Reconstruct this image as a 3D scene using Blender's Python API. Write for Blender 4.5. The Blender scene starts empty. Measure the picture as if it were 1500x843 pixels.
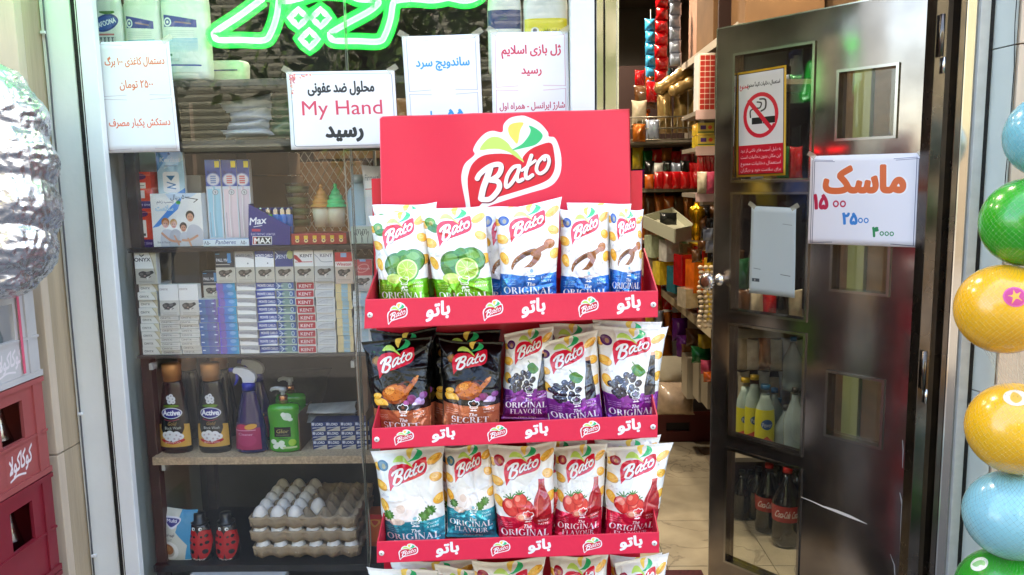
import bpy, math, random
import numpy as np
from mathutils import Vector, Matrix, noise

# ------------------------------------------------------------------ camera, world, sun, exposure
SC = bpy.context.scene
COL = SC.collection
F_PX, PITCH, YAW, ROLL = 1150.0, math.radians(7.6), math.radians(1.4), math.radians(1.0)
CAM = Vector((0.0, 0.0, 1.45))
_F0 = Vector((-math.sin(YAW), math.cos(YAW), 0))
_R0 = Vector((math.cos(YAW), math.sin(YAW), 0))
_F = (_F0 * math.cos(PITCH) + Vector((0, 0, -math.sin(PITCH)))).normalized()
_U0 = _R0.cross(_F)
_R = _R0 * math.cos(ROLL) - _U0 * math.sin(ROLL)
_U = _R0 * math.sin(ROLL) + _U0 * math.cos(ROLL)
cam_data = bpy.data.cameras.new('camera')
cam_data.sensor_width = 36.0
cam_data.sensor_fit = 'HORIZONTAL'
cam_data.lens = F_PX / 1500.0 * 36.0
cam_data.clip_start = 0.05
cam_data.clip_end = 400.0
cam = bpy.data.objects.new('camera', cam_data)
_m = Matrix((( _R.x, _U.x, -_F.x, CAM.x), (_R.y, _U.y, -_F.y, CAM.y), (_R.z, _U.z, -_F.z, CAM.z), (0, 0, 0, 1)))
cam.matrix_world = _m
COL.objects.link(cam)
SC.camera = cam

world = bpy.data.worlds.new('World')
SC.world = world
world.use_nodes = True
_nt = world.node_tree
_bg = _nt.nodes['Background']
_sky = _nt.nodes.new('ShaderNodeTexSky')
_sky.sky_type = 'NISHITA'
_sky.sun_disc = False
SUN_EL, SUN_AZ = math.radians(54), math.radians(20)      # the sun stands behind the shop: its front is in open shade, the street is lit
_sky.sun_elevation = SUN_EL
_sky.sun_rotation = SUN_AZ
_sky.air_density = 1.0
_sky.dust_density = 3.0
_nt.links.new(_sky.outputs[0], _bg.inputs[0])
_bg.inputs[1].default_value = 0.15
sun_data = bpy.data.lights.new('sun', 'SUN')
sun_data.energy = 2.0
sun_data.angle = math.radians(0.6)
sun_data.color = (1.0, 0.96, 0.9)
sun = bpy.data.objects.new('sun', sun_data)
_sd = Vector((math.sin(SUN_AZ) * math.cos(SUN_EL), math.cos(SUN_AZ) * math.cos(SUN_EL), math.sin(SUN_EL)))
sun.rotation_euler = _sd.to_track_quat('Z', 'Y').to_euler()
COL.objects.link(sun)
SC.view_settings.view_transform = 'Standard'
SC.view_settings.look = 'None'
SC.view_settings.exposure = 3.42
SC.view_settings.gamma = 1.0
SC.view_settings.use_white_balance = True
SC.view_settings.white_balance_temperature = 7150
SC.render.engine = 'CYCLES'
SC.cycles.use_denoising = True
SC.cycles.max_bounces = 8
SC.cycles.transparent_max_bounces = 16
SC.cycles.caustics_reflective = False
SC.cycles.caustics_refractive = False
SC.cycles.sample_clamp_indirect = 6.0

def ray(px, py):
    return (_F + _R * ((px - 750.0) / F_PX) + _U * ((421.5 - py) / F_PX))
def W(px, py, Y):
    """world point on the plane y = Y that the photograph shows at px, py"""
    d = ray(px, py)
    return CAM + d * ((Y - CAM.y) / d.y)
def WX(px, py, X):
    d = ray(px, py)
    return CAM + d * ((X - CAM.x) / d.x)
def WP(px, py, p0, n):
    d = ray(px, py)
    return CAM + d * ((p0 - CAM).dot(n) / d.dot(n))

# ------------------------------------------------------------------ objects
def tag(o, label=None, cat=None, group=None, kind=None):
    if label: o['label'] = label
    if cat: o['category'] = cat
    if group: o['group'] = group
    if kind: o['kind'] = kind
    return o
def empty(name, loc, label, cat, group=None, rz=0.0):
    o = bpy.data.objects.new(name, None)
    o.empty_display_size = 0.05
    o.location = loc
    o.rotation_euler = (0, 0, rz)
    COL.objects.link(o)
    return tag(o, label, cat, group)
def link(name, me, mat=None, parent=None, loc=None, rot=None):
    o = bpy.data.objects.new(name, me)
    if mat is not None and len(me.materials) == 0:
        for m in (mat if isinstance(mat, (list, tuple)) else [mat]):
            me.materials.append(m)
    COL.objects.link(o)
    if parent is not None:
        o.parent = parent
    if loc is not None: o.location = loc
    if rot is not None: o.rotation_euler = rot
    return o
ORD = ['', 'first', 'second', 'third', 'fourth', 'fifth', 'sixth', 'seventh', 'eighth', 'ninth', 'tenth', 'eleventh', 'twelfth', 'thirteenth', 'fourteenth', 'fifteenth', 'sixteenth', 'seventeenth', 'eighteenth', 'nineteenth', 'twentieth']

class MB:
    """collects faces (with optional uv and material index) and links them as one mesh"""
    def __init__(s):
        s.v, s.f, s.uv, s.mi, s.sm = [], [], [], [], []
    def add(s, vs, fs, uvs=None, mi=0, smooth=False):
        b = len(s.v)
        s.v += [tuple(p) for p in vs]
        for k, f in enumerate(fs):
            s.f.append(tuple(b + i for i in f))
            s.uv.append(uvs[k] if uvs else [(0.01, 0.01)] * len(f))
            s.mi.append(mi); s.sm.append(smooth)
        return s
    def box(s, x0, x1, y0, y1, z0, z1, mi=0, front=None, fmi=None, rot=0.0, c=None):
        if x1 < x0: x0, x1 = x1, x0
        if z1 < z0: z0, z1 = z1, z0
        vs = [(x0,y0,z0),(x1,y0,z0),(x1,y1,z0),(x0,y1,z0),(x0,y0,z1),(x1,y0,z1),(x1,y1,z1),(x0,y1,z1)]
        if rot:
            cx, cy = c if c else ((x0+x1)/2, (y0+y1)/2)
            ca, sa = math.cos(rot), math.sin(rot)
            vs = [(cx+(x-cx)*ca-(y-cy)*sa, cy+(x-cx)*sa+(y-cy)*ca, z) for x, y, z in vs]
        b = len(s.v); s.v += vs
        for k, f in enumerate([(0,1,5,4),(1,2,6,5),(2,3,7,6),(3,0,4,7),(4,5,6,7),(3,2,1,0)]):
            s.f.append(tuple(b+i for i in f)); s.sm.append(False)
            if k == 0 and front is not None:
                s.uv.append([(0,0),(1,0),(1,1),(0,1)]); s.mi.append(front)
            else:
                s.uv.append([(0.02,0.02)]*4); s.mi.append(mi)
        return s
    def tube(s, pts, r, n=8, mi=0, closed=False, cap=True):
        P = [Vector(p) for p in pts]
        m = len(P); rings = []
        rr = r if isinstance(r, (list, tuple)) else [r]*m
        prev = None
        for i in range(m):
            a = P[(i-1) % m] if (closed or i > 0) else P[i]
            b = P[(i+1) % m] if (closed or i < m-1) else P[i]
            t = (b-a)
            t = t.normalized() if t.length > 1e-9 else Vector((0,0,1))
            if prev is None:
                u = t.orthogonal().normalized()
            else:
                u = (prev - t*prev.dot(t))
                u = u.normalized() if u.length > 1e-6 else t.orthogonal().normalized()
            prev = u; w = t.cross(u)
            rings.append([tuple(P[i]+(u*math.cos(2*math.pi*k/n)+w*math.sin(2*math.pi*k/n))*rr[i]) for k in range(n)])
        vs = [p for q in rings for p in q]; fs = []
        for i in range(m if closed else m-1):
            j = (i+1) % m
            for k in range(n):
                fs.append((i*n+k, i*n+(k+1) % n, j*n+(k+1) % n, j*n+k))
        if cap and not closed:
            fs.append(tuple(range(n-1, -1, -1))); fs.append(tuple((m-1)*n+k for k in range(n)))
        return s.add(vs, fs, None, mi, True)
    def lathe(s, prof, c=(0,0,0), ry=1.0, n=24, mi=0, sup=2.0, a0=0.0, a1=None, uvbox=None, dr=0.0, capped=True):
        """profile [(z, r)]; superellipse cross section rx=r, ry=r*ry"""
        full = a1 is None
        A = [a0 + (2*math.pi if full else (a1-a0))*k/(n if full else n) for k in range(n if full else n+1)]
        m = len(A); vs, fs, uvs = [], [], []
        for z, r in prof:
            for a in A:
                ca, sa = math.cos(a), math.sin(a)
                e = 2.0/sup
                x = (r+dr)*math.copysign(abs(ca)**e, ca); y = (r*ry+dr)*math.copysign(abs(sa)**e, sa)
                vs.append((c[0]+x, c[1]+y, c[2]+z))
        for i in range(len(prof)-1):
            for k in range(m if full else m-1):
                q = (i*m+k, i*m+(k+1) % m, (i+1)*m+(k+1) % m, (i+1)*m+k)
                fs.append(q)
                if uvbox:
                    x0, x1, z0, z1 = uvbox
                    uvs.append([((vs[j][0]-c[0]-x0)/(x1-x0), (vs[j][2]-c[2]-z0)/(z1-z0)) for j in q])
        if full and capped:
            fs.append(tuple(range(m-1, -1, -1))); fs.append(tuple((len(prof)-1)*m+k for k in range(m)))
            if uvbox: uvs += [[(0.02,0.02)]*m]*2
        return s.add(vs, fs, uvs if uvbox else None, mi, True)
    def ball(s, c, rx, ry, rz, nu=16, nv=10, mi=0):
        prof = [(-rz*math.cos(math.pi*k/nv), max(rx*math.sin(math.pi*k/nv), rx*0.01)) for k in range(nv+1)]
        return s.lathe(prof, c, ry/rx, nu, mi)
    def mesh(s, name):
        me = bpy.data.meshes.new(name)
        me.from_pydata(s.v, [], s.f)
        me.polygons.foreach_set('material_index', s.mi)
        me.polygons.foreach_set('use_smooth', s.sm)
        uvl = me.uv_layers.new(name='UVMap')
        uvl.data.foreach_set('uv', np.array([c for f in s.uv for q in f for c in q], dtype=np.float32))
        me.update()
        return me
    def build(s, name, mats, parent=None, loc=None, bevel=0):
        if loc is not None and parent is None:
            s.v = [(x-loc[0], y-loc[1], z-loc[2]) for x, y, z in s.v]
        elif parent is not None:
            L = parent.location
            if parent.rotation_euler.z == 0:
                s.v = [(x-L.x, y-L.y, z-L.z) for x, y, z in s.v]
                pp = parent.parent
                if pp is not None:
                    s.v = [(x-pp.location.x, y-pp.location.y, z-pp.location.z) for x, y, z in s.v]
        o = link(name, s.mesh(name), mats, parent, loc if parent is None else None)
        if bevel:
            bm = o.modifiers.new('bevel', 'BEVEL'); bm.width = bevel; bm.segments = 2; bm.limit_method = 'ANGLE'
        return o

# ------------------------------------------------------------------ materials
def hexc(c):
    return tuple(((v/12.92) if v <= 0.04045 else ((v+0.055)/1.055)**2.4) for v in c)
_MC = {}
def mat(name, col, rough=0.5, metal=0.0, spec=0.5, var=0.0, vscale=8.0, bump=0.0, bscale=60.0, coat=0.0, alpha=1.0, emit=None, estr=0.0, trans=0.0, lin=False, stretch=None, rvar=0.0):
    if name in _MC: return _MC[name]
    m = bpy.data.materials.new(name); m.use_nodes = True
    nt = m.node_tree; b = nt.nodes['Principled BSDF']
    c = col if lin else hexc(col)
    b.inputs['Base Color'].default_value = (*c, 1)
    b.inputs['Roughness'].default_value = rough
    b.inputs['Metallic'].default_value = metal
    b.inputs['Specular IOR Level'].default_value = spec
    b.inputs['Coat Weight'].default_value = coat
    b.inputs['Alpha'].default_value = alpha
    b.inputs['Transmission Weight'].default_value = trans
    if emit is not None:
        b.inputs['Emission Color'].default_value = (*hexc(emit), 1); b.inputs['Emission Strength'].default_value = estr
    if var or bump or rvar:
        tc = nt.nodes.new('ShaderNodeTexCoord'); mp = nt.nodes.new('ShaderNodeMapping')
        nt.links.new(tc.outputs['Object'], mp.inputs[0])
        if stretch: mp.inputs['Scale'].default_value = stretch
    if var:
        n = nt.nodes.new('ShaderNodeTexNoise'); n.inputs['Scale'].default_value = vscale; n.inputs['Detail'].default_value = 6
        nt.links.new(mp.outputs[0], n.inputs['Vector'])
        r = nt.nodes.new('ShaderNodeValToRGB')
        r.color_ramp.elements[0].position = 0.3; r.color_ramp.elements[1].position = 0.7
        r.color_ramp.elements[0].color = (*[x*(1-var) for x in c], 1)
        r.color_ramp.elements[1].color = (*[min(1, x*(1+var*0.6)) for x in c], 1)
        nt.links.new(n.outputs['Fac'], r.inputs[0]); nt.links.new(r.outputs[0], b.inputs['Base Color'])
    if rvar:
        n = nt.nodes.new('ShaderNodeTexNoise'); n.inputs['Scale'].default_value = vscale*0.7; n.inputs['Detail'].default_value = 5
        nt.links.new(mp.outputs[0], n.inputs['Vector'])
        r = nt.nodes.new('ShaderNodeMapRange'); r.inputs[3].default_value = max(0, rough-rvar); r.inputs[4].default_value = rough+rvar
        nt.links.new(n.outputs['Fac'], r.inputs[0]); nt.links.new(r.outputs[0], b.inputs['Roughness'])
    if bump:
        n = nt.nodes.new('ShaderNodeTexNoise'); n.inputs['Scale'].default_value = bscale; n.inputs['Detail'].default_value = 4
        nt.links.new(mp.outputs[0], n.inputs['Vector'])
        bp = nt.nodes.new('ShaderNodeBump'); bp.inputs['Strength'].default_value = bump; bp.inputs['Distance'].default_value = 0.004
        nt.links.new(n.outputs['Fac'], bp.inputs['Height']); nt.links.new(bp.outputs[0], b.inputs['Normal'])
    _MC[name] = m
    return m
def img_mat(name, cv, rough=0.45, coat=0.0, spec=0.5, bump=0.0, metal=0.0, foil=None):
    """material with a print drawn by this script (no file); foil=(y0,y1) makes that band of the print metallic"""
    if name in _MC: return _MC[name]
    m = bpy.data.materials.new(name); m.use_nodes = True
    nt = m.node_tree; b = nt.nodes['Principled BSDF']
    t = nt.nodes.new('ShaderNodeTexImage'); t.image = cv.image(name); t.extension = 'EXTEND'; t.interpolation = 'Linear'
    nt.links.new(t.outputs[0], b.inputs['Base Color'])
    b.inputs['Roughness'].default_value = rough; b.inputs['Coat Weight'].default_value = coat
    b.inputs['Specular IOR Level'].default_value = spec; b.inputs['Metallic'].default_value = metal
    b.inputs['Coat Roughness'].default_value = 0.12
    if foil is not None:
        hs = nt.nodes.new('ShaderNodeSeparateColor'); hs.mode = 'HSV'; nt.links.new(t.outputs[0], hs.inputs[0])
        uv = nt.nodes.new('ShaderNodeUVMap'); sx = nt.nodes.new('ShaderNodeSeparateXYZ')
        nt.links.new(uv.outputs[0], sx.inputs[0])
        lt = nt.nodes.new('ShaderNodeMath'); lt.operation = 'LESS_THAN'; lt.inputs[1].default_value = foil
        ml = nt.nodes.new('ShaderNodeMath'); ml.operation = 'MULTIPLY'; nt.links.new(hs.outputs[1], ml.inputs[1])
        nt.links.new(sx.outputs[1], lt.inputs[0]); m3 = nt.nodes.new('ShaderNodeMath'); m3.operation = 'MULTIPLY'; m3.inputs[1].default_value = .5; nt.links.new(lt.outputs[0], ml.inputs[0]); nt.links.new(ml.outputs[0], m3.inputs[0]); nt.links.new(m3.outputs[0], b.inputs['Metallic'])
    if bump:
        tc = nt.nodes.new('ShaderNodeTexCoord')
        n = nt.nodes.new('ShaderNodeTexNoise'); n.inputs['Scale'].default_value = 45; n.inputs['Detail'].default_value = 5; n.inputs['Distortion'].default_value = 1.2
        nt.links.new(tc.outputs['Object'], n.inputs['Vector'])
        bp = nt.nodes.new('ShaderNodeBump'); bp.inputs['Strength'].default_value = bump; bp.inputs['Distance'].default_value = 0.006
        nt.links.new(n.outputs['Fac'], bp.inputs['Height']); nt.links.new(bp.outputs[0], b.inputs['Normal'])
    _MC[name] = m
    return m
def glass_mat(name, tint=(0.93, 0.97, 0.95), base=0.07, ior=1.5, gain=1.0, rough=0.0, smudge_haze=0.0):
    if name in _MC: return _MC[name]
    m = bpy.data.materials.new(name); m.use_nodes = True; nt = m.node_tree
    nt.nodes.remove(nt.nodes['Principled BSDF'])
    out = nt.nodes['Material Output']
    tr = nt.nodes.new('ShaderNodeBsdfTransparent'); tr.inputs[0].default_value = (*tint, 1)
    gl = nt.nodes.new('ShaderNodeBsdfGlossy'); gl.inputs['Roughness'].default_value = rough
    fr = nt.nodes.new('ShaderNodeFresnel'); fr.inputs[0].default_value = ior
    mul = nt.nodes.new('ShaderNodeMath'); mul.operation = 'MULTIPLY_ADD'; mul.inputs[1].default_value = gain; mul.inputs[2].default_value = base; mul.use_clamp = True
    nt.links.new(fr.outputs[0], mul.inputs[0])
    geo = nt.nodes.new('ShaderNodeNewGeometry'); inv = nt.nodes.new('ShaderNodeMath'); inv.operation = 'SUBTRACT'; inv.inputs[0].default_value = 1.0
    nt.links.new(geo.outputs['Backfacing'], inv.inputs[1])
    fmul = nt.nodes.new('ShaderNodeMath'); fmul.operation = 'MULTIPLY'
    nt.links.new(mul.outputs[0], fmul.inputs[0]); nt.links.new(inv.outputs[0], fmul.inputs[1])
    mx = nt.nodes.new('ShaderNodeMixShader')
    nt.links.new(fmul.outputs[0], mx.inputs[0]); nt.links.new(tr.outputs[0], mx.inputs[1]); nt.links.new(gl.outputs[0], mx.inputs[2])
    if smudge_haze:  # noise smudges plus an even pale haze painted over the pane
        tc = nt.nodes.new('ShaderNodeTexCoord'); mp = nt.nodes.new('ShaderNodeMapping'); mp.inputs['Scale'].default_value = (3, 3, 1.2); mp.inputs['Rotation'].default_value = (0, .5, 0)
        n1 = nt.nodes.new('ShaderNodeTexNoise'); n1.inputs['Scale'].default_value = 2.2; n1.inputs['Detail'].default_value = 7; n1.inputs['Distortion'].default_value = .8
        nt.links.new(tc.outputs['Object'], mp.inputs[0]); nt.links.new(mp.outputs[0], n1.inputs['Vector'])
        dr_ = nt.nodes.new('ShaderNodeMapRange'); dr_.inputs[1].default_value = .42; dr_.inputs[2].default_value = .75; dr_.inputs[3].default_value = smudge_haze*.25; dr_.inputs[4].default_value = smudge_haze
        nt.links.new(n1.outputs['Fac'], dr_.inputs[0])
        df_ = nt.nodes.new('ShaderNodeBsdfDiffuse'); df_.inputs[0].default_value = (.7, .72, .7, 1)
        m2 = nt.nodes.new('ShaderNodeMixShader'); nt.links.new(dr_.outputs[0], m2.inputs[0]); nt.links.new(mx.outputs[0], m2.inputs[1]); nt.links.new(df_.outputs[0], m2.inputs[2]); mx = m2
    nt.links.new(mx.outputs[0], out.inputs[0])
    _MC[name] = m
    return m

# ------------------------------------------------------------------ Persian shaping and lettering
_FORMS = {}
for _k, _v in {'ب':0xFE8F,'ت':0xFE95,'ج':0xFE9D,'ح':0xFEA1,'خ':0xFEA5,'س':0xFEB1,'ش':0xFEB5,'ص':0xFEB9,'ض':0xFEBD,'ط':0xFEC1,'ع':0xFEC9,'غ':0xFECD,
               'ف':0xFED1,'ق':0xFED5,'ل':0xFEDD,'م':0xFEE1,'ن':0xFEE5,'ه':0xFEE9,'پ':0xFB56,'چ':0xFB7A,'ک':0xFB8E,'گ':0xFB92,'ی':0xFBFC}.items():
    _FORMS[_k] = (_v, _v+1, _v+2, _v+3)
for _k, _v in {'ا':0xFE8D,'د':0xFEA9,'ذ':0xFEAB,'ر':0xFEAD,'ز':0xFEAF,'و':0xFEED,'ژ':0xFB8A}.items():
    _FORMS[_k] = (_v, _v+1)
def persian(s):
    out = []; i = 0; prev_joins = False
    while i < len(s):
        ch = s[i]
        if ch == 'ل' and i+1 < len(s) and s[i+1] == 'ا':
            out.append(chr(0xFEFC if prev_joins else 0xFEFB)); prev_joins = False; i += 2; continue
        if ch in _FORMS:
            f = _FORMS[ch]
            nxt = i+1 < len(s) and s[i+1] in _FORMS
            if len(f) == 2: out.append(chr(f[1] if prev_joins else f[0])); prev_joins = False
            else:
                k = (3 if nxt else 1) if prev_joins else (2 if nxt else 0)
                out.append(chr(f[k])); prev_joins = nxt
        else:
            out.append(ch); prev_joins = False
        i += 1
    # visual order: reverse, keeping runs of digits left to right
    res = []; run = []
    for ch in reversed(out):
        if ch in '۰۱۲۳۴۵۶۷۸۹0123456789':
            run.insert(0, ch)
        else:
            res += run; run = []; res.append(ch)
    return ''.join(res+run)
_TC = {}
def glyphs(s):
    """outlines of a word set in the built-in font: list of (n,2) arrays"""
    if s in _TC: return _TC[s]
    c = bpy.data.curves.new('lettering', 'FONT'); c.body = s
    o = bpy.data.objects.new('lettering', c)
    cu = o.to_curve(bpy.context.evaluated_depsgraph_get())
    out = []
    for sp in cu.splines:
        bp = sp.bezier_points; m = len(bp); P = []
        for i in range(m):
            p, q = bp[i], bp[(i+1) % m]
            a, h1, h2, b_ = (np.array(v[:2]) for v in (p.co, p.handle_right, q.handle_left, q.co))
            for k in range(4):
                t = k/4
                P.append(a*(1-t)**3+3*h1*t*(1-t)**2+3*h2*t*t*(1-t)+b_*t**3)
        if m: out.append(np.array(P))
    o.to_curve_clear(); bpy.data.objects.remove(o); bpy.data.curves.remove(c)
    _TC[s] = out
    return out

def smooth(pts, closed=True, n=5):
    P = [np.array(p, float) for p in pts]; m = len(P); out = []
    rng = range(m) if closed else range(m-1)
    for i in rng:
        p0 = P[(i-1) % m] if (closed or i > 0) else P[i]; p1 = P[i]; p2 = P[(i+1) % m]
        p3 = P[(i+2) % m] if (closed or i < m-2) else p2
        for k in range(n):
            t = k/n
            out.append(tuple(0.5*((2*p1)+(-p0+p2)*t+(2*p0-5*p1+4*p2-p3)*t*t+(-p0+3*p1-3*p2+p3)*t**3)))
    if not closed: out.append(tuple(P[-1]))
    return out

class Cv:
    """a small drawing surface; user units w x h with the origin top left; res = pixels per unit"""
    def __init__(s, w, h, res, bg=(0.9, 0.9, 0.9)):
        s.w, s.h, s.r = w, h, res*2.0
        s.a = np.empty((int(round(h*s.r)), int(round(w*s.r)), 3), np.float32); s.a[:] = bg
        s.X = (0.0, 0.0, 1.0, 0.0)
    def _t(s, pts):
        ox, oy, sc, rot = s.X
        p = np.asarray(pts, float); ca, sa = math.cos(rot), math.sin(rot)
        return np.stack([(ox+sc*(p[..., 0]*ca-p[..., 1]*sa))*s.r, (oy+sc*(p[..., 0]*sa+p[..., 1]*ca))*s.r], -1)
    def at(s, ox=0.0, oy=0.0, sc=1.0, rot=0.0):
        s.X = (ox, oy, sc, rot); return s
    def _bb(s, p, pad=1):
        H, Wd = s.a.shape[:2]
        x0 = max(0, int(p[..., 0].min()-pad)); x1 = min(Wd, int(p[..., 0].max()+pad+1)); y0 = max(0, int(p[..., 1].min()-pad)); y1 = min(H, int(p[..., 1].max()+pad+1))
        return x0, x1, y0, y1
    def _put(s, x0, x1, y0, y1, mask, col, al):
        if callable(col):
            yy, xx = np.mgrid[y0:y1, x0:x1]
            c = col(xx/s.r, yy/s.r)
        else: c = np.array(col, np.float32)
        mm = (mask*al)[..., None]
        s.a[y0:y1, x0:x1] = s.a[y0:y1, x0:x1]*(1-mm)+c*mm
    def poly(s, pts, col, al=1.0, sm=False):
        if sm: pts = smooth(pts)
        p = s._t(pts); x0, x1, y0, y1 = s._bb(p)
        if x1 <= x0 or y1 <= y0: return s
        yy = np.arange(y0, y1)+0.5; xx = np.arange(x0, x1)+0.5
        mask = np.zeros((y1-y0, x1-x0), bool)
        q = np.roll(p, -1, 0)
        for (ax, ay), (bx, by) in zip(p, q):
            if ay == by: continue
            lo, hi = (ay, by) if ay < by else (by, ay)
            rows = np.nonzero((yy >= lo) & (yy < hi))[0]
            if len(rows) == 0: continue
            xi = ax+(yy[rows]-ay)*(bx-ax)/(by-ay)
            mask[rows] ^= xx[None, :] > xi[:, None]
        s._put(x0, x1, y0, y1, mask.astype(np.float32), col, al); return s
    def rect(s, x0, y0, x1, y1, col, al=1.0):
        return s.poly([(x0, y0), (x1, y0), (x1, y1), (x0, y1)], col, al)
    def rrect(s, x0, y0, x1, y1, r, col, al=1.0):
        P = []
        for cx, cy, a in ((x1-r, y0+r, -90), (x1-r, y1-r, 0), (x0+r, y1-r, 90), (x0+r, y0+r, 180)):
            P += [(cx+r*math.cos(math.radians(a+k*15)), cy+r*math.sin(math.radians(a+k*15))) for k in range(7)]
        return s.poly(P, col, al)
    def ell(s, cx, cy, rx, ry, col, al=1.0, rot=0.0, a0=0, a1=360):
        ca, sa = math.cos(rot), math.sin(rot)
        P = []
        for k in range(33):
            a = math.radians(a0+(a1-a0)*k/32); x, y = rx*math.cos(a), ry*math.sin(a)
            P.append((cx+x*ca-y*sa, cy+x*sa+y*ca))
        return s.poly(P, col, al)
    def line(s, pts, w, col, al=1.0, closed=False, sm=False):
        if sm: pts = smooth(pts, closed, 5)
        pts = list(pts)
        if closed: pts.append(pts[0])
        p = s._t(pts); hw = w*s.r*s.X[2]*0.5
        x0, x1, y0, y1 = s._bb(p, hw+1)
        if x1 <= x0 or y1 <= y0: return s
        yy, xx = np.mgrid[y0:y1, x0:x1]; xx = xx+0.5; yy = yy+0.5
        mask = np.zeros(xx.shape, np.float32)
        for a, b in zip(p[:-1], p[1:]):
            bx0, bx1 = max(x0, int(min(a[0], b[0])-hw-1)), min(x1, int(max(a[0], b[0])+hw+2)); by0, by1 = max(y0, int(min(a[1], b[1])-hw-1)), min(y1, int(max(a[1], b[1])+hw+2))
            if bx1 <= bx0 or by1 <= by0: continue
            X = xx[by0-y0:by1-y0, bx0-x0:bx1-x0]; Y = yy[by0-y0:by1-y0, bx0-x0:bx1-x0]
            d = b-a; L = max(d @ d, 1e-9)
            t = np.clip(((X-a[0])*d[0]+(Y-a[1])*d[1])/L, 0, 1)
            dist = np.hypot(X-a[0]-t*d[0], Y-a[1]-t*d[1])
            sub = mask[by0-y0:by1-y0, bx0-x0:bx1-x0]
            np.maximum(sub, np.clip(hw-dist+0.5, 0, 1), out=sub)
        s._put(x0, x1, y0, y1, mask, col, al); return s
    def text(s, txt, x, y, h, col, anchor='c', weight=0.0, shear=0.0, rot=0.0, al=1.0, sx=1.0, fit=None, fa=False):
        """y = baseline; h = size of the type (capitals are about 0.7 h)"""
        cs = glyphs(persian(txt) if fa else txt)
        if not cs: return s
        al_ = np.concatenate(cs); mn, mx = al_[:, 0].min(), al_[:, 0].max()
        k = h*sx
        if fit: k = fit/(mx-mn)
        off = {'c': (mn+mx)/2, 'l': mn, 'r': mx}[anchor]
        ca, sa = math.cos(rot), math.sin(rot)
        Q = []
        for q in cs:
            gx = (q[:, 0]-off)*k+q[:, 1]*shear*h; gy = -q[:, 1]*h
            Q.append(s._t(np.stack([x+gx*ca-gy*sa, y+gx*sa+gy*ca], -1)))
        dil = weight*h*s.r*s.X[2]
        x0, x1, y0, y1 = s._bb(np.concatenate(Q), 2+dil)
        if x1 <= x0 or y1 <= y0: return s
        wd = np.zeros((y1-y0, x1-x0), np.int16)
        yy = np.arange(y0, y1)+0.5; xx = np.arange(x0, x1)+0.5
        for p in Q:
            for (ax, ay), (bx, by) in zip(p, np.roll(p, -1, 0)):
                if ay == by: continue
                lo, hi, d = (ay, by, 1) if ay < by else (by, ay, -1)
                r0 = int(np.searchsorted(yy, lo)); r1 = int(np.searchsorted(yy, hi))
                if r1 <= r0: continue
                xi = ax+(yy[r0:r1]-ay)*(bx-ax)/(by-ay)
                wd[r0:r1] += ((xx[None, :] > xi[:, None])*d).astype(np.int16)
        mask = wd != 0
        if dil >= 0.5:
            rad = int(math.ceil(dil)); acc = mask.copy(); H, Wd = mask.shape
            for dy in range(-rad, rad+1):
                for dx in range(-rad, rad+1):
                    if 0 < dx*dx+dy*dy <= dil*dil+0.3:
                        acc[max(0, dy):H+min(0, dy), max(0, dx):Wd+min(0, dx)] |= mask[max(0, -dy):H+min(0, -dy), max(0, -dx):Wd+min(0, -dx)]
            mask = acc
        s._put(x0, x1, y0, y1, mask.astype(np.float32), col, al); return s
    def serif(s, txt, x, y, h, col, anchor='c', fit=None, rot=0.0, al=1.0):
        """Roman capitals with thick and thin strokes, drawn here"""
        G = []; adv = 0.0
        for ch in txt:
            P, w = _SERIF.get(ch, ([], 0.35))
            G += [[(adv+px, py) for px, py in q] for q in P]; adv += w+0.07
        kx = h if not fit else fit/adv
        off = {'c': adv/2, 'l': 0, 'r': adv}[anchor]; ca, sa = math.cos(rot), math.sin(rot)
        for q in G:
            s.poly([(x+(px-off)*kx*ca+py*h*sa, y+(px-off)*kx*sa-py*h*ca) for px, py in q], col, al)
        return s
    def speck(s, n, col, seed, r=0.4, al=0.5, box=None):
        R = random.Random(seed); x0, y0, x1, y1 = box or (0, 0, s.w, s.h)
        for _ in range(n):
            s.ell(R.uniform(x0, x1), R.uniform(y0, y1), r*R.uniform(.4, 1.3), r*R.uniform(.4, 1.3), col, al)
        return s
    def image(s, name):
        H, Wd = s.a.shape[:2]; H2, W2 = H//2, Wd//2
        a = s.a[:H2*2, :W2*2].reshape(H2, 2, W2, 2, 3).mean((1, 3))
        out = np.ones((H2, W2, 4), np.float32); out[..., :3] = np.clip(a[::-1], 0, 1)
        im = bpy.data.images.new('print of '+name, W2, H2)
        im.pixels.foreach_set(out.ravel()); im.update(); im.pack()
        return im
def _arc(cx, cy, ro, yo, ri, yi, a0, a1):
    A = [math.radians(a0+(a1-a0)*k/14) for k in range(15)]
    return [(cx+ro*math.cos(a), cy+yo*math.sin(a)) for a in A]+[(cx+ri*math.cos(a), cy+yi*math.sin(a)) for a in reversed(A)]
def _r(x0, y0, x1, y1): return [(x0, y0), (x1, y0), (x1, y1), (x0, y1)]
def _stem(x): return [_r(x, 0, x+.17, 1), _r(x-.08, 0, x+.25, .06), _r(x-.08, .94, x+.25, 1)]
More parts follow.
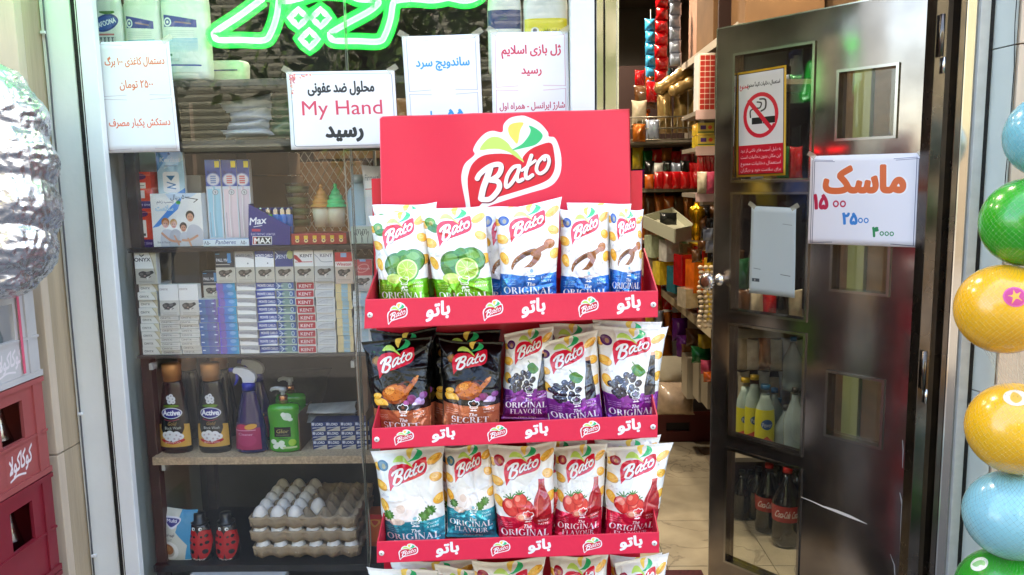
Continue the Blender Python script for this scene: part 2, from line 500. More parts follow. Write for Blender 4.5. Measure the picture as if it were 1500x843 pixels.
_SERIF = {
 'I': (_stem(.08), .33), 'O': ([_arc(.42, .5, .42, .52, .24, .46, 0, 360)], .84), 'L': (_stem(.08)+[_r(.2, 0, .6, .06), _r(.54, 0, .6, .22)], .62),
 'F': (_stem(.08)+[_r(.2, .94, .6, 1), _r(.54, .78, .6, 1), _r(.2, .47, .46, .53)], .6),
 'E': (_stem(.08)+[_r(.2, .94, .6, 1), _r(.54, .78, .6, 1), _r(.2, .47, .46, .53), _r(.2, 0, .62, .06), _r(.56, 0, .62, .22)], .64),
 'T': ([_r(.24, 0, .41, 1), _r(.14, 0, .51, .06), _r(0, .94, .65, 1), _r(0, .78, .06, 1), _r(.59, .78, .65, 1)], .65),
 'R': (_stem(.08)+[_arc(.28, .75, .32, .25, .16, .19, -90, 90), [(.3, .5), (.48, .5), (.78, 0), (.58, 0)]], .74),
 'G': ([_arc(.42, .5, .42, .52, .24, .46, 40, 330), _r(.6, 0.05, .77, .45), _r(.52, .4, .84, .46)], .84),
 'C': ([_arc(.42, .5, .42, .52, .24, .46, 40, 325)], .74),
 'N': ([_r(.06, 0, .12, 1), _r(.62, 0, .68, 1), [(.02, 1), (.2, 1), (.72, 0), (.56, 0)], _r(-.02, 0, .2, .06), _r(.54, .94, .76, 1)], .74),
 'A': ([[(.06, 0), (.14, 0), (.42, .9), (.38, 1)], [(.3, 1), (.44, 1), (.78, 0), (.58, 0)], _r(.2, .3, .58, .36), _r(0, 0, .22, .06), _r(.5, 0, .84, .06)], .8),
 'V': ([[(.04, 1), (.24, 1), (.46, .2), (.4, 0)], [(.36, 0), (.44, 0), (.74, 1), (.66, 1)], _r(0, .94, .3, 1), _r(.58, .94, .8, 1)], .78),
 'U': ([_r(.08, .3, .25, 1), _r(.6, .3, .66, 1), _arc(.37, .3, .29, .32, .17, .25, 180, 360), _r(0, .94, .33, 1), _r(.52, .94, .74, 1)], .74),
 'S': ([_arc(.28, .74, .26, .28, .12, .2, 20, 270), _arc(.3, .27, .27, .29, .12, .2, -160, 90)], .56)}
# ================================================================== THE SETTING
GY = 2.03                                    # the shop window's glass
def vx(px, Y, py=421.0): return W(px, py, Y).x
white_paint = mat('white paint', (.86, .87, .86), .38, var=.07, vscale=5, bump=.25, bscale=35)
dark_seal = mat('dark sealant', (.14, .13, .12), .8, var=.5, vscale=90, bump=1.0, bscale=220)
travertine = mat('travertine', (.78, .70, .61), .32, var=.16, vscale=3.0, bump=.15, bscale=30, stretch=(6, 6, .7))
travertine2 = mat('travertine darker cut', (.68, .60, .49), .3, var=.2, vscale=4.0, bump=.2, bscale=30, stretch=(8, 8, .6))
steel_bright = mat('polished steel', (.74, .72, .68), .10, metal=1.0, var=.1, vscale=6, bump=.06, bscale=9, rvar=.05)
steel_dull = mat('dull steel', (.42, .39, .36), .26, metal=1.0, var=.3, vscale=12, bump=.08, bscale=14, rvar=.1)
edge_metal = mat('bright edge metal', (.85, .84, .82), .22, metal=1.0)
brown_metal = mat('brown painted metal', (.27, .21, .19), .5, var=.25, vscale=20)
board_dark = mat('dark shelf board', (.30, .27, .25), .6, var=.2, vscale=14)
wood_pale = mat('pale chipboard', (.74, .64, .52), .65, var=.35, vscale=160, bump=.3, bscale=200)
black_board = mat('black board', (.07, .06, .06), .5)
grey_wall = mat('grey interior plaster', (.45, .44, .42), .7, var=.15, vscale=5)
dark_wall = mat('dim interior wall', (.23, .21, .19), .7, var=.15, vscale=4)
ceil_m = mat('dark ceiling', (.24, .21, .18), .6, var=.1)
glass = glass_mat('window glass', tint=(.975, .985, .98), base=.0, gain=1.65, smudge_haze=.010)
door_glass = glass_mat('door glass', tint=(.88, .90, .88), base=.01, gain=2.2, smudge_haze=.03)
asphalt = mat('paving asphalt', (.36, .35, .34), .85, var=.2, vscale=30, bump=.3)

def structure(name, mb, m, label=None):
    o = mb.build(name, m); o['kind'] = 'structure'
    return o
structure('ground', MB().box(-60, 60, -60, 1.9, -.3, -.004), asphalt)
structure('shop_floor_base', MB().box(-2.3, 1.5, 2.0, 6.4, -.2, -.012), mat('floor mortar', (.3, .28, .25), .9))
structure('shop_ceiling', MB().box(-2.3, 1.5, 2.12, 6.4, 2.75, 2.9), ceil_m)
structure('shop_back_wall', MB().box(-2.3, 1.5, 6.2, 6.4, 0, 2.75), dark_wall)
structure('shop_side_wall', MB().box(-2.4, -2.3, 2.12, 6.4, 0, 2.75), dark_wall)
XR = 1.16
structure('shop_right_wall', MB().box(XR, XR+.2, 2.12, 6.2, 0, 2.75), mat('brown wall panel', (.36, .28, .20), .5, var=.3, vscale=5, stretch=(1, 1, 5), bump=.2))
structure('unseen_upper_mass', MB().box(-6, 6, 2.31, 7, 2.92, 6.0), grey_wall)  # unseen mass above the shop, added to hold the sun off its front
structure('facade_wall', MB().box(-6, 6, 2.0, 2.3, 2.3, 5.2).box(-6, -1.5, 2.35, 2.6, 0, 2.3).box(1.5, 6, 2.05, 2.3, 0, 2.3).box(-2.35, -1.5, 2.0, 2.35, 0, 2.3), grey_wall)

# marble floor tiles, each its own piece
def marble():
    m = mat('marble tile', (.72, .67, .57), .22, var=.28, vscale=5, rvar=.12)
    nt = m.node_tree; b = nt.nodes['Principled BSDF']
    ramp = [n for n in nt.nodes if n.type == 'VALTORGB'][0]
    tc = nt.nodes.new('ShaderNodeNewGeometry')
    n1 = nt.nodes.new('ShaderNodeTexNoise'); n1.inputs['Scale'].default_value = 2.2; n1.inputs['Detail'].default_value = 5; n1.inputs['Distortion'].default_value = 1.6
    nt.links.new(tc.outputs['Position'], n1.inputs['Vector'])
    s1 = nt.nodes.new('ShaderNodeMath'); s1.operation = 'SUBTRACT'; s1.inputs[1].default_value = .5
    s2 = nt.nodes.new('ShaderNodeMath'); s2.operation = 'ABSOLUTE'
    mr = nt.nodes.new('ShaderNodeMapRange'); mr.inputs[1].default_value = 0; mr.inputs[2].default_value = .014; mr.inputs[3].default_value = .45; mr.inputs[4].default_value = 0
    nt.links.new(n1.outputs['Fac'], s1.inputs[0]); nt.links.new(s1.outputs[0], s2.inputs[0]); nt.links.new(s2.outputs[0], mr.inputs[0])
    mx = nt.nodes.new('ShaderNodeMix'); mx.data_type = 'RGBA'
    nt.links.new(mr.outputs[0], mx.inputs[0]); nt.links.new(ramp.outputs[0], mx.inputs[6]); mx.inputs[7].default_value = (.10, .075, .055, 1)
    nt.links.new(mx.outputs[2], b.inputs['Base Color'])
    return m
marble_m = marble()
floor_o = bpy.data.objects.new('shop_floor', None); COL.objects.link(floor_o); floor_o['kind'] = 'structure'
tile_me = MB().box(-.1985, .1985, -.1985, .1985, -.012, 0).mesh('tile'); tile_me.materials.append(marble_m)
for i in range(9):
    for j in range(10):
        x, y = -2.1+i*.4, 2.22+j*.4
        if x < -.2: continue
        t = link('tile', tile_me, None, floor_o, (x, y, random.Random(i*31+j).uniform(-.0006, .0006)))

# stone pillars and the painted window frame
XA = vx(60, 1.9)
lp = empty('stone_pillar', (XA-.3, 1.9, 0), 'tan travertine pillar left of the shop window, behind the crates and foil bundle', 'pillar')
for k, (z0, z1) in enumerate(((0, .78), (.783, 1.62), (1.623, 2.298))):
    MB().box(XA-1.2, XA, 1.9, 1.93, z0, z1).build('stone_panel', travertine, lp, bevel=.002)
    MB().box(XA-.03, XA-.001, 1.9305, 2.02, z0, z1).build('stone_panel', travertine2, lp)
MB().box(XA-1.2, XA-.031, 1.931, 2.3, 0, 2.298).build('core', grey_wall, lp)

XB, XC, XD, XE = vx(100, 2.0), vx(138, 2.0), vx(146, 1.99), vx(171, 1.99)
wf = empty('window_frame', (XB, 2.0, 0), 'white painted steel frame around the shop window with a dark sealant seam', 'window frame')
def fr(name, x0, x1, y0, y1, m, z0=0, z1=2.3, bev=.002): return MB().box(x0, x1, y0, y1, z0, z1).build(name, m, wf, bevel=bev)
fr('post', XA, XC, 2.0, 2.06, white_paint)
fr('seam', XC, XD, 2.004, 2.05, dark_seal, bev=0)
fr('post', XD, XE, 1.985, 2.008, white_paint)
XG = vx(196, 2.1)
MB().box(XE-.058, XE-.046, 2.061, 2.5, 0, 2.3).build('jamb_lining', mat('grey jamb', (.66, .69, .68), .35, var=.1), wf)
# right column between window and door
def y80(px, Y): return W(px, 80, Y).x
XH, XI, XJ, XK, XL = y80(836, 1.975), y80(871, 1.975), y80(884, 2.0), y80(886, 1.995), y80(906, 1.995)
fr('post', XH, XI, 1.975, 2.06, white_paint)
fr('seam', XI, XI+.006, 2.0, 2.04, dark_seal, bev=0)
fr('steel_strip', XI+.006, XJ, 1.998, 2.06, steel_bright, bev=.0015)
fr('steel_strip', XJ+.003, XL-.004, 1.99, 2.08, steel_bright, bev=.0015)
fr('edge_strip', XL-.0038, XL, 1.988, 2.08, edge_metal, bev=0)
fr('lintel', XE, XH, 1.985, 2.06, white_paint, 2.12, 2.3)
fr('sill', XE, XH, 1.985, 2.06, white_paint, 0, .3)
MB().box(XD+.004, XD+.0055, 1.9835, 1.985, .3, 2.2).build('paint_crack', dark_seal, wf)

# glass of the window: two panes meeting behind the left of the snack stand
XM = W(526, 500, GY).x
gp = empty('window_pane', (XE, GY, .3), 'large left pane of shop window glass over the goods display', 'window glass')
MB().box(XE-.04, XM-.001, GY, GY+.006, .3, 2.12).build('glass', glass, gp)
MB().box(XM-.003, XM-.0011, GY-.001, GY+.007, .3, 2.12).build('cut_edge', mat('glass edge', (.40, .42, .38), .2, spec=.8), gp)
gp2 = empty('window_pane', (XM, GY, .3), 'narrower right pane of shop window glass behind the snack stand', 'window glass')
MB().box(XM+.001, XH+.005, GY, GY+.006, .3, 2.12).build('glass', glass, gp2)
MB().box(XM+.0012, XM+.0025, GY-.001, GY+.007, .3, 2.12).build('cut_edge', _MC['glass edge'], gp2)

# right of the door
XQ = [vx(p, 2.0) for p in (1357, 1374, 1385, 1393, 1395, 1410, 1424, 1427, 1432)]
df = empty('door_frame', (XQ[0], 2.0, 0), 'brown grey steel door frame with hinges at the right side of the shop doorway', 'door frame')
def dfr(name, x0, x1, y0, y1, m, z0=0, z1=2.3, bev=.0015): return MB().box(x0, x1, y0, y1, z0, z1).build(name, m, df, bevel=bev)
dfr('steel_strip', XQ[0], XQ[1], 2.02, 2.07, steel_dull)
dfr('rebate', XQ[1], XQ[2], 2.035, 2.08, mat('rust brown rebate', (.36, .31, .25), .6, metal=.4, var=.5, vscale=25, stretch=(1, 1, .2)), bev=0)
dfr('steel_strip', XQ[2], XQ[3], 2.0, 2.07, steel_dull)
dfr('edge_strip', XQ[3], XQ[4], 1.997, 2.06, edge_metal, bev=0)
dfr('steel_strip', XQ[4], XQ[5], 2.0, 2.06, steel_bright)
dfr('post', XQ[5], XQ[6], 1.99, 2.06, mat('grey white frame', (.72, .72, .69), .4, var=.1, vscale=30, bump=.3))
dfr('seam', XQ[6]+.0005, XQ[8], 1.998, 2.05, dark_seal, bev=0)
for zc in (1.79, .95):
    MB().lathe([(zc-.05, .0065), (zc+.05, .0065)], ((XQ[0]+XQ[1])/2-.004, 2.012, 0), 1, 12).build('hinge', steel_dull, df)
    MB().lathe([(zc-.09, .004), (zc-.052, .004)], ((XQ[0]+XQ[1])/2+.006, 2.014, 0), 1, 8).build('hinge_pin', edge_metal, df)
dfr('lintel', XL, XQ[0], 2.02, 2.08, steel_dull, 2.2, 2.3)
rp = empty('stone_pillar', (XQ[8], 1.93, 0), 'pale stone pillar with a crack line right of the doorway, behind the balls', 'pillar')
XS = vx(1464, 1.93)
for z0, z1 in ((0, .9), (.903, 1.75), (1.753, 2.298)):
    MB().add([(XQ[8], 2.0, z0), (XS, 1.925, z0), (XS, 2.02, z0), (XQ[8], 2.02, z0), (XQ[8], 2.0, z1), (XS, 1.925, z1), (XS, 2.02, z1), (XQ[8], 2.02, z1)],
             [(0, 1, 5, 4), (1, 2, 6, 5), (2, 3, 7, 6), (3, 0, 4, 7), (4, 5, 6, 7), (3, 2, 1, 0)]).build('stone_panel', mat('pale stone', (.78, .80, .76), .3, var=.08, vscale=6), rp)
    MB().box(XS+.004, XS+1.0, 1.92, 2.02, z0, z1).build('stone_panel', travertine, rp, bevel=.0015)
MB().box(XS+.0002, XS+.0038, 1.94, 2.02, 0, 2.298).build('joint', dark_seal, rp)
_R2 = random.Random(4)
crk = [(XS-.004+_R2.uniform(-.003, .003), 1.9255+.0, 2.0-k*.05) for k in range(14)]
MB().tube(crk, .0011, 5).build('crack', dark_seal, rp)

# cable running down the frame on the left with clips
cab = [W(61+k*(139-61)/14+random.Random(k).uniform(-.6, .6), k*870/14-20, 1.993) for k in range(15)]
cb = empty('wall_cable', cab[0], 'thin grey cable clipped down the white frame beside the travertine', 'cable')
MB().tube(cab, .0022, 6).build('cord', mat('grey cable', (.30, .30, .32), .5), cb)
for p in ((63, 48), (117, 607), (137, 815)):
    q = W(p[0], p[1], 1.99); MB().box(q.x-.006, q.x+.006, q.y-.003, q.y+.006, q.z-.003, q.z+.004).build('clip', mat('white clip', (.85, .85, .85), .4), cb, bevel=.001)

# street on the other side, seen in the reflections of the window and of the steel
sh = empty('opposite_building', (-3, -9, 0), 'beige building with ribbed roller shutters across the street, seen mirrored in the glass', 'building')
MB().box(-14, 14, -10, -9, 0, 2.0).build('ground_floor', mat('building brown', (.38, .35, .30), .8, var=.2, vscale=2), sh)
MB().box(-14, 14, -10, -9, 4.9, 7.5).build('upper_wall', mat('building cream', (.74, .71, .62), .8, var=.1, vscale=2), sh)
shut_m = mat('shutter beige', (.50, .50, .42), .7)
for x0, x1 in ((-9.5, -6.6), (-6.4, -3.6), (-3.5, -1.6), (-1.5, 1.2), (1.3, 4.2), (4.3, 8)):
    m = MB(); n = 24
    for k in range(n):
        z = 2.05+k*2.8/n; d = 2.8/n
        m.add([(x0, -8.98, z), (x1, -8.98, z), (x1, -8.965, z+d*.5), (x0, -8.965, z+d*.5), (x1, -8.98, z+d*.92), (x0, -8.98, z+d*.92)], [(0, 1, 2, 3), (3, 2, 4, 5)])
    m.build('roller_shutter', shut_m, sh)
MB().box(-14, 14, -9.6, -9.0, 2.0, 4.9).build('shutter_wall', _MC['building brown'], sh)
leaf_a = mat('street leaf', (.42, .52, .22), .5, var=.4, vscale=3)
bark = mat('bark', (.30, .24, .19), .9, var=.3, vscale=20, bump=.5)
def tree(x, y, h, r, seed, label, n=2600):
    R = random.Random(seed)
    t = empty('street_tree', (x, y, 0), label, 'tree', 'trees along the street behind the camera')
    m = MB().tube([(x, y, 0), (x+.05, y, h*.3), (x-.05, y+.05, h*.55), (x, y, h*.85)], [.13, .1, .08, .03], 10)
    tips = []
    for k in range(9):
        a = R.uniform(0, 6.28); z0 = h*R.uniform(.35, .6); e = Vector((x+math.cos(a)*r*.8, y+math.sin(a)*r*.8, z0+R.uniform(.3, 1.4)))
        m.tube([(x, y, z0), ((x+e.x)/2, (y+e.y)/2, (z0+e.z)/2+.15), e], [.05, .035, .012], 6); tips.append(e)
    m.build('trunk', bark, t)
    m = MB(); cl = [tips[R.randrange(9)]+Vector((R.gauss(0, r*.35), R.gauss(0, r*.35), R.gauss(0, r*.3))) for _ in range(55)]
    for _ in range(n):
        c = cl[R.randrange(55)]+Vector((R.gauss(0, .22), R.gauss(0, .22), R.gauss(0, .2)))
        u = Vector((R.gauss(0, 1), R.gauss(0, 1), R.gauss(0, 1))).normalized(); v = u.orthogonal().normalized(); s_ = R.uniform(.05, .1)
        m.add([c-u*s_, c+v*s_*.5, c+u*s_, c-v*s_*.5], [(0, 1, 2, 3)])
    m.build('crown', leaf_a, t)
tree(-1.5, -3.8, 4.6, 1.1, 1, 'leafy street tree mirrored in the upper window, left of the stand header')
tree(1.9, -4.6, 5.2, 1.3, 2, 'leafy street tree mirrored in the steel strips beside the doorway')
tree(-5.2, -5.0, 5.0, 1.3, 3, 'leafy street tree farthest along the street to the left')
# ================================================================== THE DOOR
HX, HY = W(1362, 421, 2.08).x, 2.08
FXY = W(1045, 421, 2.60)
H0 = Vector((HX, HY, 0)); DV = Vector((FXY.x-HX, 2.60-HY, 0)); DW = DV.length; DV.normalize()
DN = Vector((DV.y, -DV.x, 0))
if DN.y > 0: DN = -DN                        # towards the camera
def D(px, py):
    p = WP(px, py, H0, DN); return ((p-H0).dot(DV), p.z)
def DP(s, z, o=0.0): return H0 + DV*s + DN*o + Vector((0, 0, z))
door_steel = mat('dark mirror steel', (.55, .51, .48), .13, metal=.93, var=.3, vscale=7.0, bump=.16, bscale=4.5, rvar=.10)
door = empty('shop_door', H0, 'dark polished steel shop door with glass panes, standing open inward on the right', 'door')
def dq(m, s0, s1, z0, z1, o0, o1, mi=0):
    P = [DP(s, z, o)-Vector((0, 0, 0)) for z in (z0, z1) for s, o in ((s0, o0), (s1, o0), (s1, o1), (s0, o1))]
    return m.add(P, [(0, 1, 5, 4), (1, 2, 6, 5), (2, 3, 7, 6), (3, 0, 4, 7), (4, 5, 6, 7), (3, 2, 1, 0)], None, mi)
ztop = D(1045, 45)[1]
def hole(ax0, ay0, ax1, ay1):
    """from the photo's left top and right bottom corners (left = far)"""
    s1, z1 = D(ax0, ay0); s0, z0 = D(ax1, ay1); return (s0, s1, z0, z1)
HOLES = [hole(1074, 83, 1185, 263), hole(1073, 285, 1176, 468), hole(1072, 476, 1171, 665), hole(1071, 660, 1171, 866)]
sl = (sum(h[0] for h in HOLES)/4, sum(h[1] for h in HOLES)/4)
HOLES = [(sl[0], sl[1], h[2], h[3]) for h in HOLES]
SM = [hole(1228, 107, 1308, 199), hole(1223, 326, 1299, 431), hole(1217, 546, 1290, 655)]
sr = (sum(h[0] for h in SM)/3, sum(h[1] for h in SM)/3)
HOLES += [(sr[0], sr[1], h[2], h[3]) for h in SM]
def plate(holes, s0, s1, z0, z1, th):
    m = MB()
    S = sorted({s0, s1} | {h[0] for h in holes} | {h[1] for h in holes}); Z = sorted({z0, z1} | {h[2] for h in holes} | {h[3] for h in holes})
    def inside(s, z): return any(h[0] < s < h[1] and h[2] < z < h[3] for h in holes)
    for a, b in zip(S[:-1], S[1:]):
        for c, d in zip(Z[:-1], Z[1:]):
            if inside((a+b)/2, (c+d)/2): continue
            for o in (0, -th):
                m.add([DP(a, c, o), DP(b, c, o), DP(b, d, o), DP(a, d, o)], [(0, 1, 2, 3)])
    for h in list(holes)+[(s0, s1, z0, z1)]:
        c = [(h[0], h[2]), (h[1], h[2]), (h[1], h[3]), (h[0], h[3])]
        for (a, b), (c2, d) in zip(c, c[1:]+c[:1]):
            m.add([DP(a, b, 0), DP(c2, d, 0), DP(c2, d, -th), DP(a, b, -th)], [(0, 1, 2, 3)])
    return m
plate(HOLES, 0, DW, .02, ztop, .04).build('door_panel', door_steel, door)
m = MB(); dq(m, DW+.0002, DW+.003, .02, ztop+.003, .001, -.041); dq(m, 0, DW, ztop+.0002, ztop+.004, .001, -.041); m.build('edge_trim', edge_metal, door)
m = MB(); dq(m, -.006, -.0002, .02, ztop, .001, -.041); m.build('edge_trim', edge_metal, door)
trim_m = mat('pane trim steel', (.62, .60, .57), .2, metal=1.0)
for k, h in enumerate(HOLES):
    w_ = .0075
    m = MB()
    dq(m, h[0]-w_, h[1]+w_, h[3], h[3]+w_, .0005, .007); dq(m, h[0]-w_, h[1]+w_, h[2]-w_, h[2], .0005, .007)
    dq(m, h[0]-w_, h[0], h[2], h[3], .0006, .0065); dq(m, h[1], h[1]+w_, h[2], h[3], .0006, .0065)
    f = m.build('window_frame', trim_m, door)
    m = MB(); dq(m, h[0]+.0005, h[1]-.0005, h[2]+.0005, h[3]-.0005, -.018, -.022); m.build('glass', door_glass, f)
# round ribbed knob on a stem at the free edge
kp = DP(DW-.022, D(1050, 410)[1], .0)
kn = MB().tube([kp+DN*o for o in (0, .004, .008, .012, .03, .034, .038, .05)], [.02, .02, .013, .009, .009, .014, .009, .012], 16)
kn.build('handle', edge_metal, door)
hd = MB(); c0 = kp+DN*.062+DV*.0
pr = [.010, .022, .026, .0265, .024, .020, .004]; of = [-.012, -.008, -.003, .004, .010, .013, .013]
hd.tube([c0+DN*o for o in of], pr, 20)
hob = hd.build('knob', edge_metal, door)
MB().tube([c0+DN*.0132, c0+DN*.016, c0+DN*.017], [.017, .015, .003], 20).build('knob_inlay', mat('brown enamel', (.45, .26, .18), .2, coat=.6), hob)
m = MB()
for k in range(18):
    a = 2*math.pi*k/18; q = c0+DV*(math.cos(a)*.0268)+Vector((0, 0, math.sin(a)*.0268)); m.tube([q-DN*.006, q+DN*.008], .0018, 5)
m.build('knob_ribs', edge_metal, hob)
# white paint dribbles low on the door
drib = mat('dried white drips', (.88, .87, .85), .5)
def strokes(name, pts, w0, m_):
    P = [WP(x, y, H0+DN*.0006, DN) for x, y in pts]
    mb = MB(); n = len(P)
    for i in range(n-1):
        d = (P[i+1]-P[i]).normalized(); s_ = d.cross(DN)
        a, b = w0[i]*.5, w0[i+1]*.5
        mb.add([P[i]-s_*a, P[i]+s_*a, P[i+1]+s_*b, P[i+1]-s_*b], [(0, 1, 2, 3)])
    return mb.build(name, m_, door)
strokes('paint_drip', [(1170, 727), (1190, 735), (1205, 742), (1225, 749), (1245, 757), (1270, 768)], [.002, .003, .005, .009, .009, .001], drib)
strokes('paint_drip', [(1318, 722), (1322, 740), (1320, 765), (1319, 800), (1317, 845)], [.002, .006, .003, .003, .003], mat('thin grey drips', (.6, .6, .6), .5))
strokes('paint_drip', [(1322, 645), (1323, 660), (1322, 686)], [.002, .003, .001], _MC['thin grey drips'])
strokes('paint_drip', [(1304, 812), (1310, 828), (1311, 845)], [.001, .003, .003], _MC['thin grey drips'])
# ================================================================== THE RED SNACK STAND
RED, WHITE = (.89, .17, .29), (.93, .93, .92)
def logo(cv, outline=True, red=(.84, .10, .20), shadow=True, leaf=True):
    if outline:
        cv.poly([(125,810),(98,650),(98,560),(130,470),(215,395),(205,350),(240,280),(310,210),(380,187),(465,200),(480,130),(540,75),(640,58),(700,75),(800,130),(870,210),(880,250),(930,262),(965,330),(988,440),(980,570),(930,660),(850,710),(700,750),(450,820),(300,875),(225,960),(175,1015),(140,930)], WHITE, sm=True)
    cv.poly([(165,800),(150,650),(160,560),(200,470),(290,405),(430,390),(560,405),(620,440),(648,474),(645,430),(700,370),(780,330),(895,308),(925,400),(930,520),(900,600),(840,650),(700,700),(450,770),(290,820),(225,890),(185,950),(175,890)], red, sm=True)
    if leaf:
        cv.poly([(265,352),(310,280),(370,243),(440,248),(510,295),(550,350),(600,392),(655,472),(590,430),(520,380),(440,352),(350,348)], (.74,.88,.42), sm=True)
        cv.poly([(600,305),(560,272),(525,220),(520,160),(560,125),(655,122),(625,190)], (.96,.82,.38), sm=True)
        cv.poly([(550,362),(640,310),(700,240),(718,190),(705,150),(770,180),(822,230),(815,270),(760,320),(660,345)], (.15,.72,.45), sm=True)
    for dx, dy, c in (((9, 10, (.45,.04,.1)),) if shadow else ())+((0, 0, WHITE),):
        def L(p, w): cv.line([(x+dx, y+dy) for x, y in p], w, c, sm=True)
        L([(237,605),(262,565),(330,512),(395,487),(445,492),(447,540),(415,590),(355,625)], 46)
        L([(352,520),(325,600),(290,690),(268,785)], 56)
        L([(355,622),(420,640),(432,690),(395,750),(340,795),(275,795)], 48)
        L([(612,505),(560,515),(510,580),(490,650),(497,690),(545,650),(600,560),(612,515)], 34)
        L([(605,540),(590,600),(602,640),(640,625)], 34)
        L([(722,415),(698,480),(668,570),(680,618),(728,590)], 34); L([(635,545),(755,462)], 26)
        L([(825,430),(780,480),(765,545),(797,578),(850,545),(878,480),(870,430),(835,425),(838,455)], 32)
def persian_bato(cv, x, y, s, c=WHITE):
    cv.text('باتو', x, y, s, c, fa=True, weight=.045, rot=-.12, shear=.1)

# flat lip print, header print
lipc = Cv(430, 42, 2.4, RED)
for k in range(3):
    lipc.at(30+k*140-.5, 4-58*.0335+1.5, .0335); logo(lipc, shadow=False, red=(.80, .08, .2)); lipc.at()
    persian_bato(lipc, 107+k*140, 26, 27)
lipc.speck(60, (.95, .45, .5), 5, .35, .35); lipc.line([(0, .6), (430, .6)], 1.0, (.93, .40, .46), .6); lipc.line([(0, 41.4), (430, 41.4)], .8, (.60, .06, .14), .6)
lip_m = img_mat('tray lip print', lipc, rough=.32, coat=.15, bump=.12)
hc = Cv(370, 250, 2.4, RED)
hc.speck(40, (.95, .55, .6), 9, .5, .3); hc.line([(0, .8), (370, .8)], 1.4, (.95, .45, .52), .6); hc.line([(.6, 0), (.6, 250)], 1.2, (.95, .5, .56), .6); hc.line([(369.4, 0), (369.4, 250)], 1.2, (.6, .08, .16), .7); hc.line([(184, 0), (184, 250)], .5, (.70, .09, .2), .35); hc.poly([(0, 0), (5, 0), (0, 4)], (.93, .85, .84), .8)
hc.at(660-557, 165-170, .166); logo(hc); hc.at()
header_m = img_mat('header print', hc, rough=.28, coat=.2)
red_m = mat('red card', (.80, .11, .2), .35, coat=.15)
red_in = mat('red card inside', (.72, .09, .18), .5)

def quad_mesh(P, n=1, m_=1, th=0.0, uv=((0, 0), (1, 0), (1, 1), (0, 1)), front=1):
    """P = BL, BR, TR, TL world points; th = thickness away from the camera"""
    BL, BR, TR, TL = [Vector(p) for p in P]; mb = MB(); V = []
    for j in range(m_+1):
        for i in range(n+1):
            a, b = i/n, j/m_
            V.append((BL*(1-a)+BR*a)*(1-b)+(TL*(1-a)+TR*a)*b)
    F, U = [], []
    for j in range(m_):
        for i in range(n):
            q = (j*(n+1)+i, j*(n+1)+i+1, (j+1)*(n+1)+i+1, (j+1)*(n+1)+i); F.append(q)
            U.append([((k % (n+1))/n, (k//(n+1))/m_) for k in q])
    mb.add(V, F, U, front)
    if th:
        d = Vector((0, th, 0)); c = [BL, BR, TR, TL]; c2 = [p+d for p in c]
        mb.add(c+c2, [(0, 4, 5, 1), (1, 5, 6, 2), (2, 6, 7, 3), (3, 7, 4, 0), (5, 4, 7, 6)], None, 0)
    return mb

YL0, YR0 = 1.655, 1.69                      # the stand is turned slightly
def ys(px): return YL0+(YR0-YL0)*(px-535)/430
stand = empty('snack_display_stand', W(750, 450, 1.67)*1.0, 'red snack display stand with logo header and trays in front of the window', 'display stand')
stand.location.z = 0
def sb(mb, name, m, bevel=0): return mb.build(name, m, stand, bevel=bevel)
YH = .205                                   # header stands this far behind the lips
def hp(px, py, d=YH): return W(px, py, ys(px)+d)
hm = quad_mesh([hp(561, 415), hp(926, 405), hp(922.5, 160), hp(556, 171)], 16, 8, .004)
for k_ in range(17*9):
    i_, j_ = k_ % 17, k_//17; x_, y_, z_ = hm.v[k_]; hm.v[k_] = (x_, y_-.0045*math.sin(math.pi*i_/16)-.003*math.sin(i_*.9+j_*.35), z_+(.0008*math.sin(i_*1.3) if j_ == 8 else 0))
for f_ in range(16*8): hm.sm[f_] = True
sb(hm, 'header', [red_m, header_m])
bw = [hp(555, 700, YH+.008), hp(938, 690, YH+.008), hp(941, 250, YH+.008), hp(544, 262, YH+.008)]
sb(quad_mesh([Vector((bw[0].x, bw[0].y, .02)), Vector((bw[1].x, bw[1].y, .02)), bw[2], bw[3]], 1, 1, .006, front=0), 'back_panel', [red_m])
LIPS = [((535, 439), (964, 426), (963.5, 465), (533.5, 482)), ((545, 628), (963.5, 608), (963, 641), (545, 658)), ((552, 794), (965.5, 780), (965.5, 810), (552, 825)), ((560, 965), (967, 950), (967, 985), (560, 1000))]
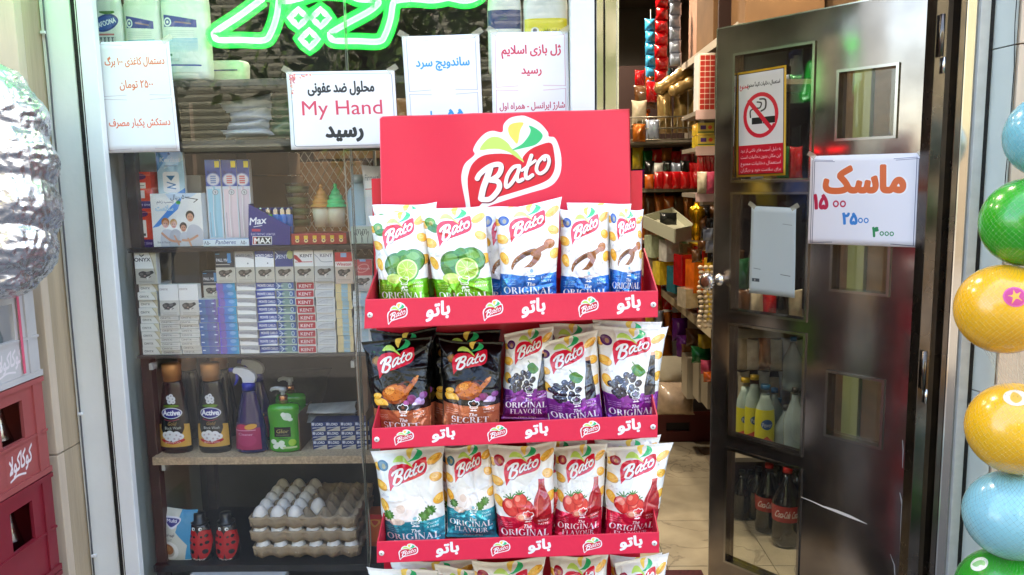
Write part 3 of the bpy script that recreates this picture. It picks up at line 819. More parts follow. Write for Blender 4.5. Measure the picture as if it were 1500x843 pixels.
for li, (a, b, c, d) in enumerate(LIPS):
    TL, TR, BR, BL = W(*a, YL0), W(*b, YR0), W(*c, YR0), W(*d, YL0)
    o = sb(quad_mesh([BL, BR, TR, TL], 1, 1, .003), 'tray_lip', [red_m, lip_m])
    hL, hR = Vector((TL.x, YL0+YH-.002, TL.z+.075)), Vector((TR.x, YR0+YH-.002, TR.z+.075))
    for p, q, h, sx in ((BL, TL, hL, 1), (BR, TR, hR, -1)):
        m = MB(); t = Vector((.003*sx, 0, 0)); e = Vector((0, .0032, 0))
        pts = [p+e, q+e, h, Vector((h.x, h.y, p.z))]
        m.add(pts+[x+t for x in pts], [(0, 1, 2, 3), (7, 6, 5, 4), (0, 4, 5, 1), (1, 5, 6, 2), (2, 6, 7, 3), (3, 7, 4, 0)])
        sb(m, 'tray_side', red_in)
    e = Vector((0, YH-.004, 0)); f = Vector((0, .0035, 0)); dz = Vector((0, 0, .003))
    m = MB(); pts = [BL+f+dz, BR+f+dz, BR+e+dz, BL+e+dz]
    m.add(pts+[x+dz for x in pts], [(0, 1, 2, 3), (4, 5, 6, 7), (0, 1, 5, 4), (1, 2, 6, 5), (2, 3, 7, 6), (3, 0, 4, 7)]); sb(m, 'tray_floor', red_in)
    for (tx, ty), (bx, by), Y in ((a, d, YL0), (b, c, YR0)):
        sgn = 1 if tx < 700 else -1
        q = W(tx+7*sgn, ty+(by-ty)*.53, Y+(.0006 if sgn > 0 else -.0006))
        m = MB().tube([q+Vector((0, -.0006, 0)), q+Vector((0, -.0022, 0)), q+Vector((0, -.003, 0))], [.0062, .0058, .0035], 14)
        r = sb(m, 'rivet', mat('white rivet', (.88, .86, .84), .35))
        MB().tube([q+Vector((0, -.0031, 0)), q+Vector((0, -.0036, 0))], [.0022, .0018], 8).build('rivet_pin', mat('rivet pin', (.55, .5, .48), .4), r)

# ------------------------------------------------------------------ the printed art of the bags (100 x 180 units)
CHIP = (.93, .68, .22)
def chip(c, x, y, rx, ry, rot):
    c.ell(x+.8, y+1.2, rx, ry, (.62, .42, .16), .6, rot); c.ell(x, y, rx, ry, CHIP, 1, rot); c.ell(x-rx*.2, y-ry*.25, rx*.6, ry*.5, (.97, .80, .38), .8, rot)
    c.speck(6, (.72, .45, .12), int(x*7+y), .7, .6, (x-rx*.6, y-ry*.6, x+rx*.6, y+ry*.6))
def hat(c, x, y, s, col=WHITE, w=1.6):
    c.line([(x-6*s, y+7*s), (x-6.5*s, y+2*s), (x-10*s, y-2*s), (x-8*s, y-7*s), (x-4*s, y-7*s), (x, y-10*s), (x+4*s, y-7*s), (x+8*s, y-7*s), (x+10*s, y-2*s), (x+6.5*s, y+2*s), (x+6*s, y+7*s)], w, col, sm=True, closed=True)
    c.line([(x-6*s, y+4*s), (x, y+5*s), (x+6*s, y+4*s)], w*.7, col)
    c.poly([(x-7*s, y+13*s), (x-3*s, y+10*s), (x, y+11.5*s), (x+3*s, y+10*s), (x+7*s, y+13*s), (x+2*s, y+14*s), (x, y+13*s), (x-2*s, y+14*s)], col, sm=True)
def bag_art(kind):
    R = random.Random(hash(kind) % 1000 if False else len(kind)*7)
    band = {'lime': (.42, .74, .12), 'salt': (.10, .44, .80), 'grape': (.50, .18, .58), 'teal': (.14, .64, .72), 'tomato': (.86, .12, .28), 'chicken': (.76, .44, .30), 'plain': (.95, .80, .25)}[kind]
    dark = kind == 'chicken'
    c = Cv(100, 180, 3.0, (.02, .018, .02) if dark else (.905, .90, .88))
    y0 = 116 if kind != 'grape' else 112
    if not dark:
        for x, y, rx, ry, r in ((88, 18, 11, 6, -.5), (90, 46, 9, 7, .5), (7, 54, 11, 8, .3), (9, 88, 7, 11, -.3), (94, 84, 9, 8, -.6), (3, 24, 5, 6, 0)):
            chip(c, x, y, rx, ry, r)
        c.ell(13, 22, 8.5, 8.5, {'lime': (.28, .55, .15), 'salt': (.06, .25, .55), 'grape': (.28, .10, .36), 'teal': (.07, .35, .45), 'tomato': (.62, .07, .16), 'plain': (.6, .08, .2)}[kind])
        c.ell(13, 22, 6, 6, (.8, .75, .7), .25); c.ell(14, 23, 3, 4, (.85, .7, .4), .6)
    else:
        c.ell(20, 32, 8, 8, (.45, .30, .14)); c.ell(20, 32, 5.5, 5.5, (.70, .52, .25), .7)
    # lower foil band; crumple highlights and dark facets painted into its colour
    c.rect(0, y0, 100, 180, band)
    for k in range(46):
        x = R.uniform(-5, 105); y = R.uniform(y0, 180); R_m = R.choice((.5, .65, 1.3, 1.5, 1.9)); b2 = tuple(min(1, v*R_m) for v in band)
        c.poly([(x, y), (x+R.uniform(3, 12), y+R.uniform(-4, 4)), (x+R.uniform(0, 8), y+R.uniform(3, 10))], b2, .42)
    if kind == 'lime':
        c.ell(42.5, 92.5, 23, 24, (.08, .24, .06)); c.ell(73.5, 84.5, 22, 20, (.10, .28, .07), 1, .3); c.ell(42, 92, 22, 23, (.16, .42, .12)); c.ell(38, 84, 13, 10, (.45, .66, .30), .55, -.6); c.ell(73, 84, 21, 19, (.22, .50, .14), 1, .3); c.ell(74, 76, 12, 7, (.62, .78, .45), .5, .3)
        c.line([(56, 68), (58, 74), (60, 66)], 1.2, (.2, .3, .1)); c.poly([(44, 72), (56, 64), (70, 70), (58, 75)], (.20, .50, .16), sm=True)
        c.ell(64, 100, 21, 20, (.25, .55, .12)); c.ell(63, 99, 19, 18, (.82, .90, .55)); c.ell(63, 99, 16.5, 15.5, (.62, .78, .28))
        for a in range(0, 360, 40):
            c.line([(63, 99), (63+15*math.cos(math.radians(a)), 99+14*math.sin(math.radians(a)))], .9, (.85, .92, .6))
        c.ell(36, 114, 15, 9, (.70, .84, .36)); c.ell(36, 112, 12, 6, (.80, .90, .5))
        c.poly([(6, 30), (20, 24), (30, 32), (18, 38)], (.15, .45, .12), sm=True)
    elif kind == 'salt':
        c.poly([(20, 104), (26, 90), (40, 80), (56, 74), (66, 76), (72, 84), (64, 98), (46, 110), (28, 114)], (.55, .31, .14), sm=True)
        c.poly([(24, 103), (30, 91), (42, 82), (54, 77), (60, 80), (54, 92), (42, 104), (28, 109)], (.36, .19, .09), sm=True)
        c.poly([(24, 106), (30, 97), (42, 89), (54, 84), (58, 88), (50, 99), (38, 107), (27, 110)], (.93, .93, .94), sm=True)
        c.line([(58, 82), (78, 72), (88, 66)], 9, (.60, .34, .15)); c.ell(84, 68, 9, 8, (.66, .38, .17)); c.ell(86, 65, 5, 4, (.78, .50, .26), .8)
        c.line([(30, 112), (50, 106), (66, 90)], 3, (.50, .26, .11), sm=True)
        c.ell(50, 112, 34, 7, (.90, .91, .93)); c.speck(70, (.75, .76, .8), 3, .8, .6, (18, 90, 60, 116))
    elif kind == 'grape':
        RR = random.Random(5)
        for k in range(34):
            x = 14+RR.uniform(0, 40)+RR.uniform(0, 10); y = 76+RR.uniform(0, 38)+abs(x-45)*.35
            if y > 116: continue
            c.ell(x, y, 5.6, 5.6, (.07, .07, .10)); c.ell(x, y, 4.6, 4.6, (.16, .17, .25)); c.ell(x-1.6, y-1.7, 1.6, 1.4, (.55, .58, .68), .8)
        c.poly([(48, 66), (58, 60), (66, 66), (72, 74), (64, 82), (54, 78)], (.20, .48, .12), sm=True); c.line([(50, 56), (54, 62), (50, 74)], 1.4, (.25, .42, .12))
        c.poly([(78, 44), (86, 44), (87, 62), (92, 100), (92, 116), (72, 116), (72, 100), (77, 62)], (.08, .07, .10)); c.rect(78, 40, 86, 46, (.85, .62, .45))
        c.line([(76, 98), (79, 66)], 1.6, (.5, .55, .62), .7); c.line([(89, 100), (86, 66)], 1.0, (.4, .42, .5), .6)
    elif kind == 'teal':
        c.ell(50, 92, 30, 22, (.93, .91, .88)); c.ell(38, 98, 15, 14, (.95, .90, .86)); c.ell(36, 92, 7, 8, (.88, .78, .70), .8); c.ell(60, 84, 20, 10, (.97, .97, .97))
        c.ell(28, 116, 12, 6, (.88, .80, .72))
        for px_, py_ in ((80, 100), (16, 104), (70, 108)):
            for a in range(0, 360, 36):
                c.ell(px_+5*math.cos(math.radians(a)), py_+5*math.sin(math.radians(a)), 4.2, 2.2, (.16, .42, .10), 1, math.radians(a))
            c.ell(px_, py_, 4, 4, (.22, .50, .14))
        c.line([(70, 108), (60, 116)], 1.5, (.3, .5, .2))
    elif kind == 'tomato':
        c.poly([(76, 56), (84, 56), (86, 70), (94, 92), (94, 126), (66, 126), (66, 92), (74, 70)], (.66, .10, .14), sm=True); c.line([(78, 66), (72, 90), (71, 116)], 2, (.95, .5, .5), .6); c.rect(75, 53, 85, 58, (.75, .2, .22))
        for x, y, r in ((30, 98, 17), (52, 102, 15), (44, 88, 12)):
            c.ell(x, y, r, r*1.05, (.70, .10, .12)); c.ell(x, y, r*.85, r*.9, (.84, .20, .18)); c.ell(x-r*.3, y-r*.3, r*.35, r*.4, (.96, .60, .52), .8)
            for a in range(-160, 0, 32):
                c.line([(x, y-r*.85), (x+r*.75*math.cos(math.radians(a)), y-r*.85+r*.55*math.sin(math.radians(a)))], 1.8, (.16, .45, .14))
        c.ell(46, 116, 12, 8, (.92, .42, .40)); c.ell(46, 116, 8, 5, (.97, .72, .60))
    elif kind == 'chicken':
        c.ell(46, 88, 24, 17, (.55, .24, .08), 1, -.35); c.ell(44, 86, 20, 13, (.78, .42, .14), 1, -.35); c.ell(38, 82, 9, 6, (.92, .62, .28), .8, -.5)
        c.line([(64, 86), (74, 74), (80, 66)], 8, (.72, .38, .14)); c.line([(80, 66), (83, 62)], 4, (.85, .55, .3)); c.speck(40, (.45, .16, .06), 4, 1.0, .6, (28, 76, 66, 102))
        c.line([(52, 72), (66, 68), (74, 70)], 3, (.35, .14, .06))
        chip(c, 18, 104, 13, 9, .3); chip(c, 14, 92, 8, 5, -.4)
        for x, y, r, cc in ((72, 98, 8, (.45, .16, .34)), (84, 104, 8, (.66, .55, .72)), (78, 110, 7, (.78, .72, .84)), (90, 94, 6, (.45, .2, .45)), (62, 104, 5, (.6, .3, .5))):
            c.ell(x, y, r, r, cc); c.ell(x-r*.2, y-r*.2, r*.6, r*.6, tuple(min(1, v*1.3) for v in cc), .7)
        c.ell(50, 112, 46, 5, (.14, .12, .13), .8)
    c.at(9.2, -9, .074); logo(c, outline=False, leaf=True); c.at()
    hat(c, 56, 114 if kind != 'lime' else 118, .9, WHITE, 1.4)
    c.ell(56, 111, 3, 3, band, .5)
    c.text('The', 54, 137, 9.5, WHITE, shear=.3, weight=.03)
    word = 'SECRET' if dark else 'ORIGINAL'
    c.serif(word, 50, 150.5, 12, WHITE, fit=66 if dark else 88)
    c.serif('FLAVOUR', 50, 164.5, 11, WHITE, fit=68)
    if not dark: c.text('Potato Chips', 52, 176, 7, WHITE, shear=.3)
    for k in range(3): c.text('چیپس سیب زمینی', 17, 126+k*4, 4, WHITE, fa=True, fit=22, al=.8)
    c.text({'salt': 'LIGHT', 'grape': 'SALT &', 'teal': 'YOGURT', 'tomato': 'KETCHUP', 'lime': 'LEMON'}.get(kind, 'HOT'), 82, 124, 5, WHITE, weight=.02, fit=18)
    c.text({'salt': 'SALTY', 'grape': 'VINEGAR', 'teal': '& HERB', 'tomato': 'TASTE', 'lime': 'FRESH'}.get(kind, 'SPICY'), 82, 130, 5, WHITE, weight=.02, fit=18)
    if not dark: c.text('وزن ۶۰ گرم', 12, 72, 5, (.4, .4, .5), fa=True, fit=12, al=.7)
    return c
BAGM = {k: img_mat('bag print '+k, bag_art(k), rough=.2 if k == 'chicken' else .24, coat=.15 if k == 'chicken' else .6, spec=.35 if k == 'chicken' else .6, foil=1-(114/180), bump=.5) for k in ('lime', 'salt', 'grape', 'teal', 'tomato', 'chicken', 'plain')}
bag_back = mat('bag back film', (.75, .74, .72), .3, coat=.4)
bag_back_d = mat('black bag back film', (.03, .03, .03), .3, spec=.3)

def bag_mesh(TL, TR, BR, BL, seed, T=.034, nu=56, nv=88, crimp=.035, ncr=46, amp=1.35):
    R = np.random.RandomState(seed)
    u, v = np.meshgrid(np.linspace(0, 1, nu+1), np.linspace(0, 1, nv+1))        # v from top
    wsc = 1-.07*np.clip(v/.12, 0, 1)*np.clip((1-v)/.05, 0, 1)
    wob = .012*np.sin(v*R.uniform(5, 9)+R.uniform(0, 6))*np.sin(np.pi*v)+.006*np.sin(v*R.uniform(18, 26)+R.uniform(0, 6))*np.sin(np.pi*v)
    wob2 = .012*np.sin(v*R.uniform(5, 9)+R.uniform(0, 6))*np.sin(np.pi*v)
    uu = .5+(u-.5)*wsc+wob*(1-u)+wob2*u
    vv = v+.012*np.sin(u*R.uniform(3, 7)+R.uniform(0, 6))*np.clip(1-v/.25, 0, 1)*1.2+.02*np.abs(u-.5)**2*4*np.clip(1-v/.2, 0, 1)*-1
    TL, TR, BR, BL = [np.array(p) for p in (TL, TR, BR, BL)]
    P = ((TL[None, None]*(1-uu[..., None])+TR[None, None]*uu[..., None])*(1-vv[..., None])+(BL[None, None]*(1-uu[..., None])+BR[None, None]*uu[..., None])*vv[..., None])
    pil = T*np.clip(1-np.abs(2*u-1)**2.6, 0, 1)**.75*np.clip(np.sin(np.pi*np.clip((v-crimp)/(1-2*crimp), 0, 1)), 0, 1)**.55
    h = pil.copy()
    body = np.clip((v-crimp)/.06, 0, 1)*np.clip((1-v-crimp)/.06, 0, 1)
    for _ in range(5):
        h += body*.0016*amp*np.sin(u*R.uniform(3, 9)+v*R.uniform(-6, 6)+R.uniform(0, 6))
    asp = 1.6
    for k in range(ncr):
        if k < 8:                                          # folds running in from the corners and the seams
            cu, cv_ = R.choice([.04, .96]), R.choice([.08, .92]); a = math.atan2((.5-cv_)*asp, .5-cu)+R.normal(0, .35); L = R.uniform(.18, .42)
        else:
            cu, cv_ = R.uniform(.05, .95), R.uniform(.05, .95); a = R.uniform(0, math.pi); L = R.uniform(.06, .25)
        du, dv = u-cu, (v-cv_)*asp
        t = du*math.cos(a)+dv*math.sin(a); d = -du*math.sin(a)+dv*math.cos(a)
        w = R.uniform(.008, .03)
        h += body*amp*R.choice([-1, 1, 1])*R.uniform(.0015, .0042)*np.exp(-np.abs(d)/w)*np.exp(-(t/L)**2)
    for k in range(9):                                     # gathers below the seams
        cu = R.uniform(.05, .95); w = R.uniform(.01, .03); side = R.choice([0, 1]); dist = (v if side == 0 else 1-v)
        h += amp*R.uniform(-.003, .003)*np.exp(-((u-cu)/w)**2)*np.exp(-((dist-.07)/.09)**2)
    cr = (v < crimp) | (v > 1-crimp)
    h = np.where(cr, .0007*np.sin(v*500), h)
    P[..., 1] -= h
    N = (nu+1)*(nv+1)
    V = P.reshape(-1, 3)
    back = P.copy(); back[..., 1] += h*.0+.0012+pil*.35+h
    V2 = back.reshape(-1, 3)
    idx = np.arange(N).reshape(nv+1, nu+1)
    q = np.stack([idx[1:, :-1], idx[1:, 1:], idx[:-1, 1:], idx[:-1, :-1]], -1).reshape(-1, 4)
    q2 = q[:, ::-1]+N
    rim = []
    ring = list(idx[0, :])+list(idx[1:, -1])+list(idx[-1, ::-1][1:])+list(idx[::-1, 0][1:-1])
    for a, b in zip(ring, ring[1:]+ring[:1]): rim.append((a, b, b+N, a+N))
    me = bpy.data.meshes.new('bag_film')
    faces = [tuple(map(int, f)) for f in q]+[tuple(map(int, f)) for f in q2]+[tuple(map(int, f)) for f in rim]
    me.from_pydata([tuple(map(float, p)) for p in np.concatenate([V, V2])], [], faces)
    uvp = np.stack([u, 1-v], -1).reshape(-1, 2); uvp = np.concatenate([uvp, uvp])
    uvl = me.uv_layers.new(name='UVMap'); li = np.empty(len(me.loops), np.int32); me.loops.foreach_get('vertex_index', li)
    uvl.data.foreach_set('uv', uvp[li].astype(np.float32).ravel())
    mi = np.zeros(len(faces), np.int32); mi[len(q):len(q)+len(q2)] = 1
    me.polygons.foreach_set('material_index', mi); me.polygons.foreach_set('use_smooth', np.ones(len(faces), bool)); me.update()
    return me
def bag(kind, tl, tr, bl, br, orig, seed, label, dback=0.0, group=None, T=.038, ear=0):
    """px corners; the lower pair marks the line of the big word, the bag goes on below it"""
    k = 180/155.0
    def ext(t, b): return (t[0]+(b[0]-t[0])*k, t[1]+(orig-t[1])*k)
    bl2, br2 = ext(tl, bl), ext(tr, br)
    o_ = (ys((tl[0]+tr[0])/2)-YL0)
    yt, yb = 1.79+o_+dback, 1.732+o_+dback
    P = [W(*tl, yt), W(*tr, yt), W(*br2, yb), W(*bl2, yb)]
    me = bag_mesh(*P, seed, T=T)
    c = (P[2]+P[3])/2
    me.transform(Matrix.Translation(-c))
    o = link('snack_bag', me, [BAGM[kind], bag_back_d if kind == 'chicken' else bag_back], None, c)
    tag(o, label, 'snack bag', group or 'snack bags on the red stand')
    return o
BK = .042
bag('lime', (545, 305), (640, 297), (550, 430), (640, 428), 445, 90, 'white snack bag standing behind the two lime bags at the left of the top tray', BK)
bag('salt', (700, 308), (790, 300), (705, 432), (790, 430), 440, 91, 'white and blue bag peeking out between the lime bag and the leftmost salt bag', BK)
bag('salt', (830, 300), (925, 300), (835, 430), (925, 428), 440, 92, 'white bag hidden behind the salt bags at the right of the top tray', BK)
bag('lime', (540, 318), (628, 307), (555, 442), (632, 438), 440, 1, 'lime snack bag leftmost in the top tray')
bag('lime', (613, 311), (713, 302), (638, 442), (726, 437), 441, 2, 'lime snack bag second from left in the top tray, overlapping the first', -.008)
bag('salt', (722, 307), (823, 294), (731, 434), (818, 430), 433, 3, 'blue salt snack bag with wooden scoop, middle of the top tray, largest of three', -.006)
bag('salt', (819, 309), (894, 302), (818, 430), (895, 426), 436, 4, 'blue salt snack bag second from right in the top tray')
bag('salt', (889, 303), (943, 309), (892, 425), (940, 424), 425, 5, 'blue salt snack bag squeezed against the right side of the top tray', .006)
bag('chicken', (542, 488), (640, 484), (560, 610), (640, 608), 622, 93, 'black bag standing behind the left black snack bag in the second tray', BK)
bag('chicken', (628, 486), (734, 487), (630, 612), (730, 610), 622, 94, 'black bag standing behind and between the two black snack bags', BK)
bag('grape', (790, 478), (880, 473), (800, 600), (880, 598), 606, 95, 'white grape bag behind the purple bags in the second tray', BK)
bag('grape', (868, 472), (970, 474), (880, 600), (960, 598), 606, 96, 'white grape bag behind the rightmost bag of the second tray', BK)
bag('chicken', (529, 503), (633, 493), (548, 616), (634, 611), 628, 6, 'black chicken snack bag leftmost in the second tray')
bag('chicken', (642, 496), (738, 505), (645, 617), (735, 612), 618, 7, 'black chicken snack bag second from left in the second tray', -.004)
bag('grape', (738, 491), (812, 478), (734, 612), (808, 604), 597, 8, 'purple grape snack bag leaning in the middle of the second tray', .016)
bag('grape', (780, 504), (876, 486), (800, 610), (886, 606), 612, 9, 'purple grape snack bag second from right in the second tray', -.008)
bag('grape', (868, 481), (979, 480), (885, 607), (964, 603), 608, 10, 'purple grape snack bag rightmost in the second tray', -.004)
bag('teal', (640, 652), (730, 648), (645, 780), (730, 776), 776, 97, 'pale bag hidden behind the teal bags in the third tray', BK)
bag('tomato', (770, 648), (860, 646), (780, 776), (860, 772), 772, 98, 'pale bag hidden behind the red ketchup bags in the third tray', BK)
bag('tomato', (870, 645), (968, 642), (880, 772), (955, 770), 770, 99, 'pale bag behind the rightmost ketchup bag of the third tray', BK)
bag('teal', (543, 664), (652, 655), (562, 788), (655, 783), 788, 11, 'teal herb snack bag leftmost in the third tray')
bag('teal', (650, 657), (722, 650), (652, 785), (730, 779), 769, 12, 'teal herb snack bag second from left in the third tray', .01)
bag('tomato', (714, 656), (816, 648), (727, 784), (812, 778), 783, 13, 'red ketchup snack bag in the middle of the third tray', -.008)
bag('tomato', (812, 656), (890, 651), (810, 781), (884, 776), 773, 14, 'red ketchup snack bag second from right in the third tray', .002)
bag('tomato', (886, 656), (986, 652), (884, 779), (962, 774), 775, 15, 'red ketchup snack bag rightmost in the third tray', -.004)
bag('plain', (570, 823), (700, 820), (575, 950), (690, 945), 950, 100, 'pale yellow bag behind the leftmost bags of the lowest tray', BK)
bag('tomato', (893, 817), (970, 813), (893, 945), (960, 940), 940, 101, 'pale bag behind the crumpled bag at the right of the lowest tray', BK)
bag('plain', (537, 832), (642, 838), (560, 955), (650, 955), 955, 16, 'pale yellow crumpled snack bag leftmost in the lowest tray')
bag('plain', (636, 830), (706, 836), (645, 955), (720, 953), 955, 17, 'pale yellow snack bag second from left in the lowest tray')
bag('plain', (690, 824), (800, 820), (700, 950), (795, 948), 948, 18, 'pale yellow snack bag in the middle of the lowest tray', -.006)
bag('tomato', (804, 816), (892, 813), (806, 945), (888, 942), 942, 19, 'white snack bag with a red logo second from right in the lowest tray')
bag('plain', (900, 828), (980, 811), (905, 950), (965, 945), 950, 20, 'tilted pale snack bag rightmost in the lowest tray', -.01)
# ================================================================== THE WINDOW DISPLAY
SH = {k: W(350, y, 2.1).z for k, y in dict(a=117, b=206, c=361.5, d=519, e=667, f=826).items()}
X0S, X1S = vx(203, 2.12), XH
rack = empty('display_rack', (X0S, 2.12, 0), 'brown steel and board shelf rack standing behind the shop window glass', 'shelf rack')
PX0, PX1 = W(203, 500, 2.11).x, W(218, 500, 2.11).x
MB().box(PX0, PX1, 2.11, 2.14, .1, 2.1).build('post', brown_metal, rack, bevel=.002)
MB().box(X1S-.05, X1S-.02, 2.11, 2.14, .1, 2.1).build('post', brown_metal, rack, bevel=.002)
MB().box(PX0, PX1, 2.48, 2.51, .1, 2.1).build('post', brown_metal, rack, bevel=.002)
PM0, PM1 = W(524, 600, 2.2).x, W(540, 600, 2.2).x
MB().box(PM0, PM1, 2.2, 2.24, SH['e'], SH['d']-.016).build('wood_upright', mat('pale upright', (.52, .42, .33), .6, var=.25, vscale=12, stretch=(4, 4, .5)), rack)
for k, m_, th, d in (('a', board_dark, .018, 2.46), ('b', board_dark, .018, 2.46), ('c', mat('dark brown board', (.16, .11, .10), .6), .012, 2.45), ('d', board_dark, .008, 2.45), ('e', wood_pale, .022, 2.5), ('f', black_board, .02, 2.5)):
    MB().box({'e': PX1-.005, 'a': XE-.044}.get(k, PX0), X1S, 2.085 if k == 'e' else 2.09, d, SH[k]-th, SH[k]).build('shelf_board', m_, rack, bevel=.001)
for k, px in (('d', 222), ('e', 241), ('d', 517)):
    q = W(px, 525 if k == 'd' else 680, 2.1); MB().box(q.x-.005, q.x+.005, 2.092, 2.12, SH[k]-.04, SH[k]-.0225).build('bracket', mat('white bracket', (.7, .7, .68), .4), rack)
structure('display_back_wall', MB().box(X0S-.1, X0S+.62, 2.56, 2.6, 0, SH['c']-.02).box(X0S+.62, X1S, 2.56, 2.6, 0, SH['d']), mat('display back', (.36, .35, .33), .7, var=.25, vscale=4, bump=.3, bscale=12))
# expanded metal mesh behind the third shelf
mp0, mp1 = W(428, 330, 2.52), W(548, 215, 2.52)
ms = empty('wire_mesh_panel', (mp0.x, 2.52, mp0.z), 'diamond wire mesh panel behind the plastic tubs and toy cones', 'mesh panel')
m = MB(); st = .026; hh = mp1.z+.03-mp0.z+.1
n = int((mp1.x-mp0.x+hh)/st)+2
for k in range(-int(hh/st)-1, n):
    for s_ in (1, -1):
        a = mp0.x+k*st if s_ > 0 else mp0.x+k*st+0
        pts = []
        x_, z_ = a, mp0.z-.1
        xa, xb = mp0.x, mp1.x
        t0, t1 = 0.0, hh
        f_ = lambda t: a+s_*t*.62 if s_ > 0 else a+hh*.62-t*.62
        for t in np.linspace(0, hh, 12):
            X = f_(t)
            if xa <= X <= xb: pts.append((X, 2.52+.001*s_, mp0.z-.1+t))
        if len(pts) > 1: m.tube(pts, .0013, 4)
m.build('wire_lattice', mat('mesh wire', (.72, .72, .70), .4, metal=.3), ms)
m = MB(); 
for x in (mp0.x, mp1.x): m.box(x-.004, x+.004, 2.515, 2.525, mp0.z-.1, mp0.z-.1+hh)
_o = m.build('mesh_frame', _MC['mesh wire'], ms); _o['kind'] = 'stuff'

def pbox(name, label, cat, x0, y0, x1, y1, Y, dep, fm, sm, group=None, z0=None, rot=0.0, bev=.0008):
    a, b = W(x0, y1, Y), W(x1, y1, Y); t = W((x0+x1)/2, y0, Y).z; zb = a.z if z0 is None else z0
    c = ((a.x+b.x)/2, Y+dep/2, zb)
    m = MB().box(a.x, b.x, Y, Y+dep, zb, t, 0, 1, rot=rot)
    o = m.build(name, [sm, fm], loc=c, bevel=bev)
    return tag(o, label, cat, group)
card_w = mat('white card', (.84, .84, .83), .4)
def flat(cv_name, w, h, res, bg, draw, **kw):
    c = Cv(w, h, res, bg); draw(c); return img_mat(cv_name, c, **kw)

# ---- cigarette packs
def warn(c, y=44, tone=(.74, .72, .68)):
    c.rect(0, y, 54, 87, tone); c.poly([(8, y+12), (18, y+7), (30, y+9), (42, y+6), (46, y+12), (38, y+17), (30, y+24), (18, y+24), (10, y+20)], (.20, .19, .19), sm=True); c.ell(32, y+12, 6, 4, (.42, .40, .38), 1, -.3); c.ell(15, y+15, 5, 4, (.38, .36, .35)); c.ell(23, y+20, 3, 2, (.6, .5, .48))
    c.line([(12, y+24), (30, y+26), (38, y+22)], 2, (.3, .28, .27)); c.poly([(26, y+24), (34, y+20), (30, y+32)], (.85, .83, .8))
    for k in range(2): c.line([(8, y+35+k*4), (46, y+35+k*4)], 1, (.45, .42, .4), .7)
def kent(c, x, y, h, col): c.text('KENT', x, y, h, col, weight=.03, sx=1.15)
def d_onyx(c): c.rect(0, 0, 54, 44, (.93, .93, .92)); c.text('ONYX', 20, 24, 14, (.12, .12, .13), weight=.02); c.line([(14, 6), (18, 10), (24, 6)], 2.4, (.1, .1, .1)); warn(c); c.poly([(38, 0), (54, 0), (54, 87), (50, 60)], (.80, .77, .66), .8); c.line([(38, 0), (46, 25), (50, 60)], 1.2, (.55, .5, .4))
def d_onyxw(c): c.rect(0, 0, 54, 44, (.94, .93, .93)); c.text('ONYX', 14, 16, 8, (.5, .4, .42)); warn(c, 44, (.80, .79, .77))
def d_pall(c): c.rect(0, 0, 54, 44, (.13, .17, .22)); c.text('PALL MALL', 24, 28, 12, (.85, .87, .9), fit=42, weight=.02); c.rect(34, 5, 44, 32, (.25, .55, .78)); c.line([(2, 7), (12, 7)], 2, (.3, .6, .8)); c.line([(2, 36), (40, 36)], 2, (.75, .75, .75)); warn(c)
def d_mcg(c): c.rect(0, 0, 54, 44, (.93, .93, .93)); c.rect(0, 0, 54, 22, (.62, .62, .64)); c.ell(27, 24, 34, 7, (.93, .93, .93), 1, .12); c.text('MONTE CARLO', 27, 16, 10, (.25, .26, .3), fit=48, weight=.02); c.ell(36, 34, 2, 2, (.4, .4, .45)); warn(c)
def d_mcb(c): c.rect(0, 0, 54, 44, (.93, .94, .96)); c.rect(0, 0, 54, 20, (.08, .22, .55)); c.ell(27, 24, 34, 7, (.93, .94, .96), 1, .12); c.text('MONTE CARLO', 27, 17, 11, (.93, .94, .97), fit=48, weight=.03); c.ell(36, 34, 2, 2, (.4, .4, .45)); warn(c)
def d_kb(c): c.rect(0, 0, 54, 44, (.14, .24, .50)); c.ell(46, 12, 10, 12, (.75, .80, .45), .8); c.text('KENT', 22, 22, 15, (.86, .9, .95), fit=34); c.line([(2, 4), (12, 14), (2, 24)], 2, (.8, .88, .95)); warn(c)
def d_kr(c): c.rect(0, 0, 54, 44, (.90, .90, .90)); c.poly([(0, 12), (8, 14), (22, 30), (16, 34), (0, 22)], (.66, .10, .18)); c.line([(4, 32), (50, 32)], 2, (.72, .1, .18)); kent(c, 34, 19, 12, (.3, .3, .33)); warn(c)
def d_kg(c): c.rect(0, 0, 54, 44, (.88, .88, .88)); c.line([(2, 12), (12, 22), (22, 32), (50, 32)], 2.2, (.62, .63, .66), sm=True); kent(c, 34, 19, 12, (.45, .45, .5)); warn(c, 44, (.72, .72, .71))
def d_wi(c): c.rect(0, 0, 54, 30, (.78, .12, .18)); c.rect(18, 2, 36, 14, (.55, .68, .82)); c.rect(0, 26, 54, 40, (.92, .88, .86)); c.text('Winston', 27, 37, 12, (.7, .1, .15), fit=44, weight=.02); warn(c, 40, (.78, .70, .64))
def d_wr(c): c.rect(0, 0, 54, 44, (.76, .26, .30)); c.rect(18, 0, 36, 6, (.55, .68, .82)); c.ell(26, 24, 20, 12, (.86, .55, .55), 1, -.3); c.ell(26, 24, 16, 9, (.76, .26, .30), 1, -.3); c.text('Winston', 27, 28, 10, (.92, .85, .85), fit=38); warn(c, 44, (.78, .76, .74))
UP = {k: flat('upright pack '+k, 54, 87, 2.0, (.9, .9, .9), f, rough=.3) for k, f in dict(onyx=d_onyx, onyxw=d_onyxw, pall=d_pall, mcg=d_mcg, mcb=d_mcb, kb=d_kb, kr=d_kr, kg=d_kg, wi=d_wi, wr=d_wr).items()}
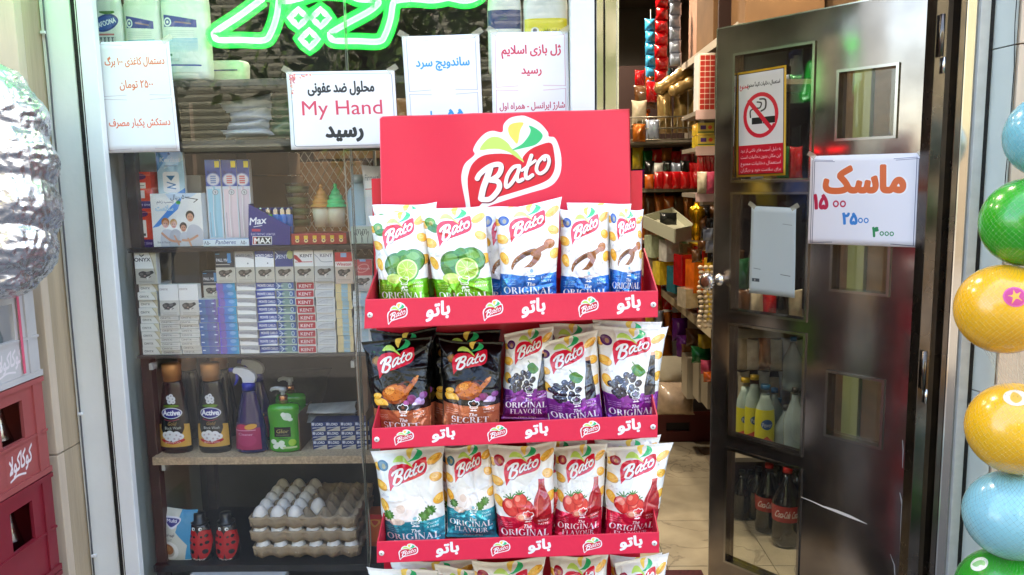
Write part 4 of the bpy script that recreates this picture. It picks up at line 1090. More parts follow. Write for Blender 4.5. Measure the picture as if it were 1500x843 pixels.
def l_onyx(c): c.text('ONYX', 18, 15, 9, (.2, .2, .2)); c.poly([(38, 0), (54, 0), (54, 22), (48, 14)], (.84, .80, .68)); c.line([(38, 0), (47, 12), (52, 22)], 1, (.5, .45, .35))
def l_slim(c): c.rect(1, 2, 53, 20, (.86, .85, .83)); c.text('ONYX', 18, 16, 14, (.3, .28, .28), sx=.7); c.line([(30, 12), (48, 12)], 1.6, (.6, .58, .56)); c.line([(1, 2), (53, 2)], 1.5, (.45, .4, .38))
def l_pb(c):
    for k in range(12): c.rect(k*4.5, 0, k*4.5+4.6, 22, (.22+.02*k, .38+.02*(k % 5), .66))
    c.line([(4, 11), (10, 11)], 3, (.85, .9, .95)); c.line([(42, 11), (48, 11)], 3, (.85, .9, .95))
def l_pv(c):
    for k in range(12): c.rect(k*4.5, 0, k*4.5+4.6, 22, (.36-.015*k if k > 3 else .45, .38+.022*k, .80))
    c.ell(12, 11, 8, 12, (.50, .38, .66), .7); c.ell(38, 8, 9, 5, (.55, .72, .90), .8)
def l_mcg(c): c.rect(0, 0, 54, 13, (.68, .68, .70)); c.ell(27, 15, 34, 5, (.93, .93, .93), 1, .1); c.text('MONTE CARLO', 27, 11.5, 9, (.36, .37, .42), fit=46, weight=.02)
def l_mcb(c): c.rect(0, 0, 54, 22, (.10, .24, .60)); c.ell(24, 22, 36, 5, (.9, .93, .97), 1, -.1); c.text('MONTE CARLO', 28, 12.5, 10, (.95, .96, .98), fit=46, weight=.03)
def l_kb(c): c.rect(0, 0, 54, 22, (.16, .32, .58)); c.ell(30, 10, 14, 9, (.55, .68, .55), .7); c.line([(4, 2), (14, 10), (4, 19)], 2, (.85, .9, .95)); c.line([(4, 10), (24, 10)], 1.6, (.85, .9, .95)); c.ell(43, 10, 5, 7, (.78, .88, .92), .9); c.ell(43, 10, 3, 4.5, (.25, .42, .62)); c.rect(0, 18, 54, 22, (.75, .82, .75))
def l_kr(c): c.rrect(2, 2, 52, 20, 2, (.70, .12, .20)); kent(c, 27, 16, 13, (.95, .90, .90))
def l_kg(c): c.rrect(2, 2, 52, 20, 2, (.82, .83, .84)); c.line([(6, 15), (20, 8), (48, 7)], 1.4, (.62, .63, .66), sm=True); c.text('KENT', 24, 16, 9, (.70, .71, .73))
def l_wi(c): c.rect(0, 0, 54, 22, (.90, .82, .62)); c.rect(20, 0, 42, 22, (.62, .76, .82)); c.text('Winston', 30, 15, 8, (.78, .72, .58), fit=28)
def l_la(c): c.rect(0, 0, 54, 22, (.86, .88, .88)); c.rect(24, 0, 44, 22, (.68, .80, .85)); c.line([(4, 11), (18, 11)], 1.5, (.7, .6, .5))
LY = {k: flat('lying pack '+k, 54, 22, 1.8, (.91, .90, .88), f, rough=.3) for k, f in dict(onyx=l_onyx, slim=l_slim, pb=l_pb, pv=l_pv, mcg=l_mcg, mcb=l_mcb, kb=l_kb, kr=l_kr, kg=l_kg, wi=l_wi, la=l_la).items()}
GC = 'cigarette packs stacked behind the glass'
R5 = random.Random(11)
def column(kind, x0, x1, n, desc, ph=.0219, slim=False):
    a, b = W(x0, 518, 2.1).x, W(x1, 518, 2.1).x
    for k in range(n):
        z = SH['d']+k*ph; dx = R5.uniform(-.0013, .0013); dy = R5.uniform(0, .009)
        c = ((a+b)/2+dx, 2.1+dy+.04, z)
        m = MB().box(a+.0006+dx, b-.0006+dx, 2.1+dy, 2.1+dy+.085, z+.0003, z+ph-.0004, 0, 1)
        o = m.build('cigarette_pack', [card_w, LY[kind]], loc=c)
        tag(o, f'{desc} {ORD[k+1]} from the bottom', 'cigarette pack', GC)
    return SH['d']+n*ph
def upright(kind, x0, x1, ztop_, desc, dy=0.0, h=.0865, smat=None):
    a, b = W(x0, 412, 2.1).x, W(x1, 412, 2.1).x
    m = MB().box(a+.0006, b-.0006, 2.1+dy, 2.122+dy, ztop_+.0002, ztop_+h, 0, 1)
    o = m.build('cigarette_pack', [smat or card_w, UP[kind]], loc=((a+b)/2, 2.111+dy, ztop_), bevel=.0006)
    tag(o, desc, 'cigarette pack', GC); return o
z = column('onyx', 208, 236, 9, 'white pack with tan edge, leftmost column,'); upright('onyx', 199, 231, z, 'white pack standing upright atop the leftmost cigarette column')
for kx, (a_, b_, w_) in enumerate(((236, 265, 'left'), (265, 294, 'right'))):
    z = column('slim', a_, b_, 9, f'thin white pack, {w_} slim column,', ph=.0121)
    upright('onyxw', (231, 260)[kx], (260, 289)[kx], z, f'white pack standing upright on the {w_} slim column')
z = column('pb', 294.5, 322, 7, 'plain blue pack with light marks,'); upright('pall', 290, 317, z-.004, 'dark blue pack standing low on the plain blue column', .03, .078)
z = column('pv', 322.5, 350.5, 9, 'violet blue pack,'); upright('pall', 317, 345.5, z, 'black and blue pack standing upright above the violet blue column')
z = column('mcg', 351, 379, 9, 'grey and white lettered pack,'); upright('mcg', 346, 374, z, 'grey topped white pack standing upright above the grey column')
z = column('mcb', 379.5, 408, 9, 'royal blue lettered pack,'); upright('mcb', 375, 403, z, 'royal blue topped white pack standing upright above the royal blue column')
z = column('kb', 408.5, 436, 9, 'blue green pack with arrow mark,'); upright('kb', 404, 431, z, 'blue pack with yellow glow standing above the arrow mark column')
z = column('kr', 437, 464.5, 9, 'white pack with red name plate,'); upright('kr', 432, 461, z, 'white pack with red stripe standing above the red plate column')
z = column('kg', 465, 493, 9, 'silver white pack,'); upright('kg', 461.5, 490, z, 'white pack with grey stripe standing above the silver white column')
z = column('wi', 494.5, 518, 8, 'cream and pale blue pack,', ph=.0238); upright('wi', 491.5, 518, z, 'red topped pack standing above the cream and blue column')
z = column('la', 520, 546, 8, 'pale blue white pack beside the stand,', ph=.0212); upright('wr', 519, 546, z, 'red pack with oval mark standing next to the snack stand')
dk = mat('dark reflection', (.20, .23, .27), .4)  # dark box added in place of a dark slanted reflection
m = MB(); p = [W(251, 366, 2.2), W(292, 366, 2.2), W(292, 420, 2.2), W(251, 420, 2.2)]
m.add([p[3], p[2], p[1], p[0]]+[q+Vector((0, .05, 0)) for q in (p[3], p[2], p[1], p[0])], [(0, 1, 2, 3), (1, 5, 6, 2), (3, 2, 6, 7), (0, 3, 7, 4)])
tag(m.build('carton', dk, loc=p[3]), 'dark box added for a slanted reflection behind the two slim white cigarette columns', 'carton')

# ---- third shelf
def d_or(c, low):
    c.rect(0, 0, 60, 75, (.86, .26, .12)); c.rect(0, 60, 60, 75, (.26, .14, .42)); c.ell(34, 10, 14, 6, (.35, .12, .35)); c.ell(24, 9, 4, 4, (.15, .18, .5)); c.text('Panasonic' if False else 'Pleasant time', 30, 70, 9, (.92, .9, .93), fit=46, shear=.2, weight=.02)
    c.line([(2, 7), (58, 7)], 1, (.95, .75, .6), .7)
    if low:
        c.rect(16, 22, 42, 56, (.90, .88, .84))
        for k in range(9): c.rect(20, 25+k*3, 27, 26.6+k*3, (.15, .15, .15))
        c.rect(34, 48, 39, 53, (.2, .2, .2))
    else:
        c.rect(10, 22, 46, 34, (.92, .9, .86)); c.line([(14, 28), (42, 28)], 1.4, (.5, .45, .4)); c.rect(16, 38, 42, 54, (.88, .84, .82)); c.line([(29, 42), (29, 50)], 1.2, (.4, .4, .45))
OB = [flat('orange box print %d' % k, 60, 75, 2, (.86, .26, .12), lambda c, k=k: d_or(c, k), rough=.4) for k in (0, 1)]
or_s = mat('orange card', (.74, .20, .10), .45)
pbox('orange_box', 'orange and purple box at the bottom left of the third shelf', 'box', 192.5, 306, 227, 358.5, 2.13, .06, OB[1], or_s, z0=SH['c'])
zt = W(210, 306, 2.13).z
pbox('orange_box', 'orange and purple box stacked on another at the left of the shelf', 'box', 189.5, 252, 224, 305.5, 2.13, .06, OB[0], or_s, z0=zt+.0005)
def d_floss(c):
    for k in range(20): c.rect(0, k*4, 40, k*4+4.1, (.58+.012*k, .78+.006*k, .90))
    c.poly([(0, 30), (0, 0), (22, 0)], (.30, .55, .80)); c.poly([(0, 80), (40, 55), (40, 80)], (.25, .50, .78)); c.poly([(20, 0), (40, 0), (40, 12), (10, 26)], (.80, .90, .95))
    c.text('Kerfast', 20, 15, 10, (.96, .98, 1), fit=30, shear=.15, weight=.02); c.line([(12, 21), (30, 21)], 1.4, (.4, .5, .6)); c.ell(19, 2.5, 2, 2, (.15, .15, .15))
    c.rrect(8, 30, 32, 62, 4, (.97, .97, .97)); c.poly([(13, 36), (26, 36), (20, 44)], (.2, .45, .62)); c.line([(14, 46), (26, 50), (14, 54), (26, 56)], 1.6, (.25, .45, .65))
fl = flat('floss card', 40, 80, 2.4, (.6, .8, .9), d_floss, rough=.15, coat=.5)
pbox('floss_pack', 'pale blue blister card with a white floss case behind the family box', 'blister pack', 233.5, 223, 273, 300, 2.15, .012, fl, card_w, z0=None)
pbox('grey_box', 'plain grey box between the floss card and the brush packs', 'box', 271, 257, 297, 300, 2.2, .05, mat('grey print', (.62, .63, .64), .4), card_w)
def d_fam(c):
    c.rect(0, 0, 75, 75, (.93, .93, .91)); c.poly([(0, 48), (30, 18), (48, 4), (40, 22), (10, 46)], (.28, .55, .85)); c.poly([(22, 0), (70, 0), (60, 6), (30, 10)], (.66, .78, .90), .6)
    c.text('۵۰۰۰ ریال', 44, 8, 9, (.12, .12, .14), fit=28, fa=True, weight=.01); c.line([(52, 6), (70, 9), (64, 13)], 1, (.15, .15, .15)); c.text('چسب زخم', 22, 13, 6, (.3, .35, .45), fa=True)
    c.text('سلامت', 20, 24, 10, (.30, .62, .78), fa=True, fit=26, weight=.04); c.text('سلامت', 20, 24, 10, (.95, .97, .98), fa=True, fit=26, weight=.005)
    c.ell(41, 13, 3.5, 2.5, (.25, .62, .28))
    sk, wh = (.84, .62, .50), (.80, .81, .84)
    # four plain figures in white: two adults, two children
    c.poly([(12, 75), (13, 55), (20, 50), (30, 54), (32, 75)], wh, sm=True); c.poly([(24, 75), (26, 56), (34, 50), (42, 56), (44, 75)], (.74, .75, .78), sm=True)
    c.poly([(40, 75), (41, 58), (50, 54), (60, 60), (62, 75)], wh, sm=True); c.poly([(50, 72), (52, 50), (62, 44), (74, 52), (75, 70), (66, 75)], (.77, .78, .81), sm=True)
    for x, y, r, hc in ((20, 42, 5.6, (.72, .46, .24)), (32, 43, 5.0, (.76, .56, .30)), (46, 48, 5.0, (.20, .13, .10)), (57, 33, 6.0, (.14, .11, .10))):
        c.ell(x, y-1.6, r*1.05, r*1.15, hc); c.ell(x, y+1.0, r*.82, r*.98, sk); c.ell(x-r*.3, y+.2, .6, .5, (.2, .12, .1)); c.ell(x+r*.3, y+.2, .6, .5, (.2, .12, .1)); c.line([(x-1.5, y+3.4), (x, y+4), (x+1.5, y+3.4)], .8, (.75, .3, .3))
    c.line([(14, 56), (26, 66), (40, 68)], 3.2, sk, sm=True); c.line([(66, 60), (54, 66), (44, 66)], 3.2, sk, sm=True); c.line([(32, 60), (38, 72)], 2.6, sk); c.line([(56, 74), (52, 64)], 2.6, sk)
    c.text('Skin & Plaster', 16, 70, 4, (.45, .45, .5), fit=20)
fam = flat('family box print', 75, 75, 3, (.93, .93, .91), d_fam, rough=.3, coat=.3)
pbox('plaster_box', 'white box with a family of four in white and a blue sweep', 'box', 225, 283.5, 299, 358, 2.12, .05, fam, card_w, z0=SH['c']+.001)
def d_brush(c, v):
    c.rect(0, 0, 22, 122, (.82, .86, .90)); c.rect(0, 0, 22, 40, (.16, .28, .62)); c.rect(14, 2, 21, 12, (.92, .85, .25)); c.text('Brush', 10, 21, 6, (.1, .12, .3), weight=.02)
    c.ell(11, 30, 10, 10, (.55, .6, .8)); c.ell(11, 30, 8.6, 8.6, (.86, .86, .90)); col = ((.45, .55, .75), (.80, .40, .42), (.82, .35, .35))[v]
    for k in range(4): c.rect(7, 24+k*3.2, 15, 26+k*3.2, col)
    tint = ((.62, .82, .90), (.90, .82, .86), (.86, .80, .86))[v]
    c.rect(2, 44, 20, 118, tint); c.line([(11, 42), (11, 62), (10, 84), (11, 116)], 4.5, tuple(v_*.93 for v_ in tint), sm=True); c.line([(9.6, 42), (9.6, 62), (8.6, 84), (9.4, 116)], .9, (.97, .97, .98), sm=True)
    c.ell(13, 49, 4.2, 4.2, (.55, .57, .6)); c.ell(13, 49, 3.2, 3.2, (.86, .88, .9)); c.text('9', 13, 51.5, 6, (.3, .3, .35)); c.line([(4, 80), (4, 116)], .8, (.6, .62, .68))
for k, (x0, nm) in enumerate(((309, 'leftmost toothbrush pack, with pale blue handle'), (332.5, 'middle toothbrush pack, with pinkish handle'), (351, 'rightmost toothbrush pack, next to the lighter box'))):
    bm_ = flat('brush pack %d' % k, 22, 122, 2.2, (.8, .85, .9), lambda c, k=k: d_brush(c, k), rough=.12, coat=.6)
    pbox('toothbrush_pack', nm, 'toothbrush pack', x0-2, 234, x0+20, 352, 2.15+.004*k, .02, bm_, card_w, 'toothbrush packs on the third shelf')
def d_pan(c):
    c.rect(0, 0, 68, 11, (.86, .90, .94)); c.text('Panberes', 33, 8, 9, (.15, .25, .5), fit=30, shear=.25); c.text('۸۵-', 6, 8.5, 8, (.12, .14, .25), fit=9); c.text('۸۵-', 60, 8.5, 8, (.12, .14, .25), fit=9); c.rect(0, 0, 68, 1, (.4, .6, .85))
pbox('brush_stand_card', 'white card strip in front of the toothbrush packs', 'card', 298, 350, 365, 361.5, 2.11, .003, flat('brush strip', 68, 11, 3, (.86, .9, .94), d_pan, rough=.35), card_w, z0=SH['c']+.0008)
# lighter box with a slanting front
def d_max(c):
    c.rect(0, 0, 62, 62, (.10, .14, .48)); c.text('Max', 14, 30, 15, (.93, .94, .97), shear=.2, rot=-.12, weight=.03); c.line([(8, 34), (20, 32)], 1.2, (.9, .9, .95)); c.rect(5, 37, 18, 41, (.75, .2, .35)); c.text('ELECTRONIC LIGHTER', 22, 46.5, 5, (.92, .92, .96), fit=36, weight=.02)
    c.rect(6, 48, 35, 61, (.92, .92, .92)); c.rect(7, 49, 34, 60, (.08, .07, .08)); c.rect(7, 49, 12, 60, (.70, .1, .2)); c.text('MAX', 21, 59, 12.5, (.95, .95, .95), fit=24, weight=.04)
mx = flat('lighter box print', 62, 62, 3, (.1, .14, .48), d_max, rough=.3)
A, B_, C_, D_ = (W(*p, 2.12) for p in ((364, 361), (425, 361), (425, 332), (364, 299)))
for q in (A, B_): q.z = SH['c']+.001
lb = empty('lighter_box', A, 'blue counter box with a slanted front full of lighters', 'box')
m = MB(); P = [A, B_, C_, D_]; d = Vector((0, .04, 0)); mb_uv = [(0, 0), (1, 0), (1, .47), (0, 1)]
m.add(P, [(0, 1, 2, 3)], [mb_uv], 1); m.add(P+[p+d for p in P], [(1, 5, 6, 2), (0, 4, 5, 1), (4, 0, 3, 7)], None, 0)
m.build('box_front', [mat('blue card', (.1, .14, .44), .4), mx], lb)
bt = D_.z-.012
m = MB().box(A.x+.001, B_.x-.001, 2.158, 2.1615, A.z+.001, bt); m.build('box_back', _MC['blue card'], lb)
for k, (px, col, nm) in enumerate(((372, (.75, .75, .76), 'silver'), (382, (.80, .12, .10), 'red'), (393, (.25, .68, .18), 'green'), (404, (.08, .42, .74), 'blue'), (414, (.08, .44, .78), 'bright blue, fifth'), (423, (.07, .36, .66), 'dark blue, rightmost'))):
    q = W(px, 314, 2.135); lg = empty('lighter', (q.x, 2.138, A.z), f'{nm} gas lighter standing in the slanted counter box', 'lighter', 'lighters in the counter box')
    z0 = A.z+.004; z1 = W(px, 309, 2.138).z
    MB().lathe([(z0, .010), (z1-.012, .010), (z1-.010, .0095)], (q.x, 2.138, 0), .6, 14).build('lighter_body', mat('lighter '+nm, col, .12, coat=.6), lg)
    m = MB().box(q.x-.006, q.x+.005, 2.133, 2.143, z1-.0099, z1+.004); m.lathe([(z1+.0041, .004), (z1+.008, .004)], (q.x-.001, 2.138, 0), 1, 8); m.build('metal_head', mat('lighter metal', (.8, .8, .8), .2, metal=1.0), lg)
    MB().box(q.x+.0055, q.x+.0085, 2.134, 2.142, z1-.0095, z1+.001).build('thumb_lever', mat('lighter lever', (.15, .15, .16), .4), lg)
# cartons behind the brushes
cb_m = mat('brown cardboard', (.42, .33, .23), .75, var=.2, vscale=10)
for (x0, y0, x1, y1, lab) in ((372, 258, 432, 345, 'plain brown carton behind the lighter box'), (362, 224, 424, 257, 'brown carton lying on top of the one behind the lighters')):
    pbox('cardboard_carton', lab, 'carton', x0, y0, x1, y1, 2.36, .12, cb_m, cb_m, bev=.002)
# stacked tubs, toy cones, red box
tub = glass_mat('clear plastic', tint=(.80, .82, .74), base=.10)
for k in range(4):
    z0 = SH['c']+.046+k*.031; q = W(438, 320, 2.2)
    t = empty('plastic_tub', (q.x, 2.2, z0), f'clear plastic tub of pale jelly, {ORD[k+1]} from the bottom of the stack', 'tub', 'clear tubs stacked by the wire mesh')
    MB().lathe([(z0, .030), (z0+.026, .034), (z0+.0262, .037), (z0+.029, .037)], (q.x, 2.2, 0), 1, 20).build('tub_body', tub, t)
    MB().lathe([(z0+.002, .028), (z0+.02, .031)], (q.x, 2.2, 0), 1, 18).build('filling', mat('tub filling', ((.46, .46, .30)), .5, var=.3, vscale=30), t)
def cone(px, col, nm):
    q = W(px, 340, 2.18); z0 = SH['c']+.045
    t = empty('toy_cone', (q.x, 2.18, z0), f'ice cream cone shaped toy bottle with {nm} swirl top', 'toy bottle')
    MB().lathe([(z0, .021), (z0+.03, .024), (z0+.055, .026)], (q.x, 2.18, 0), 1, 20).build('cone_cup', mat('cone cream', (.82, .78, .68), .4), t)
    pr = []
    for i in range(22):
        f = i/21; pr.append((z0+.055+f*.055, (.027*(1-f)**.8+.003)*(1+.10*math.sin(f*26))))
    MB().lathe(pr, (q.x, 2.18, 0), 1, 20).build('swirl', mat('swirl '+nm, col, .25, coat=.5), t)
    MB().ball((q.x, 2.18, z0+.114), .006, .006, .006, 10, 6).build('cherry', mat('swirl '+nm, col), t)
cone(473, (.82, .58, .28), 'orange'); cone(494, (.25, .80, .50), 'green')
def d_red(c):
    c.rect(0, 0, 82, 20, (.62, .10, .12)); R = random.Random(3)
    for k in range(6): c.rect(6+k*13, 4, 12+k*13, 10, (.88, .72, .2)); c.ell(9+k*13, 13, 3, 3.4, (.9, .82, .6)); c.ell(9+k*13, 12.4, 1.4, 1.4, (.3, .1, .1))
    c.speck(30, (.95, .85, .7), 3, .6)
pbox('toy_box', 'long dark red box with yellow pictures under the tubs and cones', 'box', 427, 342, 508, 361, 2.12, .09, flat('toy box print', 82, 20, 2.4, (.6, .1, .12), d_red, rough=.3, coat=.3), mat('dark red card', (.5, .08, .1), .4), z0=SH['c']+.001)
q = W(527, 332, 2.2); jb = empty('detergent_jug', (q.x, 2.2, SH['c']), 'pale blue translucent jug behind the hand care box near the stand', 'jug')
pz = SH['c']+.06
bb_ = MB().lathe([(SH['c']+.002, .030), (pz, .032), (pz+.05, .034), (pz+.085, .028), (pz+.10, .014), (pz+.105, .014)], (q.x, 2.2, 0), .7, 22, sup=2.6).build('jug_body', mat('pale blue plastic', (.62, .76, .84), .3), jb)
MB().lathe([(pz+.1052, .017), (pz+.128, .016)], (q.x, 2.2, 0), 1, 16).build('cap', mat('pale cap', (.72, .80, .86), .35), jb)
def d_tube(c): c.text('Firmest', 15, 14, 8, (.35, .38, .42), fit=22); c.rect(4, 22, 26, 23, (.8, .3, .3)); c.rect(0, 30, 30, 60, (.86, .88, .90))
me = bag_mesh(W(529, 245, 2.16), W(561, 243, 2.16), W(556, 332, 2.15), W(536, 332, 2.15), 41, T=.016, nu=20, nv=30, ncr=4, amp=.3)
c0 = Vector(W(546, 332, 2.15)); me.transform(Matrix.Translation(-c0)); tag(link('cream_tube', me, [flat('tube print', 30, 60, 2.4, (.9, .9, .9), d_tube, rough=.3, coat=.3), card_w], None, c0), 'white squeeze tube standing beside the header wing', 'tube')
def d_hand(c):
    c.rect(0, 0, 31, 32, (.72, .78, .72))
    for dx in (0, 9): c.line([(8+dx, 30), (7+dx, 20), (5+dx, 14), (7+dx, 12), (9+dx, 17), (8+dx, 6), (10+dx, 5), (11+dx, 14), (12+dx, 5), (14+dx, 6), (13.5+dx, 15), (16+dx, 9), (17+dx, 11), (15+dx, 22), (15+dx, 30)], .8, (.3, .34, .32))
pbox('glove_box', 'pale green box with a line drawing of two hands', 'box', 515, 332, 546, 361, 2.12, .06, flat('glove box print', 31, 32, 3, (.72, .78, .72), d_hand, rough=.35), card_w, z0=SH['c']+.001)
# ---- top shelf jugs
def jug(px0, px1, y1, h, label, draw, Y=2.125, capc=(.2, .35, .7)):
    a, b = W(px0, y1, Y), W(px1, y1, Y); r = (b.x-a.x)/2; cx = (a.x+b.x)/2; z0 = SH['a']
    t = empty('detergent_jug', (cx, Y, z0), label, 'jug', 'big jugs on the top shelf')
    pr = [(z0+.001, r*.86), (z0+.006, r*.97), (z0+.02, r), (z0+h*.62, r), (z0+h*.75, r*.93), (z0+h*.88, r*.6), (z0+h*.95, r*.36), (z0+h, r*.34)]
    bb_ = MB().lathe(pr, (cx, Y, 0), .62, 32, sup=3.4).build('jug_body', mat('milky plastic', (.84, .86, .84), .32, var=.05), t)
    MB().lathe([(z0+h+.0002, r*.42), (z0+h+.03, r*.40)], (cx, Y, 0), 1, 18).build('cap', mat('cap %s' % (capc,), capc, .35), t)
    if draw:
        nm = 'jug label '+str(px0); c = Cv(60, 90, 2.2, (.86, .87, .86)); draw(c)
        m = MB(); zz = [z0+.02+(h*.6-.02)*k/4 for k in range(5)]
        m.lathe([(q_, r) for q_ in zz], (cx, Y, 0), .62, 24, sup=3.4, a0=math.radians(205), a1=math.radians(335), dr=.0008, uvbox=(-r*.92, r*.92, zz[0], zz[-1]))
        m.build('label', img_mat(nm, c, rough=.35), bb_)
def d_raf(c):
    c.at(9, -19, .85)
    c.ell(30, 42, 26, 14, (.10, .20, .52), 1, -.25); c.ell(30, 42, 23, 11, (.16, .32, .66), 1, -.25); c.text('RAFOONA', 31, 46, 12, (.95, .96, .98), fit=42, rot=-.25, weight=.04)
    c.poly([(18, 24), (34, 18), (50, 24), (36, 28)], (.20, .42, .12), sm=True); c.rect(8, 60, 46, 63, (.78, .4, .4)); c.rect(10, 66, 48, 80, (.2, .25, .3))
    for k in range(5): c.ell(14+k*8, 70, 3, 4, (.8, .8, .8))
    c.ell(8, 28, 3, 4, (.2, .65, .8)); c.line([(30, 4), (40, 2)], 3, (.8, .78, .4))
def d_cle(c):
    c.at(0, -5)
    c.poly([(4, 18), (52, 26), (52, 36), (4, 34)], (.24, .26, .58)); c.ell(10, 28, 6, 6, (.90, .91, .93)); c.ell(10, 28, 4, 4, (.3, .34, .62)); c.ell(10, 28, 2, 2, (.9, .9, .9)); c.line([(22, 28), (44, 31)], 2, (.6, .45, .5))
    for k in range(10): c.rect(4, 50+k*1.8, 52, 51.2+k*1.8, (.50+.03*k, .70+.015*k, .84))
    c.rect(4, 70, 14, 73, (.35, .50, .40)); c.rect(10, 76, 24, 80, (.75, .78, .76)); c.line([(6, 85), (54, 86)], 2, (.24, .28, .60))
    for k in range(4): c.line([(6, 40+k*2.4), (48, 40+k*2.4)], .5, (.6, .62, .66), .6)
jug(140, 192, 112, .30, 'white jug with a blue oval name label, leftmost on the top shelf', d_raf)
jug(193, 246, 112, .32, 'white jug with purple band label, second on the top shelf', d_cle)
jug(247, 311, 112, .32, 'white jug with purple band label, third on the top shelf', d_cle)
q = W(337, 110, 2.25)
tb = empty('jug_base', (q.x, 2.25, SH['a']), 'white jug cut off low, with a blue line, right of the big jugs', 'tub')  # stands for a jug; its upper part, lost in the dark, is left off
MB().lathe([(SH['a']+.001, .045), (SH['a']+.01, .051), (SH['a']+.06, .054), (SH['a']+.068, .05)], (q.x, 2.25, 0), .7, 28, sup=3).build('tub_body', _MC['milky plastic'], tb)
MB().lathe([(SH['a']+.040, .0535), (SH['a']+.043, .0537)], (q.x, 2.25, 0), .7, 24, sup=3, a0=math.radians(205), a1=math.radians(300), dr=.0008).build('blue_line', mat('blue ink', (.2, .25, .55), .4), tb)
def d_yel(c):
    c.rect(0, 20, 60, 66, (.86, .82, .12)); c.text('مایع ضد عفونی', 40, 40, 7, (.15, .18, .2), fa=True, fit=34, weight=.02); c.text('کننده', 44, 50, 7, (.15, .18, .2), fa=True, fit=20, weight=.02); c.ell(14, 38, 6, 5, (.85, .88, .85)); c.ell(14, 38, 3, 3, (.15, .2, .35))
    for k in range(6): c.line([(10, 48+k*3), (18, 48+k*3)], .8, (.2, .2, .2))
def d_blu(c): c.rect(0, 0, 60, 30, (.08, .18, .42)); c.ell(42, 64, 22, 18, (.16, .22, .5)); c.ell(42, 64, 18, 14, (.2, .3, .6)); c.text('شوینده', 42, 68, 12, (.9, .92, .95), fa=True, fit=28, weight=.02)
jug(716, 765, 112, .27, 'dark blue topped white jug left of the yellow labelled one', d_blu, 2.13)
jug(768, 832, 112, .28, 'jug with a yellow label at the right end of the top shelf', d_yel, 2.12)
# folded plastic bags on the second shelf
fs = mat('silver grey film', (.66, .71, .78), .28, coat=.4, var=.2, vscale=30, bump=.6, bscale=60); fg = mat('dark green film', (.10, .38, .26), .3, coat=.4, var=.3, vscale=30, bump=.6, bscale=60)
FB = [((318, 152), (400, 137), (400, 158), (330, 166), 'topmost silver'), ((334, 164), (398, 152), (400, 176), (336, 180), 'second silver'), ((334, 180), (398, 172), (396, 190), (330, 192), 'third silver'), ((322, 192), (392, 184), (404, 198), (330, 204), 'lowest silver')]
for k, (a, b, c, d, nm) in enumerate(FB):
    me = bag_mesh(W(*a, 2.2), W(*b, 2.2), W(*c, 2.19), W(*d, 2.19), 60+k, T=.03, nu=30, nv=14, ncr=18, amp=1.1, crimp=.02); c0 = W(*d, 2.2); me.transform(Matrix.Translation(-c0))
    tag(link('folded_bag', me, [fs, fs], None, c0), f'{nm} grey folded plastic bag in the pile on the second shelf', 'folded bag', 'folded plastic bags')
for k, (a, b, c, d) in enumerate((((392, 140), (440, 138), (440, 170), (394, 172)), ((390, 170), (440, 168), (440, 202), (392, 203)))):
    me = bag_mesh(W(*a, 2.24), W(*b, 2.24), W(*c, 2.23), W(*d, 2.23), 70+k, T=.03, nu=26, nv=16, ncr=16, amp=1.1, crimp=.02); c0 = W(*d, 2.24); me.transform(Matrix.Translation(-c0))
    tag(link('folded_bag', me, [fg, fg], None, c0), f'{("upper", "lower")[k]} dark green folded plastic bag beside the silver pile', 'folded bag', 'folded plastic bags')
# ---- fourth shelf: bottles
E_ = SH['e']
def d_act(c):
    c.rect(0, 0, 60, 110, (.10, .11, .12)); c.poly([(0, 62), (8, 60), (12, 84), (30, 96), (48, 84), (52, 60), (60, 62), (60, 106), (0, 106)], (.80, .62, .28), sm=False); c.poly([(10, 60), (50, 60), (46, 84), (30, 94), (14, 84)], (.12, .13, .13), sm=True)
    for x, y, r in ((26, 8, 5), (34, 10, 5), (28, 15, 5), (35, 16, 4), (31, 4, 4)): c.ell(x, y, r, r, (.85, .86, .88)); c.ell(x, y, 1.5, 1.5, (.6, .62, .66))
    c.ell(30, 24, 15, 3, (.35, .50, .15)); c.ell(30, 38, 20, 11, (.88, .88, .92)); c.ell(30, 38, 18, 9.5, (.12, .14, .50)); c.text('Active', 30, 42, 14, (.95, .95, .98), fit=32, weight=.05)
    c.line([(16, 50), (30, 53), (44, 50)], 1.5, (.6, .2, .3), sm=True); c.text('Gold', 30, 62, 10, (.80, .62, .35), shear=.3, fit=16); c.text('Black Wash', 32, 70, 8, (.88, .87, .84), fit=30, weight=.02)
    for x, y, r in ((17, 82, 7), (26, 80, 8), (38, 82, 8), (45, 85, 6), (22, 88, 7), (34, 89, 7), (42, 90, 5)): c.ell(x, y, r, r, (.90, .90, .92)); c.ell(x, y, 2, 2, (.75, .70, .72))
    c.poly([(10, 90), (30, 95), (50, 90), (50, 95), (30, 100), (10, 95)], (.70, .12, .14), sm=True); c.text('SHAMPOO', 30, 98, 5, (.92, .9, .9), fit=30, weight=.02)
actl = flat('black wash label', 60, 110, 2.6, (.1, .1, .1), d_act, rough=.25, coat=.3)
charcoal = mat('charcoal bottle plastic', (.11, .115, .12), .18, coat=.4); gold_cap = mat('copper gold cap', (.80, .56, .33), .3, metal=.35)
